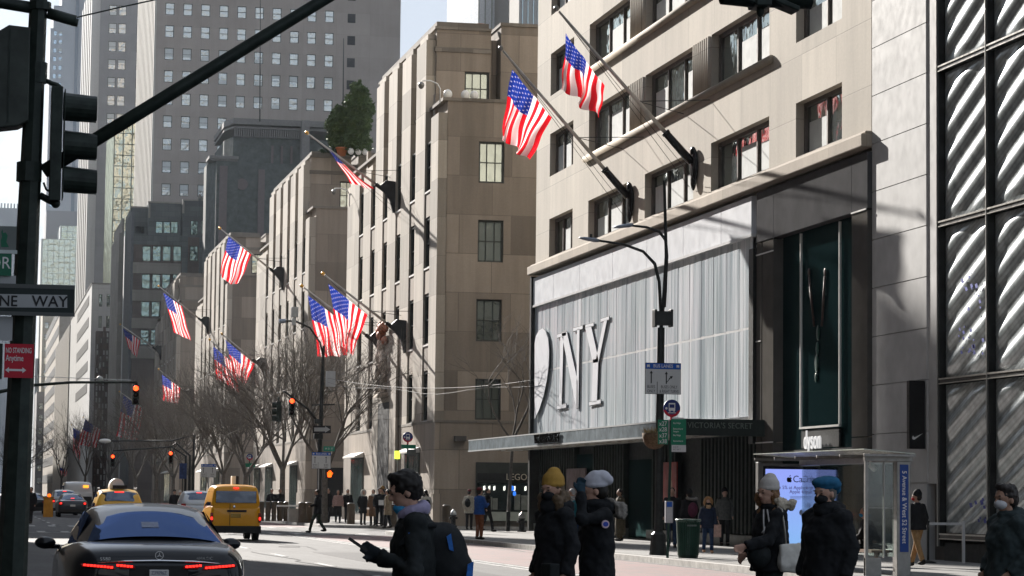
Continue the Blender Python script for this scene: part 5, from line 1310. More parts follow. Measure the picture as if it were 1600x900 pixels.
bus_lane_sign(LYY-.2, 1008, 1064, 567, 616, 'BUS LANES sign with turn arrow on the tall black street lamp')
# hanging basket
HB = empty('hanging_basket', LN(1024, 686), label='brown hanging flower basket with dry plants on the street lamp', cat='basket')
m_ = MB(); c = LN(1023, 684); m_.loft([[c+Vector((cos(2*pi*j/18)*r, sin(2*pi*j/18)*r, z)) for j in range(18)] for r, z in ((.02, -.30), (.16, -.27), (.27, -.16), (.32, 0), (.33, .12))]); part(m_, 'basket', plain('coir', (.13, .085, .05), .95, var=.4, scale=20, bumpy=.5), HB, smooth=True)
m_ = MB(); rnd = random.Random(8)
for k in range(260):
    a = rnd.uniform(0, 2*pi); r = rnd.uniform(0, .3); p = c+Vector((cos(a)*r, sin(a)*r, .08)); d = Vector((cos(a)*.6, sin(a)*.6, rnd.uniform(.3, 1.2))).normalized()*rnd.uniform(.06, .26); sd = Vector((-d.y, d.x, 0)).normalized()*.012
    m_.quad(p-sd, p+sd, p+d+sd*.3, p+d-sd*.3)
part(m_, 'dry_plants', plain('dry_plants', (.24, .20, .12), .9, var=.5, scale=20), HB)
# bus stop post
def bus_stop(Y, px, ytop, ybot, r_px, routes, lab, plates, boxd=None, base_px=None):
    c = onY(px, ytop, Y); b_ = onY(base_px or px, ybot, Y)
    E = empty('bus_stop_sign', (b_.x, Y, .15), label=lab, cat='bus stop sign')
    s = 4000/(Y*.98+4); R_ = r_px/s
    m_ = MB(); m_.tube([(b_.x, Y, .15), (c.x, Y, c.z-R_)], .035, 8); part(m_, 'post', plain('green_post', (.015, .045, .035), .5, .1, var=.1), E)
    m_ = MB(); m_.prism([(R_*cos(t), R_*sin(t)) for t in [2*pi*k/28 for k in range(28)]], (c.x, Y-.05, c.z), (1, 0, 0), (0, 0, 1), (0, .03, 0)); part(m_, 'disc', plain('navy_sign', (.01, .025, .14), .4, var=.05), E)
    m_ = MB(); m_.prism([(R_*1.01*cos(t), R_*1.01*sin(t)) for t in [pi+.15+(pi-.3)*k/14 for k in range(15)]]+[(R_*.72*cos(t), R_*.72*sin(t)) for t in [2*pi-.45-(pi-.9)*k/14 for k in range(15)]], (c.x, Y-.056, c.z), (1, 0, 0), (0, 0, 1), (0, .004, 0))
    m_.box(c.x-.035, c.x+.035, Y-.056, Y-.02, c.z-R_*1.35, c.z-R_*.98); part(m_, 'red_band', M_sred, E)
    m_ = MB(); y = Y-.058; k = R_
    m_.box(c.x-.38*k, c.x+.38*k, y, y+.004, c.z-.28*k, c.z+.05*k); m_.box(c.x-.38*k, c.x-.3*k, y, y+.004, c.z+.05*k, c.z+.45*k); m_.box(c.x+.3*k, c.x+.38*k, y, y+.004, c.z+.05*k, c.z+.45*k); m_.box(c.x-.38*k, c.x+.38*k, y, y+.004, c.z+.45*k, c.z+.6*k)
    m_.box(c.x-.34*k, c.x-.16*k, y, y+.004, c.z-.38*k, c.z-.28*k); m_.box(c.x+.16*k, c.x+.34*k, y, y+.004, c.z-.38*k, c.z-.28*k); m_.box(c.x-.46*k, c.x+.46*k, y, y+.004, c.z-.56*k, c.z-.48*k)
    m_.ball((c.x-.66*k, y, c.z-.02*k), (.14*k, .003, .14*k), 10, 6); part(m_, 'bus_symbol', M_swht2, E)
    for (x0, x1, y0, y1, mt, lines) in plates:
        a = onY(x0, y1, Y-.06); q = onY(x1, y0, Y-.06); m_ = MB(); m_.box(a.x, q.x, Y-.06, Y-.052, a.z, q.z); part(m_, 'route_plate', mt, E)
        for (tx, ty, s_, sz, mm) in lines:
            p = onY(tx, ty, Y-.07); text('sign_letters', s_, sz/s/.72, mm, E, (0, 0, 0), RN, .001, sx=.85); o = LAST[0]; o.location = (p.x, Y-.066, p.z); adopt(o, E)
    return E
M_rg = plain('route_green', (.006, .16, .085), .45, var=.06)
bus_stop(61.0, 1049, 638, 872, 13.5, 0, 'round blue bus stop sign with green x27 x28 x37 x38 route plates', [
    (1028, 1044, 656, 694, M_rg, [(1030, 662, 'x27', 7, M_swht2), (1030, 671, 'x28', 7, M_swht2), (1030, 680.5, 'x37', 7, M_swht2), (1030, 689.5, 'x38', 7, M_swht2)]),
    (1048.5, 1072, 655, 695, M_rg, [(1052, 661, 'Bay Ridge', 2.6, M_swht2), (1052, 670, 'Bensonhurst', 2.6, M_swht2), (1052, 674, 'Seagate', 2.6, M_swht2), (1052, 680, 'Bay Ridge', 2.6, M_swht2), (1052, 689, 'Bensonhurst', 2.6, M_swht2)]),
    (1049.5, 1072, 695.5, 706, M_sw, [(1052, 698.5, 'X X X', 2.6, M_blk0), (1052, 702.5, 'M T W T', 2.6, M_blk0)]),
    (1050, 1068, 652.5, 654.5, M_sw, [])], base_px=1043)
TB = empty('timetable_box', onY(1045, 818, 60.8), label='small grey timetable box with blue top on the bus stop post', cat='timetable')
m_ = MB(); a = onY(1039, 817, 60.8); q = onY(1050.5, 783, 60.8); m_.box(a.x, q.x, 60.72, 60.85, a.z, q.z); part(m_, 'box', plain('grey_box', (.30, .31, .34), .5, var=.05), TB, bevel=.01)
m_ = MB(); m_.box(a.x+.02, q.x-.03, 60.71, 60.718, q.z-.14, q.z-.02); part(m_, 'blue_label', M_bl, TB); m_ = MB(); m_.box(a.x+.02, q.x-.03, 60.71, 60.718, a.z+.03, q.z-.15); part(m_, 'timetable_sheet', plain('paper_grey', (.42, .43, .45), .6, var=.1, scale=30), TB)
# litter bin
BN = empty('litter_bin', (17.75, 61.2, .15), label='dark green slatted litter bin with steel rim by the bus stop post', cat='litter bin')
c = onY(1075, 876, 61.2); BN.location.x = c.x
m_ = MB(); m_.lathe([(.24, .0), (.25, .06), (.25, .1), (.01, .1)], n=28); m_.lathe([(.22, .08), (.255, .88), (.01, .88)], n=28); m_.build('body', plain('dark_green_bin', (.008, .030, .022), .45, .1, var=.2), BN, smooth=False)
m_ = MB()
for k in range(30):
    t = 2*pi*k/30; r0, r1 = .255, .29; m_.obox((cos(t)*(r0+r1)/2, sin(t)*(r0+r1)/2, .48), (-sin(t)*.018, cos(t)*.018, 0), (cos(t)*.006, sin(t)*.006, 0), (cos(t)*.018, sin(t)*.018, .41))
m_.build('slats', plain('green_slat', (.012, .05, .036), .4, .1, var=.2), BN)
m_ = MB(); m_.lathe([(.27, .88), (.31, .90), (.325, .93), (.31, .955), (.27, .95), (.26, .9)], n=28); m_.build('rim', plain('worn_green_rim', (.06, .10, .085), .3, .5, var=.3), BN, smooth=True)
m_ = MB(); m_.box(-.11, .13, -.305, -.30, .78, .82); m_.build('label_plate', plain('faint_label', (.10, .13, .12), .5, var=.6, scale=60), BN)

# ------------------------------------------------------------------ bus shelter
SX0, SX1, SY0, SY1 = 17.02, 17.92, 47.6, 54.2
BS = empty('bus_shelter', (SX0, SY0, .15), label='glass and steel bus shelter with blue street name post and bright advertising screen', cat='bus shelter')
m_ = MB(); m_.prism([(SX0-.1, 2.60), (SX1+.05, 2.52), (SX1+.05, 2.535), (SX0-.1, 2.615)], (0, SY0-.3, 0), (1, 0, 0), (0, 0, 1), (0, SY1-SY0+.6, 0))
rf = part(m_, 'roof_glass', plain('frosted_roof_glass', (.50, .56, .50), .3, .0, var=.12), BS)
m_ = MB()
for k in range(6): y = SY0-.28+k*(SY1-SY0+.5)/5; m_.box(SX0-.1, SX1+.05, y-.03, y+.03, 2.47, 2.515)
m_.box(SX1-.04, SX1+.06, SY0-.1, SY1, 2.36, 2.5); m_.box(SX0-.02, SX1+.06, SY0-.12, SY0-.02, 2.38, 2.5); part(m_, 'roof_frame', M_steel, BS, bevel=.005)
m_ = MB(); m_.box(SX1-.26, SX1+.02, SY0-.13, SY0+.13, .15, 2.38); part(m_, 'name_post', M_steel, BS, bevel=.01)
m_ = MB(); m_.box(SX1-.205, SX1-.03, SY0-.142, SY0-.131, .62, 2.32); bp_ = part(m_, 'name_panel', plain('shelter_blue', (.01, .045, .22), .35, var=.05), BS)
text('sign_letters', '5 Avenue & West 52 Street', .128, M_swht2, BS, (0, 0, 0), (pi/2, pi/2, 0), .001, sx=.98, bold=.001)
o = LAST[0]; o.location = (SX1-.118, SY0-.146, 2.20); adopt(o, BS)
m_ = MB(); m_.box(SX0+.02, SX0+.08, SY0-.04, SY0+.04, .15, 2.4); m_.box(SX0+.02, SX0+.34, SY0-.06, SY0+.06, .15, .5); m_.box(SX0+.4, SX0+.43, SY0-.03, SY0+.03, .5, 2.38); part(m_, 'posts', M_steel, BS)
def clear_glass():
    mt = bpy.data.materials.new('clear_glass'); mt.use_nodes = True; n = mt.node_tree; n.nodes.clear()
    t = n.nodes.new('ShaderNodeBsdfTransparent'); t.inputs[0].default_value = (.80, .86, .84, 1); g = n.nodes.new('ShaderNodeBsdfGlossy'); g.inputs['Roughness'].default_value = .03
    f = n.nodes.new('ShaderNodeFresnel'); ms = n.nodes.new('ShaderNodeMixShader'); o = n.nodes.new('ShaderNodeOutputMaterial')
    L(n, math_(n, 'MULTIPLY_ADD', f.outputs[0], .8, .03), ms.inputs[0]); L(n, t.outputs[0], ms.inputs[1]); L(n, g.outputs[0], ms.inputs[2]); L(n, ms.outputs[0], o.inputs[0]); return mt
M_clear = clear_glass()
m_ = MB(); m_.box(SX0+.09, SX1-.28, SY0-.008, SY0+.0, .52, 2.36); part(m_, 'end_glass', M_clear, BS)
m_ = MB(); m_.box(SX1-.01, SX1+.0, SY0+.15, SY1-.1, .5, 2.34); part(m_, 'back_glass', M_clear, BS)
m_ = MB()
for k in range(22): m_.ball((SX0+.12+k*.025, SY0-.011, 1.47), .006, 6, 4)
part(m_, 'dot_row', M_swht2, BS)
m_ = MB(); m_.box(SX1-.45, SX1-.08, SY0+.8, SY1-1.6, .58, .63)
for y in (SY0+1, SY1-1.9): m_.box(SX1-.3, SX1-.24, y, y+.05, .15, .58)
part(m_, 'bench', plain('bench_wood', (.13, .07, .04), .6, var=.2), BS)
m_ = MB(); ax0, ax1 = onY(1184, 800, SY1+.1).x, onY(1279, 800, SY1+.1).x
m_.box(ax0, ax1, SY1, SY1+.16, .20, 2.40); m_.box(ax0-.03, ax0+.03, SY1-.02, SY1+.18, .15, 2.43); ad = part(m_, 'advert_case', plain('case_grey', (.17, .175, .17), .4, .4, var=.1), BS, bevel=.01)
m_ = MB(); m_.box(ax0+.09, ax1-.06, SY1-.012, SY1-.002, .30, 2.34); m_.build('case_window', plain('case_black', (.01, .012, .02), .2, var=0), ad).matrix_parent_inverse = ad.matrix_parent_inverse.inverted() if 0 else Matrix.Identity(4)
def adkid(m_, nm, mt):
    o = m_.build(nm, mt, ad); return o
def screen_mat():
    mt, n, b = _new('advert_screen'); g = n.nodes.new('ShaderNodeNewGeometry'); s = n.nodes.new('ShaderNodeSeparateXYZ'); L(n, g.outputs['Position'], s.inputs[0])
    c = ramp(n, math_(n, 'DIVIDE', s.outputs[2], 2.4), [(.2, (.16, .32, .58)), (.9, (.20, .25, .62))]); L(n, c, b.inputs['Emission Color']); b.inputs['Emission Strength'].default_value = .62; b.inputs['Base Color'].default_value = (.05, .07, .12, 1); return mt
sx0, sx1 = ax0+.14, ax1-.09
m_ = MB(); m_.prism([(sx0, 2.28), (sx1, 2.28), (sx1, 1.02), (sx1-.42, .42), (sx0, .42)], (0, SY1-.018, 0), (1, 0, 0), (0, 0, 1), (0, .005, 0)); adkid(m_, 'screen', screen_mat())
tcx = onY(1241, 749, SY1).x; tz = onY(1241, 749, SY1).z; u_ = 1/ (4000/(SY1*.98+3.6))
text('advert_text', 'Card', 12*u_/.72*.9, M_blk0, ad, (tcx-.04, SY1-.021, tz), RN, .001, sx=.95)
m_ = MB(); ac = Vector((tcx-.12, SY1-.021, tz-.005)); ap = [(0, .045), (.03, .06), (.055, .045), (.062, .02), (.045, .005), (.05, -.015), (.066, -.028), (.045, -.065), (.02, -.07), (0, -.062), (-.02, -.07), (-.048, -.06), (-.066, -.02), (-.062, .03), (-.035, .058)]
m_.prism([(p[0]*.9, p[1]*.9) for p in ap], ac, (1, 0, 0), (0, 0, 1), (0, .002, 0)); m_.prism([(.0, .06), (.03, .075), (.032, .10), (.005, .085)], ac, (1, 0, 0), (0, 0, 1), (0, .002, 0)); adkid(m_, 'fruit_emblem', M_blk0)
M_adp = plain('advert_purple', (.16, .02, .20), .5, var=0); M_adg = plain('advert_small_print', (.10, .14, .30), .5, var=0)
for s_, py, sz in (('Save 5% at Apple with', 762, 6), ('Apple Card.*', 768.5, 6)):
    z = onY(1241, py, SY1).z; text('advert_text', s_, sz*u_/.72*.93, M_adp, ad, (sx1-.07, SY1-.021, z), RN, .001, 'RIGHT', sx=.95)
m_ = MB()
for k in range(3): z = onY(1241, 775.5+k*2, SY1).z; m_.box(tcx-.1, tcx+.3-.08*k, SY1-.021, SY1-.019, z-.004, z+.004)
adkid(m_, 'advert_small_print', M_adg)
m_ = MB()
for px, py, r in ((1253, 801, .07), (1262, 790, .06)):
    c = onY(px, py, SY1); m_.lathe([(.01, 0), (r, 0), (r, .01)], (0, 0, 0), 16) if 0 else m_.prism([(r*cos(t), r*sin(t)) for t in [2*pi*k/18 for k in range(18)]], (c.x, SY1-.0215, c.z), (1, 0, 0), (0, 0, 1), (0, .002, 0))
adkid(m_, 'pale_circles', plain('advert_pale', (.28, .36, .52), .5, var=0))
m_ = MB()
for px, py in ((1254, 801), (1264, 791)): c = onY(px, py, SY1); m_.ball((c.x, SY1-.024, c.z), (.02, .003, .028))
adkid(m_, 'dots', M_blk0)
m_ = MB(); c = onY(1257, 860, SY1); m_.ball((c.x, SY1-.02, c.z), (.14, .006, .14), 12, 8); m_.ball((c.x-.05, SY1-.02, c.z-.12), (.12, .006, .1), 12, 8); adkid(m_, 'red_artwork', plain('advert_red', (.30, .02, .06), .5, var=.3))
m_ = MB(); c = onY(1225, 728, SY1); m_.box(c.x-.12, c.x+.02, SY1-.016, SY1-.013, c.z-.012, c.z+.012); adkid(m_, 'maker_strip', plain('case_text', (.2, .2, .2), .5, var=.5, scale=80))
# shop display camera lamp inside the shelter glass
m_ = MB(); c = onY(1360, 727, 48.3); m_.tube([c+Vector((0, 0, .1)), c], .02, 6); m_.tube([c, c+Vector((.12, .05, -.08))], .06, 10); tag(m_.build('security_camera', M_white, smooth=True), 'white tube camera under the roof of the bus shelter', 'camera')

# belt barrier by the rippled glass
QB = empty('belt_barrier', (22.2, 57.6, .15), label='black belt barrier post with pale belt before the rippled glass', cat='barrier')
m_ = MB(); m_.lathe([(.19, 0), (.19, .02), (.12, .05), (.03, .07), (.03, .95), (.04, .96), (.04, 1.0), (.01, 1.0)], n=16); m_.build('post', M_black, QB, smooth=False)
m_ = MB(); m_.box(.03, .9, -.008, .008, .90, .96); m_.box(.86, .92, -.03, .03, 0, 1); m_.build('belt', M_swht2, QB)
# hydrants
def hydrant(x, y, lab):
    E = empty('fire_hydrant', (x, y, .15), label=lab, cat='hydrant', group='fire hydrants on the far corner')
    m_ = MB(); m_.lathe([(.19, 0), (.19, .06), (.12, .08), (.115, .5), (.14, .52), (.14, .56)], n=14); m_.tube([(-.2, 0, .42), (.2, 0, .42)], .055, 10); m_.tube([(0, -.2, .38), (0, 0, .38)], .075, 10); m_.build('body', plain('hydrant_black', (.03, .03, .032), .5, .2, var=.2), E)
    m_ = MB(); m_.lathe([(.15, .56), (.155, .6), (.13, .70), (.07, .77), (.03, .79), (.03, .84), (.01, .84)], n=14); m_.build('cap', plain('silver_paint', (.5, .5, .5), .4, .5, var=.1), E, smooth=True)
v = onY(712.5, 822, 120.8); hydrant(22.2, 118.9, 'silver capped fire hydrant by the plain brown wall'); hydrant(22.35, 104.2, 'silver capped fire hydrant nearer, before the toy shop window')
def thin_bollard(x, y, lab, h=.85, r=.085):
    m_ = MB(); m_.lathe([(r*1.1, 0), (r, .02), (r, h-.06), (r*.9, h-.02), (r*.5, h), (.01, h)], (0, 0, 0), 12); o = m_.build('bollard', M_black, smooth=False, loc=(x, y, .15)); tag(o, lab, 'bollard', 'thin black bollards'); return o
thin_bollard(22.0, 105.3, 'thin black bollard left of the near hydrant'); thin_bollard(22.6, 101.5, 'thin black bollard behind the woman in the mustard hat')
# heavy bollards round the far corner
MBZ = plain('bronze_bollard', (.11, .085, .062), .45, .4, var=.2, scale=4)
def heavy_bollard(px, Y, lab, w=.2, h=1.02):
    x = onY(px, 800, Y).x; E = empty('bollard', (x, Y, .15), label=lab, cat='bollard', group='bronze crash bollards at the far corner')
    m_ = MB(); m_.lathe([(w, 0), (w, h-.1), (w*.98, h-.02), (w*.8, h), (.01, h)], n=14); m_.build('shaft', MBZ, E, smooth=False)
    m_ = MB(); m_.lathe([(w*.86, h+.002), (w*.6, h+.03), (.01, h+.035)], n=14); m_.build('cap', M_steel, E)
for i, px in enumerate((409, 418.5, 428, 437.5, 447)):
    heavy_bollard(px, 137.5, 'bronze bollard %s of the tight row right of the yellow van' % ['first', 'second', 'third', 'fourth', 'fifth'][i], w=.13)
heavy_bollard(472, 131, 'bronze bollard directly left of the man walking over the crossing'); heavy_bollard(482, 131.5, 'bronze bollard just behind the man walking over the crossing')
heavy_bollard(548.5, 126.5, 'single bronze bollard between the walking man and the carved portal'); heavy_bollard(615.5, 117.5, 'single bronze bollard before the crowd at the portal'); heavy_bollard(786, 108.6, 'bronze bollard by the plain brown wall near the toy shop') if 0 else None
heavy_bollard(697.5, 122.6-2.0, 'single bronze bollard right of the man with the backpack', h=1.0)
PL = empty('planter', onY(461, 813, 133), label='pale concrete planter with white top between the bronze bollards', cat='planter'); x = onY(461, 800, 133).x
m_ = MB(); m_.box(x-.35, x+.35, 132.6, 133.4, .15, .85); part(m_, 'box', plain('planter_concrete', (.40, .39, .36), .8, var=.15), PL); m_ = MB(); m_.box(x-.9, x+.7, 132.5, 133.5, .95, 1.03); part(m_, 'top', M_white, PL)

# ------------------------------------------------------------------ traffic signals and signs at the far crossing
M_lens = emit('red_lamp', (1.0, .05, .01), 2.6); M_amb = emit('orange_lamp', (1.0, .11, .004), 1.1)
def signal_head(p, lab, s=1.0, lit=True, back=False, group='red traffic signals down the avenue'):
    E = empty('traffic_signal', p, label=lab, cat='traffic signal', group=group)
    m_ = MB(); m_.box(-.16*s, .16*s, -.1*s, .12*s, -.5*s, .42*s); m_.tube([(0, 0, .42*s), (0, 0, .62*s)], .04*s, 8); m_.build('housing', M_sig, E, bevel=.02)
    for i, z in enumerate((.26, -.04, -.34)):
        m_ = MB(); m_.tube([(0, -.1*s, z*s), (0, -.28*s, z*s-.01)], .135*s, 14, cap=False) if not back else m_.tube([(-.0, .1*s, z*s), (0, .3*s, z*s)], .135*s, 14, cap=False); m_.build('visor', M_sig, E, smooth=True)
        m_ = MB(); y = -.11*s if not back else .13*s; m_.ball((0, y, z*s), (.12*s, .03*s, .12*s), 14, 8); m_.build('lens', M_lens if (i == 0 and lit and not back) else plain('dark_lens', (.02, .01, .01), .2, var=0), E, smooth=True)
    return E
YA = 114.0
c = onY(212, 612, YA); signal_head(Vector((c.x, YA, c.z-.1)), 'red traffic signal hanging at the tip of the long thin arm', s=.95)
MA = empty('signal_mast', (-1.3, YA, .15), label='long thin signal arm reaching in from the left over the crossing', cat='signal pole')
m_ = MB(); m_.tube([(-1.3, YA, .15), (-1.3, YA, 5.6)], .12, 10); part(m_, 'pole', M_sig, MA)
m_ = MB(); m_.tube([(-1.3, YA, 5.2), onY(0, 612, YA), onY(50, 602, YA), onY(110, 597.5, YA), onY(212, 597, YA)], [.09, .08, .07, .06, .05], 8); m_.tube([onY(205, 597, YA), onY(214, 598, YA), onY(215, 604, YA)], .05, 8); part(m_, 'mast_arm', M_sig, MA, smooth=True)
m_ = MB(); m_.tube([onY(-20, 586, YA), onY(90, 589.5, YA), onY(205, 594, YA)], .015, 5); m_.ball(onY(156, 592, YA), (.15, .1, .12)); part(m_, 'cable', M_alu, MA)
# west side pole
YW = 128.0
SW = empty('signal_mast', (onY(499, 810, YW).x, YW, .15), label='dark pole with signals, lamp arm and one way arrow at the far corner', cat='signal pole')
m_ = MB(); pb = onY(498, 812, YW); pb.z = .15; m_.tube([pb, onY(500, 700, YW), onY(504, 585, YW), onY(506, 540, YW)], [.13, .12, .09, .06], 8); part(m_, 'pole', M_black, SW)
m_ = MB(); m_.tube([onY(506, 560, YW), onY(500, 535, YW), onY(484, 512, YW), onY(462, 502, YW), onY(442, 501, YW)], .05, 8); m_.tube([onY(499, 662, YW), onY(480, 638, YW), onY(445, 612, YW), onY(442, 612, YW)], [.07, .06, .05, .05], 8); m_.tube([onY(487, 633, YW), onY(523, 632, YW)], .04, 6); part(m_, 'arms', M_black, SW, smooth=True)
m_ = MB(); a = onY(436, 502, YW); m_.tube([a, onY(446, 501.5, YW)], (.12, .11), 10); part(m_, 'lamp_head', M_head, SW)
m_ = MB(); a = onY(509, 604, YW-.2); q = onY(524, 580, YW-.2); m_.box(a.x, q.x, YW-.3, YW-.1, a.z, q.z); part(m_, 'equipment_box', plain('pale_grey_box', (.42, .44, .47), .5, var=.1), SW, bevel=.02)
m_ = MB(); a = onY(454.5, 508, YW-.2); q = onY(466, 480, YW-.2); m_.box(a.x, q.x, YW-.3, YW-.1, a.z+.4, q.z); m_.box(a.x+.05, q.x-.1, YW-.3, YW-.1, a.z, a.z+.35); part(m_, 'equipment_box', M_alu, SW, bevel=.02)
m_ = MB()
for x0, x1, y0, y1 in ((491, 503, 655, 662), (490, 504, 678, 686)): a = onY(x0, y1, YW-.2); q = onY(x1, y0, YW-.2); m_.box(a.x, q.x, YW-.4, YW-.1, a.z, q.z)
part(m_, 'equipment_box', M_black, SW, bevel=.02)
c = onY(455, 633, YW); signal_head(Vector((c.x, YW-.2, c.z-.05)), 'red traffic signal beside its dark twin right of the bare tree', s=.95)
c = onY(434, 642, YW); E = signal_head(Vector((c.x, YW-.3, c.z)), 'dark traffic signal seen side on, left of the red one', s=1.1, lit=False); E.rotation_euler = (0, 0, -pi/2)
OA = empty('one_way_sign', onY(503, 671, YW-.3), label='small dark one way arrow sign pointing right at the far corner', cat='sign')
m_ = MB(); p_ = [tuple((onY(*q, YW-.35).x, onY(*q, YW-.35).z)) for q in ((489, 665), (517, 665), (517, 677), (489, 677))]; m_.prism(p_, (0, YW-.35, 0), (1, 0, 0), (0, 0, 1), (0, .02, 0)); part(m_, 'plate', M_blk0, OA)
m_ = MB(); p_ = [tuple((onY(*q, YW-.35).x, onY(*q, YW-.35).z)) for q in ((491, 668), (508, 668), (508, 666), (516, 671), (508, 676), (508, 674), (491, 674))]; m_.prism(p_, (0, YW-.36, 0), (1, 0, 0), (0, 0, 1), (0, .008, 0)); part(m_, 'arrow', M_swht, OA)
def small_plate(x0, x1, y0, y1, Y, mat, name, lab, cat='sign', txt=None, tm=None):
    m_ = MB(); a = onY(x0, y1, Y); q = onY(x1, y0, Y); m_.box(a.x, q.x, Y, Y+.03, a.z, q.z); o = m_.build(name, mat); tag(o, lab, cat)
    if txt: text('sign_letters', txt, (y1-y0)*.6/(4000/(Y*.98+4)), tm or M_swht2, o, ((a.x+q.x)/2, Y-.01, (a.z+q.z)/2), RN, .002, 'CENTER', sx=.8)
    return o
small_plate(505.5, 523, 697.5, 705, YW-.5, plain('bright_sign_green', (.02, .22, .15), .5, var=.1), 'street_name_sign', 'green street name plate on the far corner signal pole', txt='W 51 ST')  # brighter green than the near street name sign
bus_lane_sign(126.0, 487, 517, 706.5, 732.5, 'bus lane sign with two straight arrows at the far corner', turns=False)
m_ = MB(); m_.tube([onY(497, 814, 126.1), onY(498, 707, 126.1)], .03, 8); tag(m_.build('sign_post', M_alu), 'thin pale post carrying the two arrow bus lane sign', 'post')
HSg = empty('pedestrian_signal', onY(515, 740, YW-.4), label='black pedestrian signal showing an orange hand', cat='pedestrian signal')
m_ = MB(); a = onY(507.5, 747, YW-.4); q = onY(524.5, 733, YW-.4); m_.box(a.x, q.x, YW-.6, YW-.3, a.z, q.z); part(m_, 'housing', M_blk0, HSg)
m_ = MB(); c = onY(515, 740.5, YW-.61); hnd = [(-.10, -.22), (.09, -.22), (.14, -.02), (.2, .05), (.16, .1), (.10, .04), (.10, .2), (.06, .2), (.05, .08), (.04, .24), (0, .24), (-.01, .08), (-.03, .2), (-.07, .19), (-.07, .05), (-.1, .12), (-.14, .1), (-.13, -.05)]
m_.prism([(p[0]*.9, p[1]*.75) for p in hnd], (c.x, YW-.62, c.z), (1, 0, 0), (0, 0, 1), (0, .01, 0)); part(m_, 'hand_symbol', M_amb, HSg)
# farther ones
for px, py, Y, lb in ((176, 714, 212, 'small red traffic signal above the far flags'), (266.5, 709, 208, 'small red traffic signal among the tree branches')):
    c = onY(px, py, Y); signal_head(Vector((c.x, Y, c.z-.25)), lb, s=1.1)
    E = empty('signal_mast', (17.2, Y+.5, .15), label='far signal mast carrying the %s' % ('left small red signal' if px < 200 else 'right small red signal'), cat='signal pole')
    m_ = MB(); m_.tube([(17.2, Y+.5, .15), (17.2, Y+.5, 4.6), (16.0, Y+.3, c.z+.9), (c.x, Y, c.z+.5)], [.12, .1, .07, .05], 8); part(m_, 'mast_arm', M_black, E, smooth=True)
bus_stop(104.0, 637, 683, 815, 8, 0, 'round blue bus stop sign before the nearest brown block', [(627, 650, 695, 701, M_rg, []), (636, 650, 702.5, 713, plain('dark_plate', (.10, .105, .1), .5, var=.3), [])])
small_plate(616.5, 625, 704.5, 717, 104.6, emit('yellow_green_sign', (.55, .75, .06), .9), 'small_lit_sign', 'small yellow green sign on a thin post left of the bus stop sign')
m_ = MB(); m_.tube([onY(621, 816, 104.7), onY(621, 716, 104.7)], .03, 8); tag(m_.build('sign_post', M_alu), 'thin post under the small yellow green sign', 'post')
bus_stop(170.0, 390, 714, 800, 5, 0, 'small round bus stop sign above the yellow van', [(382, 399, 724, 730, M_rg, [])])
bus_lane_sign(196.0, 314, 338, 725, 746, 'distant bus lane sign above the grey car', turns=False)
m_ = MB(); m_.tube([(onY(326, 800, 196).x, 196.1, .1), onY(326, 730, 196.1)], .04, 6); tag(m_.build('sign_post', M_alu), 'thin post under the distant bus lane sign', 'post')
bs = empty('bus_stop_sign', (onY(286, 800, 200).x, 200, .1), label='distant dark blue bus stop board among the trees', cat='bus stop sign')
m_ = MB(); a = onY(280, 748, 200); q = onY(292, 724, 200); m_.box(a.x, q.x, 200, 200.05, a.z, q.z); part(m_, 'board', plain('navy_board', (.015, .035, .12), .5, var=.5, scale=4), bs); m_ = MB(); m_.tube([(q.x-.3, 200.1, .1), (q.x-.3, 200.1, q.z)], .04, 6); part(m_, 'post', M_black, bs)
E = empty('street_lamp', (17.2, 205, .15), label='distant street lamp with silver head left of the red signals', cat='street lamp')
c = onY(164, 689, 205); m_ = MB(); m_.tube([(17.2, 205, .15), (17.2, 205, 6.2), (15.5, 205, c.z+.1), (c.x, 205, c.z)], [.13, .09, .06, .05], 8); part(m_, 'pole', M_black, E, smooth=True); m_ = MB(); m_.ball(c, (.5, .2, .18)); part(m_, 'lamp_head', M_white, E, smooth=True)
# cables across 51st street
m_ = MB(); p0 = onY(508, 590, YW); p1 = Vector((BX-.05, 106.8, 6.6)); pts = []
for k in range(15): t = k/14; p = p0.lerp(p1, t); p.z -= .9*4*t*(1-t)*.5; pts.append(p)
m_.tube(pts, .010, 4); pts2 = [p+Vector((0, 0, -.18-.1*sin(i))) for i, p in enumerate(pts)]; m_.tube(pts2, .008, 4); tag(m_.build('overhead_cable', plain('grey_cable', (.2,.2,.2), .7, var=0)), 'pair of thin cables sagging across the side street', 'cable')
# ------------------------------------------------------------------ vehicles
M_tyre = plain('tyre_rubber', (.018, .018, .018), .8, var=.2); M_rim = plain('wheel_rim', (.30, .30, .31), .3, .8, var=.1); M_tail = emit('tail_lamp', (1.0, .02, .012), 1.5); M_tailoff = plain('tail_lens', (.22, .008, .012), .2, var=0)
M_plate = plain('number_plate', (.50, .50, .50), .5, var=.1); M_chrome = plain('chrome', (.6, .6, .62), .12, 1, var=0); M_trim = plain('black_plastic', (.02, .02, .02), .6, var=.1)
def car_glass(name, col=(.01, .012, .015), m=.5):
    return glass(name, col, m, .03, 0.02, tint=(.10, .16, .34))  # blue of the reflected sky is put into the glass tint
M_cg = car_glass('car_window_glass'); M_cgv = glass('dark_upright_car_glass', (.01, .013, .018), .18, .05, .02, tint=(.6, .7, .9), fres=.3)
def paintm(name, col, metal=0.0):
    mt = plain(name, col, .35, metal, var=0, spec=.1, coat=.55); return mt
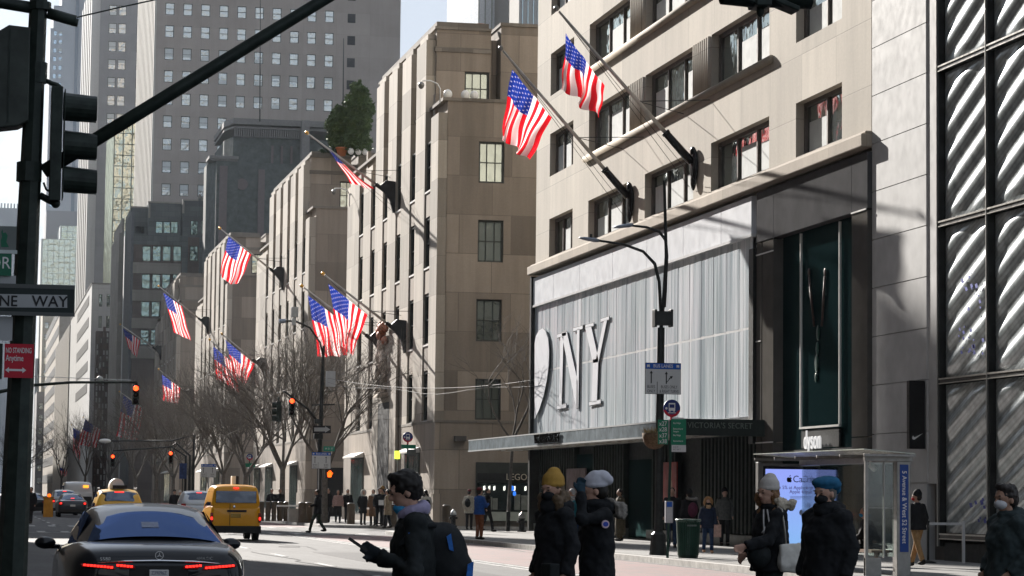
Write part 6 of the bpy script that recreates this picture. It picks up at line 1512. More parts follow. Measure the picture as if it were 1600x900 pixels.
def ring(y, zb, w, belt, wd, zd, cr=.02):
    h = [(0, zb), (w*.8, zb), (w*.965, zb+.07), (w, zb+.28), (w*.995, belt-.14), (w*.965, belt-.03), (wd+(w*.965-wd)*.35, belt+(zd-belt)*.75), (wd, zd), (wd*.55, zd+cr*.8), (0, zd+cr)]
    pts = [(x, y, z) for x, z in h]+[(-x, y, z) for x, z in h[-2:0:-1]]
    return pts
def gring(y, zb, zt, wb, wt, cr=.02):
    h = [(0, zb), (wb, zb), (wb*.5+wt*.5+.02, zb*.5+zt*.5), (wt+.01, zt-.07), (wt*.93, zt-.015), (wt*.55, zt+cr*.8), (0, zt+cr)]
    return [(x, y, z) for x, z in h]+[(-x, y, z) for x, z in h[-2:0:-1]]
def subs(o, n=1):
    m = o.modifiers.new('subdivision', 'SUBSURF'); m.levels = n; m.render_levels = n
def prof(tab, y, i):
    for a, b in zip(tab, tab[1:]):
        if a[0] <= y <= b[0]: t = (y-a[0])/(b[0]-a[0]); return a[i]*(1-t)+b[i]*t
    return tab[-1][i] if y > tab[-1][0] else tab[0][i]
def wheel(x, y, r, E, w=.22):
    m_ = MB(); s = 1 if x > 0 else -1
    m_.tube([(x-s*w, y, r), (x-s*w*.9, y, r), (x-s*.02, y, r), (x, y, r)], [r*.86, r, r, r*.9], 24); t = m_.build('tyre', M_tyre, E, smooth=False)
    m_ = MB(); m_.tube([(x-s*.02, y, r), (x+s*.008, y, r)], [r*.66, r*.62], 20); m_.tube([(x, y, r), (x+s*.02, y, r)], r*.14, 10)
    for k in range(5): a = 2*pi*k/5; m_.obox((x+s*.012, y+cos(a)*r*.34, r+sin(a)*r*.34), (.008, 0, 0), (0, cos(a)*r*.3, sin(a)*r*.3), (0, -sin(a)*r*.07, cos(a)*r*.07))
    m_.build('rim', M_rim, t)
def vehicle(name, x, y, rz, body, green, mat, label, cat, roofmat=None, group=None, wheels=(.9, 3.9, .33), rearglass=None, sideglass=None, wind=None, lights=(), extras=None, hw=.9):
    E = empty(name, (x, y, 0.01), rz, label, cat, group)
    m_ = MB(); m_.loft([ring(*b) for b in body]); o = m_.build('body', mat, E, smooth=True); subs(o, 2)
    m_ = MB(); m_.loft([gring(*g) for g in green]); o = m_.build('roof', roofmat or mat, E, smooth=True); subs(o, 2)
    gt = [(g[0], g[2], g[3], g[4]) for g in green]
    if rearglass:                        # patch following the rear of the greenhouse: (y0, y1, half width bottom, half width top, lift)
        y0, y1, w0, w1, lift = rearglass; m_ = MB(); n_ = 10; k_ = 12
        for j in range(n_+1):
            t = j/n_; yy = y0+(y1-y0)*t; z = prof(gt, yy, 1)+lift; w = w0+(w1-w0)*t
            if t > .8: w *= 1-.12*((t-.8)/.2)**2
            for i in range(k_+1): u = -1+2*i/k_; m_.v.append((u*w, yy-.01+.05*abs(u)**3*(1 if t < .9 else .4), z+.045*(1-u*u)-.03-.02*abs(u)**4))
        for j in range(n_):
            for i in range(k_): q = j*(k_+1)+i; m_.f.append((q, q+1, q+k_+2, q+k_+1)); m_.mi.append(0)
        m_.build('rear_window', M_cg if name == 'saloon_car' else M_cgv, E, smooth=True)
    for (yz, nm) in (sideglass or ()):
        for s in (-1, 1):
            m_ = MB(); pts = [(s*(prof(gt, p[0], 2)+(prof(gt, p[0], 3)-prof(gt, p[0], 2))*min(1, max(0, (p[1]-green[1][1])/(prof(gt, p[0], 1)-green[1][1])))+.006), p[0], p[1]) for p in yz]
            m_.quad(*pts); m_.build(nm, M_cg, E)
    for (x0, x1, z0, z1, yy, mt, nm, th) in lights:
        for s in (-1, 1):
            m_ = MB(); m_.box(s*x0, s*x1, yy-th, yy+.05, z0, z1); m_.build(nm, mt, E, bevel=.012)
    a, b, r = wheels
    for yy in (a, b):
        for s in (-1, 1): wheel(s*hw, yy, r, E)
    return E
def bits(E, lst):
    for nm, mt, x0, x1, y0, y1, z0, z1 in lst:
        m_ = MB(); m_.box(x0, x1, y0, y1, z0, z1); m_.build(nm, mt, E, bevel=.008)
sedan_body = [(-.02, .42, .66, .80, .56, .84), (.02, .30, .80, .88, .66, .955), (.09, .26, .86, .93, .69, 1.005), (.2, .24, .90, .96, .71, 1.035), (.5, .22, .94, .99, .73, 1.07), (.9, .22, .96, 1.0, .74, 1.10), (1.6, .22, .97, 1.01, .77, 1.08), (3.6, .22, .97, 1.0, .77, 1.03), (4.4, .25, .95, .90, .70, .92), (4.95, .3, .88, .78, .58, .78), (5.1, .42, .74, .66, .5, .66)]
sedan_green = [(.60, .95, 1.075, .76, .68, .01), (.78, .96, 1.135, .81, .66, .015), (1.1, .97, 1.235, .86, .64), (1.5, .97, 1.345, .875, .62), (1.9, .97, 1.425, .88, .615, .03), (2.3, .97, 1.465, .88, .62, .03), (2.9, .97, 1.46, .88, .62, .03), (3.3, .97, 1.36, .87, .63), (3.8, .97, 1.14, .82, .64), (4.0, .95, 1.03, .76, .62)]
M_bkpaint = paintm('black_car_paint', (.006, .008, .011))
CARX, CARY = 1.90, 26.6
sd = vehicle('saloon_car', CARX, CARY, 0, sedan_body, sedan_green, M_bkpaint, 'glossy black saloon car in the left foreground seen from behind', 'car',
    rearglass=(.70, 1.60, .70, .54, .025), sideglass=(([(1.2, 1.04), (1.75, 1.36), (2.3, 1.40), (2.35, 1.04)], 'side_window'), ([(2.42, 1.04), (2.4, 1.40), (3.1, 1.38), (3.75, 1.04)], 'side_window')), wheels=(.95, 4.1, .34))
M_cg.node_tree  # shared
bits(sd, [('number_plate', M_plate, -.10, .10, -.045, -.02, .70, .82), ('plate_recess', M_trim, -.30, .30, -.03, .0, .66, .86)])
m_ = MB(); m_.loft([[(s*w, y, z) for s in (1, -1)]+[(s*w, y+.02, z-.02) for s in (-1, 1)] for (s_, w, y, z) in ((0, .70, .05, 1.012), )]+[[(.70, .02, 1.035), (-.70, .02, 1.035), (-.70, .05, 1.01), (.70, .05, 1.01)]]); 
m_ = MB(); m_.tube([(-.62, -.0, .885), (-.35, -.035, .905), (0, -.05, .912), (.35, -.035, .905), (.62, -.0, .885)], [(.012, .01)]*5, 8); m_.build('chrome_strip', M_chrome, sd, smooth=True)
for s in (-1, 1):
    for (pts_) in ([(.44, .815), (.78, .845), (.80, .875), (.47, .865)], [(.24, .825), (.40, .825), (.41, .862), (.25, .862)]):
        m_ = MB(); m_.prism([(s*p[0], p[1]) for p in pts_], (0, -.05, 0), (1, 0, 0), (0, 0, 1), (0, .12, 0)); e_ = m_.build('tail_light', M_tailoff, sd, bevel=.008)
        m_ = MB()
        for k in range(9 if pts_[0][0] > .4 else 5):
            x = pts_[0][0]+.03+k*.034; m_.box(s*x, s*(x+.026), -.056, -.048, pts_[0][1]+.016+.003*k, pts_[0][1]+.036+.003*k)
        m_.build('lit_segments', M_tail, e_)
    m_ = MB(); m_.ball((s*1.06, 3.35, 1.02), (.12, .07, .07), 14, 10); m_.tube([(s*.9, 3.4, .98), (s*1.0, 3.36, .98)], .025, 8); m_.build('mirror', M_bkpaint, sd, smooth=True)
m_ = MB(); 
for k in range(24):
    t0, t1 = 2*pi*k/24, 2*pi*(k+1)/24; m_.quad((.044*cos(t0), -.04, .965+.044*sin(t0)), (.044*cos(t1), -.04, .965+.044*sin(t1)), (.037*cos(t1), -.04, .965+.037*sin(t1)), (.037*cos(t0), -.04, .965+.037*sin(t0)))
for a in (90, 210, 330): d = Vector((cos(radians(a)), 0, sin(radians(a)))); p = Vector((-d.z, 0, d.x))*.006; c = Vector((0, -.042, .965)); m_.quad(c-p, c+p, c+d*.04)
m_.build('round_emblem', M_chrome, sd)
text('badge', 'S580', .05, M_chrome, sd, (-.60, -.032, .925), RN, .002, spacing=1.1); text('badge', '4MATIC', .045, M_chrome, sd, (.38, -.035, .935), RN, .002, spacing=1.1)
text('plate_text', 'Z39096Z', .052, plain('plate_ink', (.12, .13, .2), .5, var=0), sd, (0, -.047, .785), RN, .001, 'CENTER', sx=.8)
bits(sd, [('rear_shelf_paper', plain('paper_white', (.45, .47, .5), .6, var=.1), -.16, .10, 1.02, 1.03, 1.262, 1.30)]) if 0 else None
m_ = MB(); m_.obox((-.03, 1.05, 1.262), (.09, 0, 0), (0, .09, .028), (0, -.0012, .004)); m_.build('window_sticker', plain('faint_sticker', (.06, .09, .18), .4, var=.3, scale=12), sd)
# yellow taxi van
M_ty = paintm('taxi_yellow', (.78, .36, .012))
van_body = [(-.03, .45, .74, .95, .70, 1.0), (.0, .28, .84, 1.1, .80, 1.13), (.10, .25, .86, 1.12, .84, 1.16), (1.2, .24, .87, 1.1, .84, 1.14), (3.2, .24, .87, 1.05, .82, 1.08), (3.9, .26, .86, .92, .74, .96), (4.35, .32, .78, .72, .62, .78), (4.45, .42, .66, .62, .5, .66)]
van_green = [(-.02, 1.0, 1.66, .78, .66), (.02, 1.0, 1.80, .845, .72), (.12, 1.0, 1.86, .86, .74, .03), (1.0, 1.0, 1.90, .865, .75, .03), (2.3, 1.0, 1.87, .86, .74, .03), (2.9, 1.0, 1.70, .85, .72), (3.6, 1.0, 1.2, .82, .72), (3.85, .95, 1.05, .78, .70)]
vx = onY(368.5, 800, 87.5).x
va = vehicle('taxi_van', vx, 87.5, 0, van_body, van_green, M_ty, 'yellow taxi van with two plain rear doors beside the bus lane', 'van', wheels=(.75, 3.45, .32), hw=.86,
    sideglass=(([(.35, 1.18), (.4, 1.66), (1.6, 1.68), (1.6, 1.18)], 'side_window'), ([(1.7, 1.18), (1.7, 1.68), (2.6, 1.6), (3.2, 1.18)], 'side_window')),
    lights=[(.77, .865, .62, .94, -.02, M_tailoff, 'tail_light', .03), (.785, .85, .70, .80, -.03, M_tail, 'brake_light', .03)])
bits(va, [('rear_window', M_cgv, -.69, .69, -.055, .02, 1.28, 1.68), ('bumper', M_trim, -.86, .86, -.10, .1, .26, .50), ('brake_light', M_tail, -.08, .08, -.03, .05, 1.77, 1.81), ('number_plate', plain('yellow_plate', (.42, .26, .05), .5), -.17, .17, -.05, 0, .78, .92), ('handle_bar', M_trim, -.30, .36, -.06, 0, .97, 1.04), ('door_gap', M_trim, -.21, -.195, -.046, 0, .52, 1.25), ('roof_light', M_white, -.03, .10, 1.2, 1.7, 1.92, 2.2), ('roof_light_base', M_trim, .1, .2, 1.2, 1.7, 1.92, 2.2)])
m_ = MB(); m_.ball((-.06, -.05, 1.15), (.05, .01, .05)); m_.build('round_emblem', M_chrome, va, smooth=True)
# yellow suv taxi with half round roof board
suv_body = [(-.03, .5, .72, .86, .66, .92), (.02, .32, .86, .98, .76, 1.0), (.12, .28, .90, 1.02, .80, 1.06), (.5, .26, .92, 1.04, .82, 1.08), (2.5, .26, .93, 1.02, .82, 1.06), (3.6, .28, .92, 1.0, .8, 1.04), (4.5, .36, .82, .82, .6, .86), (4.7, .46, .7, .7, .5, .72)]
suv_green = [(.02, .95, 1.12, .84, .78), (.14, .96, 1.34, .86, .74), (.34, .97, 1.58, .87, .68), (.6, .97, 1.66, .87, .67, .03), (1.8, .97, 1.71, .88, .67, .03), (2.7, .97, 1.64, .87, .66), (3.3, .97, 1.3, .86, .68), (3.7, .96, 1.06, .8, .66)]
M_ty2 = paintm('pale_taxi_yellow', (.80, .46, .06))
tx = onY(187, 780, 90).x
ta = vehicle('taxi_car', tx, 90, 0, suv_body, suv_green, M_ty2, 'pale yellow taxi SUV with white half round roof board and lit brake lights', 'taxi', wheels=(.85, 3.6, .36), hw=.92, rearglass=(.10, .40, .72, .62, .02),
    sideglass=(([(.6, 1.1), (.8, 1.5), (1.7, 1.56), (1.7, 1.1)], 'side_window'), ([(1.8, 1.1), (1.8, 1.56), (2.6, 1.5), (3.2, 1.1)], 'side_window')),
    lights=[(.66, .86, 1.0, 1.12, .0, M_tailoff, 'tail_light', .04), (.73, .83, 1.03, 1.10, -.02, M_tail, 'brake_light', .04)])
bits(ta, [('bumper', M_trim, -.9, .9, -.07, .1, .30, .52), ('brake_light', M_tail, -.16, .16, .30, .40, 1.585, 1.62), ('roof_rail', M_trim, -.66, -.62, .8, 2.4, 1.70, 1.76), ('roof_rail', M_trim, .62, .66, .8, 2.4, 1.70, 1.76), ('number_plate', M_plate, -.16, .16, -.05, 0, .74, .88)])
m_ = MB(); m_.prism([(-.30, 1.72)]+[(-.05+.26*cos(t), 1.78+.30*sin(t)) for t in [pi-pi*k/14 for k in range(15)]]+[(.20, 1.72)], (0, 1.0, 0), (1, 0, 0), (0, 0, 1), (0, 1.0, 0)); m_.build('roof_board', M_white, ta, smooth=False)
m_ = MB(); m_.box(-.2, .3, .85, 1.0, 1.72, 1.84); m_.build('roof_sign', M_trim, ta)
def simple_car(px, Y, kind, mat, label, lit=True, w=1.0):
    x = onY(px, 780, Y).x; b, g = (suv_body, suv_green) if kind == 'suv' else (sedan_body, sedan_green)
    E = vehicle('parked_car' if not lit else 'car', x, Y, 0, b, g, mat, label, 'car', wheels=(.9, 3.8, .34), hw=.92, rearglass=(.10, .40, .72, .62, .02) if kind == 'suv' else (.55, 1.5, .70, .55, .03), group='cars ahead in the traffic',
        lights=[(.64, .86, .84 if kind == 'suv' else .78, 1.1 if kind == 'suv' else .92, 0, M_tailoff, 'tail_light', .04), (.68, .80, .9 if kind == 'suv' else .81, 1.0 if kind == 'suv' else .90, -.03, M_tail if lit else M_tailoff, 'brake_light', .04)])
    bits(E, [('bumper', M_trim, -.86, .86, -.06, .1, .3, .5), ('number_plate', M_plate, -.16, .16, -.05, 0, .66, .78), ('brake_light', M_tail if lit else M_tailoff, -.12, .12, .5 if kind == 'sedan' else .3, .62, 1.17 if kind == 'sedan' else 1.6, 1.19 if kind == 'sedan' else 1.63)])
    return E
simple_car(114, 163, 'sedan', paintm('dark_blue_paint', (.03, .035, .045)), 'dark saloon with both brake lights lit, waiting beyond the crossing')
simple_car(101, 174, 'suv', paintm('silver_paint_car', (.30, .32, .34), .6), 'silver car half hidden left of the dark braking saloon')
simple_car(312, 121, 'suv', paintm('light_grey_paint', (.42, .44, .46), .5), 'light grey SUV partly hidden behind the yellow van')
simple_car(52, 182, 'sedan', M_bkpaint, 'black car behind the standing man at the left edge', lit=False)
# white topped minibus
MBx = onY(122, 780, 188).x
mb_body = [(-.03, .5, .95, 1.2, .9, 1.5), (.0, .4, 1.08, 1.3, 1.0, 1.6), (.3, .4, 1.12, 1.3, 1.05, 1.7), (6, .4, 1.12, 1.3, 1.05, 1.7), (7, .4, 1.0, 1.0, .8, 1.1)]
mb_green = [(.0, 1.2, 2.0, 1.0, .85), (.1, 1.2, 2.2, 1.08, .9), (.5, 1.2, 2.32, 1.12, .95), (5, 1.2, 2.32, 1.12, .95), (6, 1.2, 1.9, 1.1, .9), (6.6, 1.1, 1.3, 1.0, .8)]
mi = vehicle('minibus', MBx, 188, 0, mb_body, mb_green, paintm('bus_white', (.55, .55, .54)), 'white minibus with small amber display, behind the braking saloon', 'bus', wheels=(1.3, 5.2, .42), hw=1.1, sideglass=(([(.5, 1.5), (.6, 2.0), (4.8, 2.0), (4.8, 1.5)], 'side_window'),))
bits(mi, [('display', emit('amber_display', (1, .25, .02), 1.2), .35, .72, -.03, .1, 1.88, 2.06), ('lower_panel', M_trim, -.98, .98, -.08, .1, .5, 1.25)])
OB = empty('warning_box', (onY(75, 800, 163).x, 163, 0), label='orange yellow upright box with amber lamp on top, at the far left', cat='barrier')
m_ = MB(); m_.loft([[(-.3, -.2, 0), (.3, -.2, 0), (.3, .2, 0), (-.3, .2, 0)], [(-.28, -.2, 1.1), (.28, -.2, 1.1), (.28, .2, 1.1), (-.28, .2, 1.1)], [(-.36, -.25, 1.25), (.36, -.25, 1.25), (.36, .25, 1.25), (-.36, .25, 1.25)]]); m_.build('box', plain('orange_box', (.42, .20, .03), .6, var=.2), OB)
m_ = MB(); m_.ball((.05, 0, 1.35), .11, 10, 8); m_.build('amber_lamp', M_amb, OB, smooth=True)

# ------------------------------------------------------------------ people
TX = bpy.data.textures.new('folds', 'CLOUDS'); TX.noise_scale = .11; TX.noise_depth = 2
TX2 = bpy.data.textures.new('curls', 'CLOUDS'); TX2.noise_scale = .028; TX2.noise_depth = 1
def cloth(name, col, rough=.85, var=.25): return plain(name, col, rough, var=var, scale=14, spec=.25)
M_skn = plain('skin', (.42, .25, .185), .55, var=.08, scale=9); M_skn2 = plain('tan_skin', (.34, .20, .14), .55, var=.08, scale=9)
def rem(o, vox, fold=0.0, tex=None, it=4):
    r = o.modifiers.new('remesh', 'REMESH'); r.mode = 'VOXEL'; r.voxel_size = vox; r.use_smooth_shade = True
    s = o.modifiers.new('smooth', 'SMOOTH'); s.iterations = it; s.factor = .5
    if fold:
        d = o.modifiers.new('folds', 'DISPLACE'); d.texture = tex or TX; d.strength = fold; d.mid_level = .5; d.texture_coords = 'LOCAL'
def person(x, y, rz, H, label, top, legs=None, shoes=None, hair=None, skin=None, z0=0.0, step=.0, arms=None, hem=.82, bulk=1.0, look=(0, 0), hat=None, hatc=None, mask=None, scarf=None, hood=None, hoodfur=None,
           vox=.03, lean=0.0, group=None, trousers_hem=.1, hairlong=0, fold=.0, sit=False, near=False, gloves=None, hairball=1.0, furc=None, name='person', skirt=None):
    s = H/1.75; E = empty(name, (x, y, z0), radians(rz), label, 'person', group); E.scale = (s, s, s)
    skin = skin or M_skn; hair = hair or plain('dark_hair', (.015, .012, .010), .5, var=.2); legs = legs or cloth('dark_trousers', (.02, .021, .024)); shoes = shoes or cloth('dark_shoes', (.02, .018, .016))
    yaw, pit = look; Rm = Matrix.Rotation(radians(yaw), 3, 'Z') @ Matrix.Rotation(radians(-pit), 3, 'X')
    def LN_(p): p = Vector(p); return Vector((p.x, p.y+lean*max(0, p.z-.9), p.z))
    nk = Vector((0, .02, 1.50))
    def hp(p): return LN_(nk)+Rm@(Vector(p)-nk)
    hz_ = .92; 
    if sit: hipz = .50; A = [((-.10, 0, hipz), (-.13, .42, .50), (-.13, .44, .08)), ((.10, 0, hipz), (.13, .42, .50), (.13, .46, .08))]
    else: A = [((-.09, 0, .92), (-.10, step*.55+.03, .50), (-.10, step, .085+abs(min(0, step))*.15)), ((.09, 0, .92), (.10, -step*.35+.03, .50), (.10, -step, .085+max(0, step)*.18))]
    dz = -.42 if sit else 0
    def T(p): q = LN_(p); q.z += dz; return q
    arms = arms or {}
    AR = {k: arms.get(k, ((sg*.25, -.05, 1.15), (sg*.25, .05, .90))) for k, sg in (('L', -1), ('R', 1))}
    m_ = MB()
    def hball(c, r, n=14, q=10):
        i0 = len(m_.v); m_.ball((0, 0, 0), r, n, q); cc = Vector(c)
        for i in range(i0, len(m_.v)): p = hp(Vector(m_.v[i])+cc); p.z += dz; m_.v[i] = tuple(p)
    hball((0, .025, 1.655), (.076, .096, .10)); hball((0, .045, 1.595), (.058, .07, .075)); hball((0, .075, 1.555), (.032, .035, .028)); hball((0, .128, 1.612), (.013, .02, .024)); hball((0, .112, 1.655), (.05, .015, .02))
    for sg in (-1, 1): hball((sg*.078, .015, 1.62), (.012, .022, .034)); 
    m_.tube([T((0, -.01, 1.40)), T((0, .015, 1.57))], [.06, .052], 12)
    m_.tube([T((0, 0, .88)), T((0, 0, 1.05)), T((0, 0, 1.30)), T((0, -.01, 1.44))], [(.15, .10), (.13, .09), (.16, .10), (.08, .06)], 14)
    for (h_, k_, a_) in A:
        m_.tube([h_, k_, a_], [.075, .05, .035], 10); m_.tube([Vector(a_)+Vector((0, -.04, -.03)), Vector(a_)+Vector((0, .13, -.055))], [.035, .03], 8)
    for k, sg in (('L', -1), ('R', 1)):
        e_, w_ = [T(p) for p in AR[k]]; sh = T((sg*.17, 0, 1.41)); m_.tube([sh, e_, w_], [.045, .036, .026], 10)
        d = (w_-e_).normalized(); side = d.cross(Vector((sg, 0, .2))).normalized(); up_ = side.cross(d).normalized()
        pm = w_+d*.05; m_.tube([w_, w_+d*.03, w_+d*.085], [.026, (.022, .038), (.018, .036)], 10)
        if near and not (gloves and k in gloves[1]):
            for f, (of, ln) in enumerate(((-.03, .062), (-.010, .075), (.011, .07), (.031, .055))):
                b_ = w_+d*.08+side*of; c1_ = b_+d*ln*.5+up_*-.01*sg; m_.tube([b_, c1_, c1_+d*ln*.35-up_*.028*sg], [.0095, .009, .008], 7)
            b_ = w_+d*.035+side*-.035; m_.tube([b_, b_+d*.03-side*.02, b_+d*.058-side*.02-up_*.012*sg], [.011, .010, .009], 7)
    o = m_.build('body', skin, E, smooth=True); rem(o, .009 if near else .02, it=2)
    if near:
        m_ = MB()
        for sg in (-1, 1): hball((sg*.032, .116, 1.637), (.013, .009, .006), 10, 6)
        m_.build('eyes', plain('eye_dark', (.03, .025, .02), .3, var=0), E, smooth=True)
        m_ = MB()
        for sg in (-1, 1): hball((sg*.034, .120, 1.664), (.020, .006, .005), 10, 6)
        m_.build('eyebrows', hair, E, smooth=True)
        m_ = MB(); hball((0, .113, 1.575), (.022, .008, .007), 10, 6); m_.build('lips', plain('lips', (.30, .12, .10), .5, var=0), E, smooth=True)
    # coat
    B_ = bulk; m_ = MB()
    zt = [(hem, .235*B_, .185*B_), ((hem+1.0)/2, .215*B_, .17*B_), (1.05, .195*B_, .15*B_), (1.28, .215*B_, .155*B_), (1.40, .19*B_, .13*B_), (1.475, .09, .085), (1.51, .082, .08)]
    if sit: zt = [z for z in zt if z[0] >= .8]
    m_.tube([T((0, -.005, z)) for z, *_ in zt], [(a, b) for _, a, b in zt], 20)
    for k, sg in (('L', -1), ('R', 1)):
        e_, w_ = [T(p) for p in AR[k]]; sh = T((sg*.175, 0, 1.40)); m_.ball(sh, .085*B_, 12, 8); m_.tube([sh, e_, w_], [.078*B_, .066*B_, .052*B_], 12); m_.ball(e_, .066*B_, 10, 8)
    if hood: m_.ball(T((0, -.09, 1.49)), (.13, .10, .085), 14, 8); m_.ball(T((0, -.02, 1.50)), (.125, .12, .05), 14, 8)
    o = m_.build('coat', top, E, smooth=True); rem(o, vox*.7, fold, it=3)
    if legs:
        m_ = MB()
        for (h_, k_, a_) in A:
            a2 = Vector(k_).lerp(Vector(a_), 1-trousers_hem*.3); m_.tube([h_, Vector(h_).lerp(Vector(k_), .5), k_, a2], [.10, .09, .07, .062], 12); m_.ball(k_, .07, 10, 8)
        m_.ball((0, 0, A[0][0][2]+.02), (.16, .12, .1), 12, 8)
        o = m_.build('trousers', legs, E, smooth=True); rem(o, vox*.7, fold*.7, it=3)
        m_ = MB()
        for (h_, k_, a_) in A:
            a_ = Vector(a_); m_.ball(a_+Vector((0, .045, -.04)), (.048, .13, .045), 12, 8); m_.ball(a_+Vector((0, -.02, 0)), (.045, .055, .06), 10, 6)
        m_.build('shoes', shoes, E, smooth=True)
    def head_part(nm, mat, fn, vx=None, fl=0, tex=None):
        nonlocal m_; m_ = MB(); fn(); o = m_.build(nm, mat, E, smooth=True)
        if vx: rem(o, vx, fl, tex, it=2)
    vx = .011 if near else .02
    def hairf():
        hball((0, -.005, 1.675), (.090*hairball, .104*hairball, .098*hairball)); hball((0, -.03, 1.63), (.083, .085, .09))
        if hairball > 1.02:
            for a in range(9): hball((.05*cos(a*1.9), .02+.05*sin(a*1.3), 1.735+.012*sin(a*2.3)), (.045, .045, .035), 10, 8)
        if hairlong:
            rnd = random.Random(int(x*10)); 
            for k in range(16): sg = rnd.choice((-1, 1)); hball((sg*rnd.uniform(.06, .11), rnd.uniform(-.06, .07), 1.60-hairlong*rnd.random()), (.035, .035, .06), 10, 6)
    head_part('hair', hair, hairf, vx, .02 if hairball > 1.02 or hairlong else .006, TX2)
    if hat == 'beanie': head_part('hat', hatc, lambda: (hball((0, -.004, 1.715), (.096, .112, .095)), hball((0, .0, 1.685), (.102, .118, .045)), hball((0, -.015, 1.775), (.06, .075, .06))), vx, .006)
    if hat == 'slouch': head_part('hat', hatc, lambda: (hball((0, -.004, 1.715), (.098, .114, .09)), hball((0, .0, 1.685), (.103, .118, .045)), hball((0, -.06, 1.745), (.095, .085, .07)), hball((0, -.115, 1.72), (.07, .05, .05)), hball((0, .0, 1.765), (.08, .07, .05))), vx, .012)
    if hat == 'beret': head_part('hat', hatc, lambda: (hball((0, -.01, 1.73), (.125, .14, .055)), hball((0, -.05, 1.70), (.12, .12, .06)), hball((0, .0, 1.69), (.1, .115, .035)), hball((0, -.11, 1.66), (.09, .05, .06))), vx, .012)
    if hat == 'cap': head_part('hat', hatc, lambda: (hball((0, -.004, 1.72), (.096, .11, .075)), hball((0, .12, 1.70), (.06, .07, .012))), vx)
    if mask: head_part('face_mask', mask, lambda: (hball((0, .078, 1.588), (.064, .066, .05)), hball((0, .105, 1.60), (.034, .045, .035))), vx)
    if scarf: head_part('scarf', scarf, lambda: (hball((0, .02, 1.515), (.115, .12, .055)), hball((0, .06, 1.48), (.09, .09, .06))), vx, .02)
    if hoodfur == 'up': head_part('fur_hood', furc, lambda: [hball((.125*cos(t), .045+.01*sin(t*3), 1.64+.15*sin(t)), (.045, .05, .045), 8, 6) for t in [2*pi*k/18 for k in range(18)]] and hball((0, -.03, 1.66), (.125, .10, .14)), vx, .03, TX2)
    if hoodfur == 'down': head_part('fur_trim', furc, lambda: [hball((.15*cos(t), -.10+.09*sin(t)-.06, 1.53+.03*sin(t)), (.05, .05, .045), 8, 6) for t in [pi*.95+1.1*pi*k/14 for k in range(15)]], vx, .03, TX2)
    if gloves:
        m_ = MB()
        for k, sg in (('L', -1), ('R', 1)):
            if k not in gloves[1]: continue
            e_, w_ = [T(p) for p in AR[k]]; d = (w_-e_).normalized(); side = d.cross(Vector((sg, 0, .2))).normalized(); up_ = side.cross(d).normalized()
            m_.tube([w_-d*.03, w_+d*.03, w_+d*.09], [.032, (.028, .045), (.024, .043)], 10)
            for f, (of, ln) in enumerate(((-.033, .062), (-.011, .075), (.012, .07), (.034, .055))):
                b_ = w_+d*.08+side*of; c1_ = b_+d*ln*.5; m_.tube([b_, c1_, c1_+d*ln*.4-up_*.03*sg], [.013, .0125, .012], 8)
            b_ = w_+d*.035+side*-.04; m_.tube([b_, b_+d*.03-side*.025, b_+d*.058-side*.028-up_*.02*sg], [.014, .013, .012], 8)
        o = m_.build('gloves', gloves[0], E, smooth=True); rem(o, .008, it=1)
    return E, (lambda p: E.matrix_basis @ T(p)), T
def wpos(E): return Matrix.Translation(E.location) @ Matrix.Rotation(E.rotation_euler.z, 4, 'Z') @ Matrix.Scale(E.scale.x, 4)
def prop(name, E, m_, mats, label, cat, vox=None, fold=0, smooth=True, parent=None):
    """something carried: a thing of its own standing in the person's frame"""
    o = m_.build(name, mats, None, smooth=smooth); o.matrix_basis = wpos(E); tag(o, label, cat)
    if vox: rem(o, vox, fold)
    return o
C_blk = cloth('black_coat', (.010, .011, .013)); C_blk2 = cloth('black_padded', (.012, .015, .016)); C_navy = cloth('navy_coat', (.012, .018, .035))
FRN = 1.045
# man with phone
px_ = onY(652, 850, 17.8).x
E, _, T = person(px_, 17.8, 84, 1.77, 'man looking down at a phone, lilac hood, blue mask under chin', C_blk2, near=True, vox=.018, fold=.05, bulk=1.08, look=(6, 16), lean=.06,
    hair=plain('black_curly_hair', (.012, .010, .009), .55, var=.3, scale=40), hairball=1.12, arms={'L': ((-.28, .03, 1.08), (-.13, .25, 1.19)), 'R': ((.25, .03, 1.10), (.06, .24, 1.16))}, gloves=(cloth('dark_gloves', (.015, .02, .025)), 'LR'), z0=.0)
m_ = MB(); 
for k in range(14):
    t = pi*.15+1.7*pi*k/13-pi*.5; m_.ball((.095*cos(t), .03+.085*sin(t), 1.495-.03*sin(t)), (.035, .035, .045), 8, 6)
m_.ball((0, -.035, 1.515), (.085, .055, .06)); m_.ball((0, .03, 1.50), (.09, .085, .05)); o = m_.build('hood', cloth('lilac_hood', (.30, .27, .40), var=.15), E, smooth=True); rem(o, .014, .02)
m_ = MB(); m_.ball((0, .115, 1.50), (.052, .05, .042)); m_.ball((0, .14, 1.51), (.035, .035, .03)); o = m_.build('face_mask', cloth('blue_mask', (.03, .22, .42), var=.1), E, smooth=True); rem(o, .01)
m_ = MB(); m_.prism([(0, 0), (.05, .02), (.06, .045), (.02, .05), (.0, .03)], (-.262, .02, 1.30), (0, 1, 0), (0, 0, 1), (.0, 0, 0) if 0 else (.02, 0, 0)); m_.build('chest_emblem', plain('blue_emblem', (.02, .12, .42), .5, var=.2), E)
m_ = MB(); m_.obox((-.06, .41, 1.255), (.038, 0, 0), (0, .068, .045), (0, -.006, .009)); prop('phone', E, m_, plain('phone_black', (.015, .015, .018), .2, var=0), 'black mobile phone held up by the man in the lilac hood', 'phone', smooth=False)
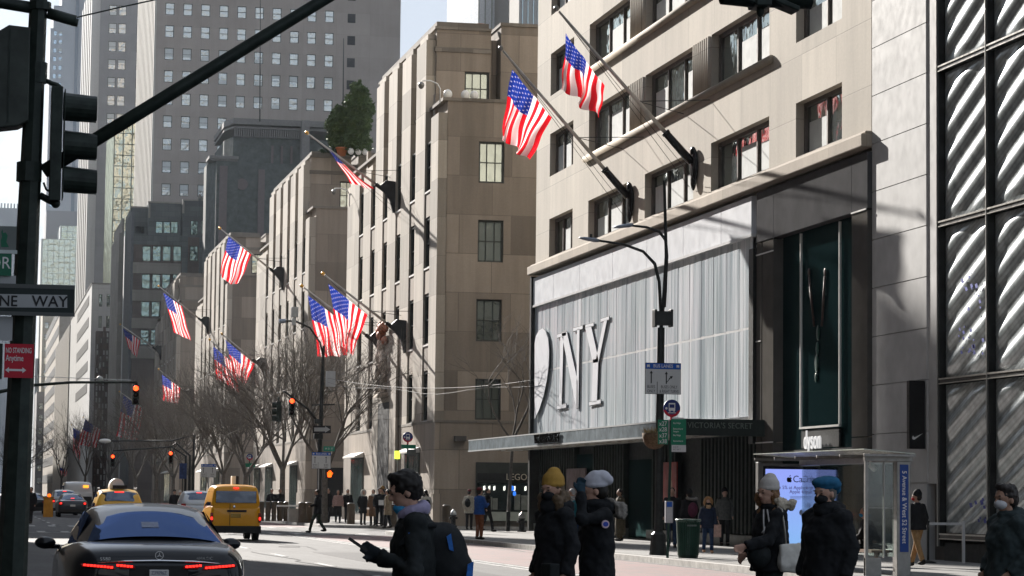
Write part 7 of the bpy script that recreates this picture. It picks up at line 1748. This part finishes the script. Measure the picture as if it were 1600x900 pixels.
m_ = MB(); m_.ball((0, -.19, 1.18), (.17, .165, .24), 16, 12); m_.ball((0, -.225, 1.09), (.165, .17, .17), 14, 10); m_.ball((0, -.11, 1.30), (.15, .12, .12), 12, 8); m_.tube([(-.16, -.12, 1.40), (-.20, .04, 1.38), (-.21, .13, 1.25)], .025, 8)
BP = prop('backpack', E, m_, cloth('black_backpack', (.012, .014, .016)), 'black backpack with blue side strips on the back of the phone man', 'backpack', .02, .02)
m_ = MB(); m_.prism([(0, 0), (.045, .03), (.03, .17), (-.01, .19)], (-.165, -.37, .96), (0, 1, 0), (0, 0, 1), (.03, 0, 0)); m_.prism([(0, 0), (.03, .01), (.05, .10), (.02, .12)], (-.178, -.24, 1.22), (0, 1, 0), (0, 0, 1), (.02, 0, 0)); m_.build('blue_strips', plain('blue_strip', (.02, .13, .45), .5, var=.3, scale=30), BP)
# woman in mustard hat
px_ = onY(866, 850, 22.6).x
E, _, T = person(px_, 22.6, 108, 1.80, 'woman in mustard beanie and black mask wearing a long black padded coat', C_blk, near=True, vox=.018, fold=.05, bulk=1.05, hem=.36, look=(22, 4), hat='beanie', hatc=cloth('mustard_wool', (.36, .21, .045), var=.12), mask=C_blk, scarf=C_blk, hairlong=.12,
    hair=plain('brown_hair', (.11, .075, .045), .5, var=.3, scale=40), hood=True, z0=.0)
m_ = MB(); m_.box(-.30, -.14, .12, .22, .82, 1.0); prop('handbag', E, m_, C_blk2, 'small black bag at the hip of the woman in the mustard hat', 'bag', .02)
# woman in white beanie shading her eyes
px_ = onY(932, 850, 23.2).x
E, _, T = person(px_, 23.2, 98, 1.80, 'woman in slouchy white beanie with one gloved hand raised to her brow', C_blk, near=True, vox=.018, fold=.045, bulk=1.0, hem=.40, look=(-8, 4), hat='slouch', hatc=cloth('white_wool', (.45, .45, .50), var=.08), scarf=C_blk,
    arms={'L': ((-.25, .24, 1.38), (-.12, .20, 1.61)), 'R': ((.25, .03, 1.14), (.20, .25, 1.0))}, gloves=(cloth('navy_gloves', (.012, .03, .045)), 'LR'), hood=True, hoodfur=None, z0=.0)
m_ = MB(); rnd = random.Random(2)
for k in range(26): t = k/25; m_.ball((-.10+.04*rnd.random(), -.10-.09*t, 1.55-.06*t), (.02, .028, .02+.008*t), 8, 6)
for k in range(20): m_.ball((-.09+rnd.uniform(-.03, .03), -.20+rnd.uniform(-.035, .035), 1.45+rnd.uniform(-.05, .05)), (.035, .035, .04), 8, 6)
M_fur = plain('grey_fur', (.20, .18, .16), .95, var=.35, scale=60); o = m_.build('fur_trim', M_fur, E, smooth=True); rem(o, .012, .03, TX2)
m_ = MB(); m_.prism([(.036*cos(t), .036*sin(t)) for t in [2*pi*k/16 for k in range(16)]], (-.268, .02, 1.335), (0, 1, 0), (0, 0, 1), (.02, 0, 0)); eb = m_.build('sleeve_badge', plain('badge_white', (.6, .45, .5), .5, var=0), E)
m_ = MB(); m_.prism([(.026*cos(t), .022*sin(t)) for t in [2*pi*k/16 for k in range(16)]], (-.270, .02, 1.335), (0, 1, 0), (0, 0, 1), (.01, 0, 0)); m_.build('badge_centre', plain('badge_blue', (.03, .06, .35), .5, var=0), eb)
# woman with curly hair and tote bag
px_ = onY(1203, 850, 25.2).x
E, _, T = person(px_, 25.2, 102, 1.80, 'woman with long curly hair and pale beanie carrying a white tote', C_blk, near=True, vox=.018, fold=.045, bulk=1.08, hem=.86, look=(14, 2), hat='beanie', hatc=cloth('stone_wool', (.42, .39, .36), var=.1), hairlong=.20,
    hair=plain('curly_brown_hair', (.16, .085, .04), .5, var=.5, scale=50), legs=cloth('green_black_trousers', (.012, .024, .022)), hood=True, step=.1,
    arms={'L': ((-.24, .16, 1.17), (-.22, .40, 1.11)), 'R': ((.27, -.02, 1.15), (.22, .16, 1.02))}, z0=0)
m_ = MB(); rnd = random.Random(6)
for k in range(30): t = k/29; m_.ball((-.10+.2*sin(t*2.2), -.03-.20*sin(t*pi*.6), 1.56-.05*t), (.045, .045, .045), 8, 6)
for k in range(14): m_.ball((-.14+rnd.uniform(-.02, .04), -.04-.15*rnd.random(), 1.50+rnd.uniform(-.03, .05)), (.04, .045, .04), 8, 6)
o = m_.build('fur_trim', plain('cream_fur', (.40, .35, .28), .95, var=.35, scale=60), E, smooth=True); rem(o, .012, .03, TX2)
m_ = MB(); m_.loft([[(-.30, -.20, .85), (-.24, -.20, .85), (-.24, .03, .86), (-.30, .03, .86)], [(-.33, -.22, .92), (-.24, -.22, .92), (-.24, .06, .93), (-.33, .06, .93)], [(-.31, -.18, 1.15), (-.26, -.18, 1.15), (-.26, .05, 1.13), (-.31, .05, 1.13)]])
TBg = prop('tote_bag', E, m_, cloth('canvas_white', (.52, .50, .46), var=.1), 'white canvas tote bag hanging at the side of the curly haired woman', 'bag', .014, .025)
m_ = MB(); m_.tube([(-.285, -.02, 1.13), (-.285, -.0, 1.30), (-.235, .0, 1.47), (-.15, 0, 1.495)], [(.016, .006)]*4, 8); m_.build('strap', cloth('canvas_white', (.5, .5, .5)), TBg, smooth=True)
m_ = MB(); m_.ball((-.17, .22, 1.02), (.11, .13, .13)); prop('handbag', E, m_, C_blk2, 'black shoulder bag in front of the curly haired woman', 'bag', .02, .02)
for pts_ in ([(-.10, .13, 1.47), (-.17, .17, 1.36), (-.20, .18, 1.22), (-.19, .20, 1.12)], [(-.12, .10, 1.47), (-.20, .12, 1.33), (-.235, .14, 1.24), (-.215, .16, 1.20)], [(-.21, .18, 1.30), (-.235, .20, 1.27), (-.215, .215, 1.24)]):
    m_ = MB(); m_.tube(pts_, .008, 6); m_.build('drawstring', cloth('pale_cord', (.35, .34, .33)), E, smooth=True)
# person with blue beret
px_ = onY(1292, 850, 22.4).x
E, _, T = person(px_, 22.4, 118, 1.80, 'person in blue beret and black mask wearing a bulky black coat', C_blk, near=True, vox=.018, fold=.045, bulk=1.22, hem=.35, look=(10, 6), hat='beret', hatc=cloth('blue_felt', (.015, .10, .20), var=.15), mask=C_blk, scarf=C_blk, hood=True, hair=plain('grey_hair', (.12, .11, .10), .6), z0=0)
m_ = MB(); m_.ball((-.25, -.22, .72), (.07, .09, .16)); prop('handbag', E, m_, cloth('purple_cloth', (.05, .02, .07)), 'dark purple bag hanging low beside the person in the blue beret', 'bag', .02)
# masked man at the right edge
px_ = onY(1575, 850, 21.8).x
E, _, T = person(px_, 21.8, 100, 1.76, 'man at the right edge with white mask and dark green grey hooded jacket', cloth('green_grey_jacket', (.030, .042, .044)), near=True, vox=.018, fold=.05, bulk=1.2, hem=.86, look=(10, 2), mask=cloth('white_mask', (.48, .48, .50), var=.05), hood=True, skin=M_skn2,
    hair=plain('short_black_hair', (.02, .016, .014), .45, var=.3), hairball=1.04, legs=cloth('blue_jeans', (.02, .04, .09)), arms={'L': ((-.28, -.06, 1.15), (-.20, .12, .97)), 'R': ((.28, -.04, 1.15), (.2, .12, .97))}, z0=0)
# people farther off
def far(px, Y, rz, H, lab, col, z0=.15, **k):
    cm = cloth('c_%s' % '_'.join('%02d' % int(c*99) for c in col), col); return person(onY(px, 800, Y).x, Y, rz, H, lab, cm, z0=z0, **k)
W_ = cloth('white_cloth', (.45, .43, .40)); G = 'people on the far corner'
E, _, _ = far(749, 85.2, -60, 1.72, 'man in blue jacket and red cap reading a phone at the kerb', (.015, .07, .26), legs=cloth('rust_trousers', (.20, .075, .035)), hat='cap', hatc=cloth('dark_red', (.12, .015, .02)), arms={'L': ((-.22, .12, 1.15), (-.08, .33, 1.22)), 'R': ((.22, .12, 1.15), (.08, .33, 1.22))}, hem=.85)
m_ = MB(); m_.box(-.04, .04, .40, .415, 1.24, 1.38); prop('phone', E, m_, plain('phone_black', (.01, .01, .01)), 'phone in the hands of the man in the blue jacket', 'phone', smooth=False)
E, _, _ = far(733, 110, -30, 1.72, 'person in cream coat with small black backpack by the hydrant', (.40, .37, .31), hem=.72, hat='cap', hatc=cloth('dark_red', (.12, .02, .02)))
m_ = MB(); m_.ball((0, -.22, 1.18), (.14, .11, .2)); prop('backpack', E, m_, C_blk, 'small black backpack on the person in the cream coat', 'backpack')
far(761, 104, -120, 1.78, 'person all in black walking right behind the man in the blue jacket', (.012, .012, .014), hem=.75, step=.22, hood=True, scarf=C_blk)
E, _, _ = far(496, 107, 78, 1.80, 'man in dark green clothes striding over the far crossing', (.013, .016, .016), z0=.0, hem=.76, step=.30, hood=True, legs=cloth('olive_trousers', (.02, .028, .02)), arms={'L': ((-.24, .05, 1.15), (-.15, .28, 1.08))})
for px, Y, rz, H, lab, col, kw in [
    (513, 133, 150, 1.75, 'person in black just right of the striding man', (.015, .016, .018), dict(step=.15)), (528, 132, 175, 1.68, 'person in pink quilted jacket at the far corner', (.36, .24, .22), dict(step=.12, hem=.9, hairlong=.1)),
    (543, 133, 185, 1.72, 'person in black with pale collar beside the pink jacket', (.014, .014, .018), dict(scarf=W_)), (567, 123.5, 200, 1.66, 'person in black with a white hood carrying a tan bag', (.018, .018, .02), dict(hoodfur='up', furc=W_, hem=.6)),
    (583, 121, 150, 1.70, 'person in long brown coat in the crowd at the portal', (.16, .085, .045), dict(hem=.45, scarf=W_)), (592.5, 118.5, 180, 1.76, 'person in black holding a white paper in the crowd', (.016, .016, .018), dict(hem=.85)),
    (601, 120, 20, 1.74, 'person in dark blue coat seen from behind in the crowd', (.014, .017, .028), dict(hem=.6)), (597, 126, 90, 1.84, 'tall person in ochre hat at the back of the crowd', (.14, .09, .04), dict(hat='beanie', hatc=cloth('ochre_hat', (.2, .12, .04)))),
    (606, 112, 60, 1.70, 'person in tan coat beside the phone man', (.26, .20, .13), dict(hem=.6, step=.1)), (665, 108, 10, 1.68, 'long haired person in cream coat with dark backpack', (.46, .43, .38), dict(hem=.7, hairlong=.15)),
    (424, 140, 170, 1.72, 'person behind the bollard row, left of two', (.014, .015, .017), dict()), (437, 140, 190, 1.72, 'person behind the bollard row, right of two', (.014, .015, .02), dict())]:
    E, _, _ = far(px, Y, rz, H, lab, col, group=G, **kw)
    if px == 592.5: m_ = MB(); m_.box(-.17, .07, .20, .21, .98, 1.22); prop('paper', E, m_, M_white, 'white paper held before the black coat in the crowd', 'paper', smooth=False)
    if px == 665: m_ = MB(); m_.ball((0, -.23, 1.15), (.15, .1, .2)); prop('backpack', E, m_, C_blk, 'dark backpack on the long haired person in the cream coat', 'backpack')
    if px == 567: m_ = MB(); m_.box(-.38, -.2, -.05, .05, .45, .8); prop('paper_bag', E, m_, cloth('tan_bag', (.40, .24, .14)), 'tan bag held by the white hooded person in black', 'bag', smooth=False)
E, _, _ = far(1106, 66.5, 178, 1.46, 'short person in navy coat and brown fur hood', (.014, .022, .045), hoodfur='up', furc=plain('brown_fur', (.30, .17, .08), .95, var=.4, scale=50), mask=C_blk, hem=.80, legs=cloth('blue_jeans', (.02, .04, .09)), shoes=cloth('tan_boots', (.42, .22, .12)), scarf=cloth('tan_scarf', (.42, .27, .15)), step=.14, hairlong=.12)
m_ = MB(); m_.box(-.42, -.18, -.05, .10, .52, .92); m_.tube([(-.38, .02, .92), (-.34, .02, 1.05), (-.28, .02, 1.08), (-.22, .02, .92)], .012, 6); prop('paper_bag', E, m_, cloth('pink_paper', (.50, .32, .26)), 'pinkish paper bag held by the short person in the fur hood', 'bag', smooth=False)
E, _, _ = far(1077, 72, 10, 1.68, 'person seen from behind the bin with fur hood and wine red backpack', (.013, .013, .015), hood=True, hoodfur='down', furc=M_fur, hem=.6, hat='beanie', hatc=C_blk)
m_ = MB(); m_.ball((0, -.24, 1.18), (.16, .12, .23)); prop('backpack', E, m_, cloth('wine_red', (.10, .02, .045)), 'wine red backpack behind the litter bin', 'backpack')
far(1050, 73, 160, 1.76, 'person in black and blue jeans passing behind the lamp post', (.012, .012, .015), legs=cloth('blue_jeans', (.02, .04, .09)), hem=.8, step=.15)
far(894, 84, 60, 1.74, 'grey haired person in pale grey coat behind the mustard hat', (.30, .29, .28), hair=plain('white_hair', (.5, .5, .5), .6), hem=.7)
far(904, 80, 200, 1.62, 'person in teal jacket between the two women in hats', (.02, .12, .15), legs=cloth('blue_jeans', (.02, .04, .09)), hem=.85, hairlong=.1)
far(969, 84, 100, 1.74, 'person in olive brown coat behind the fur hood', (.09, .075, .05), hem=.2, legs=cloth('olive_brown', (.10, .08, .05)))
far(1132, 77.5, 180, 1.76, 'figure in grey coat added for a reflection in the fluted wall', (.12, .125, .12), hat='beanie', hatc=C_blk, hem=.8)  # solid figure added in place of a reflection on the wall
E, _, _ = far(1433, 54.5, 25, 1.66, 'person in black jacket and sand coloured trousers walking past the shelter', (.012, .012, .014), legs=cloth('sand_trousers', (.34, .20, .09)), step=-.28, hem=.86, bulk=1.1, mask=cloth('red_mask', (.4, .02, .02)), hat='beanie', hatc=C_blk, look=(40, 0))
far(1353, 50.0, 70, 1.74, 'person in black with blue mask sitting on the shelter bench', (.014, .014, .016), sit=True, mask=cloth('blue_mask', (.03, .22, .42)), hair=plain('grey_hair', (.12, .11, .10), .6), arms={'L': ((-.24, .1, 1.17), (-.1, .3, 1.05)), 'R': ((.24, .1, 1.17), (.1, .3, 1.05))})
far(48, 130, 150, 1.80, 'person in long dark coat standing by the signal pole at left', (.013, .014, .016), z0=0, hem=.6, step=.12, bulk=1.1)
far(272, 150, 180, 1.75, 'distant dark figure left of the grey SUV', (.02, .02, .02), z0=0, hat='cap', hatc=C_blk); far(281, 152, 180, 1.70, 'distant figure with pale helmet beside the grey SUV', (.03, .03, .03), z0=0, hat='beanie', hatc=W_)
far(155, 112, 180, 1.82, 'dark figure with helmet behind the roof of the taxi SUV', (.015, .015, .016), z0=0, hat='beanie', hatc=C_blk)
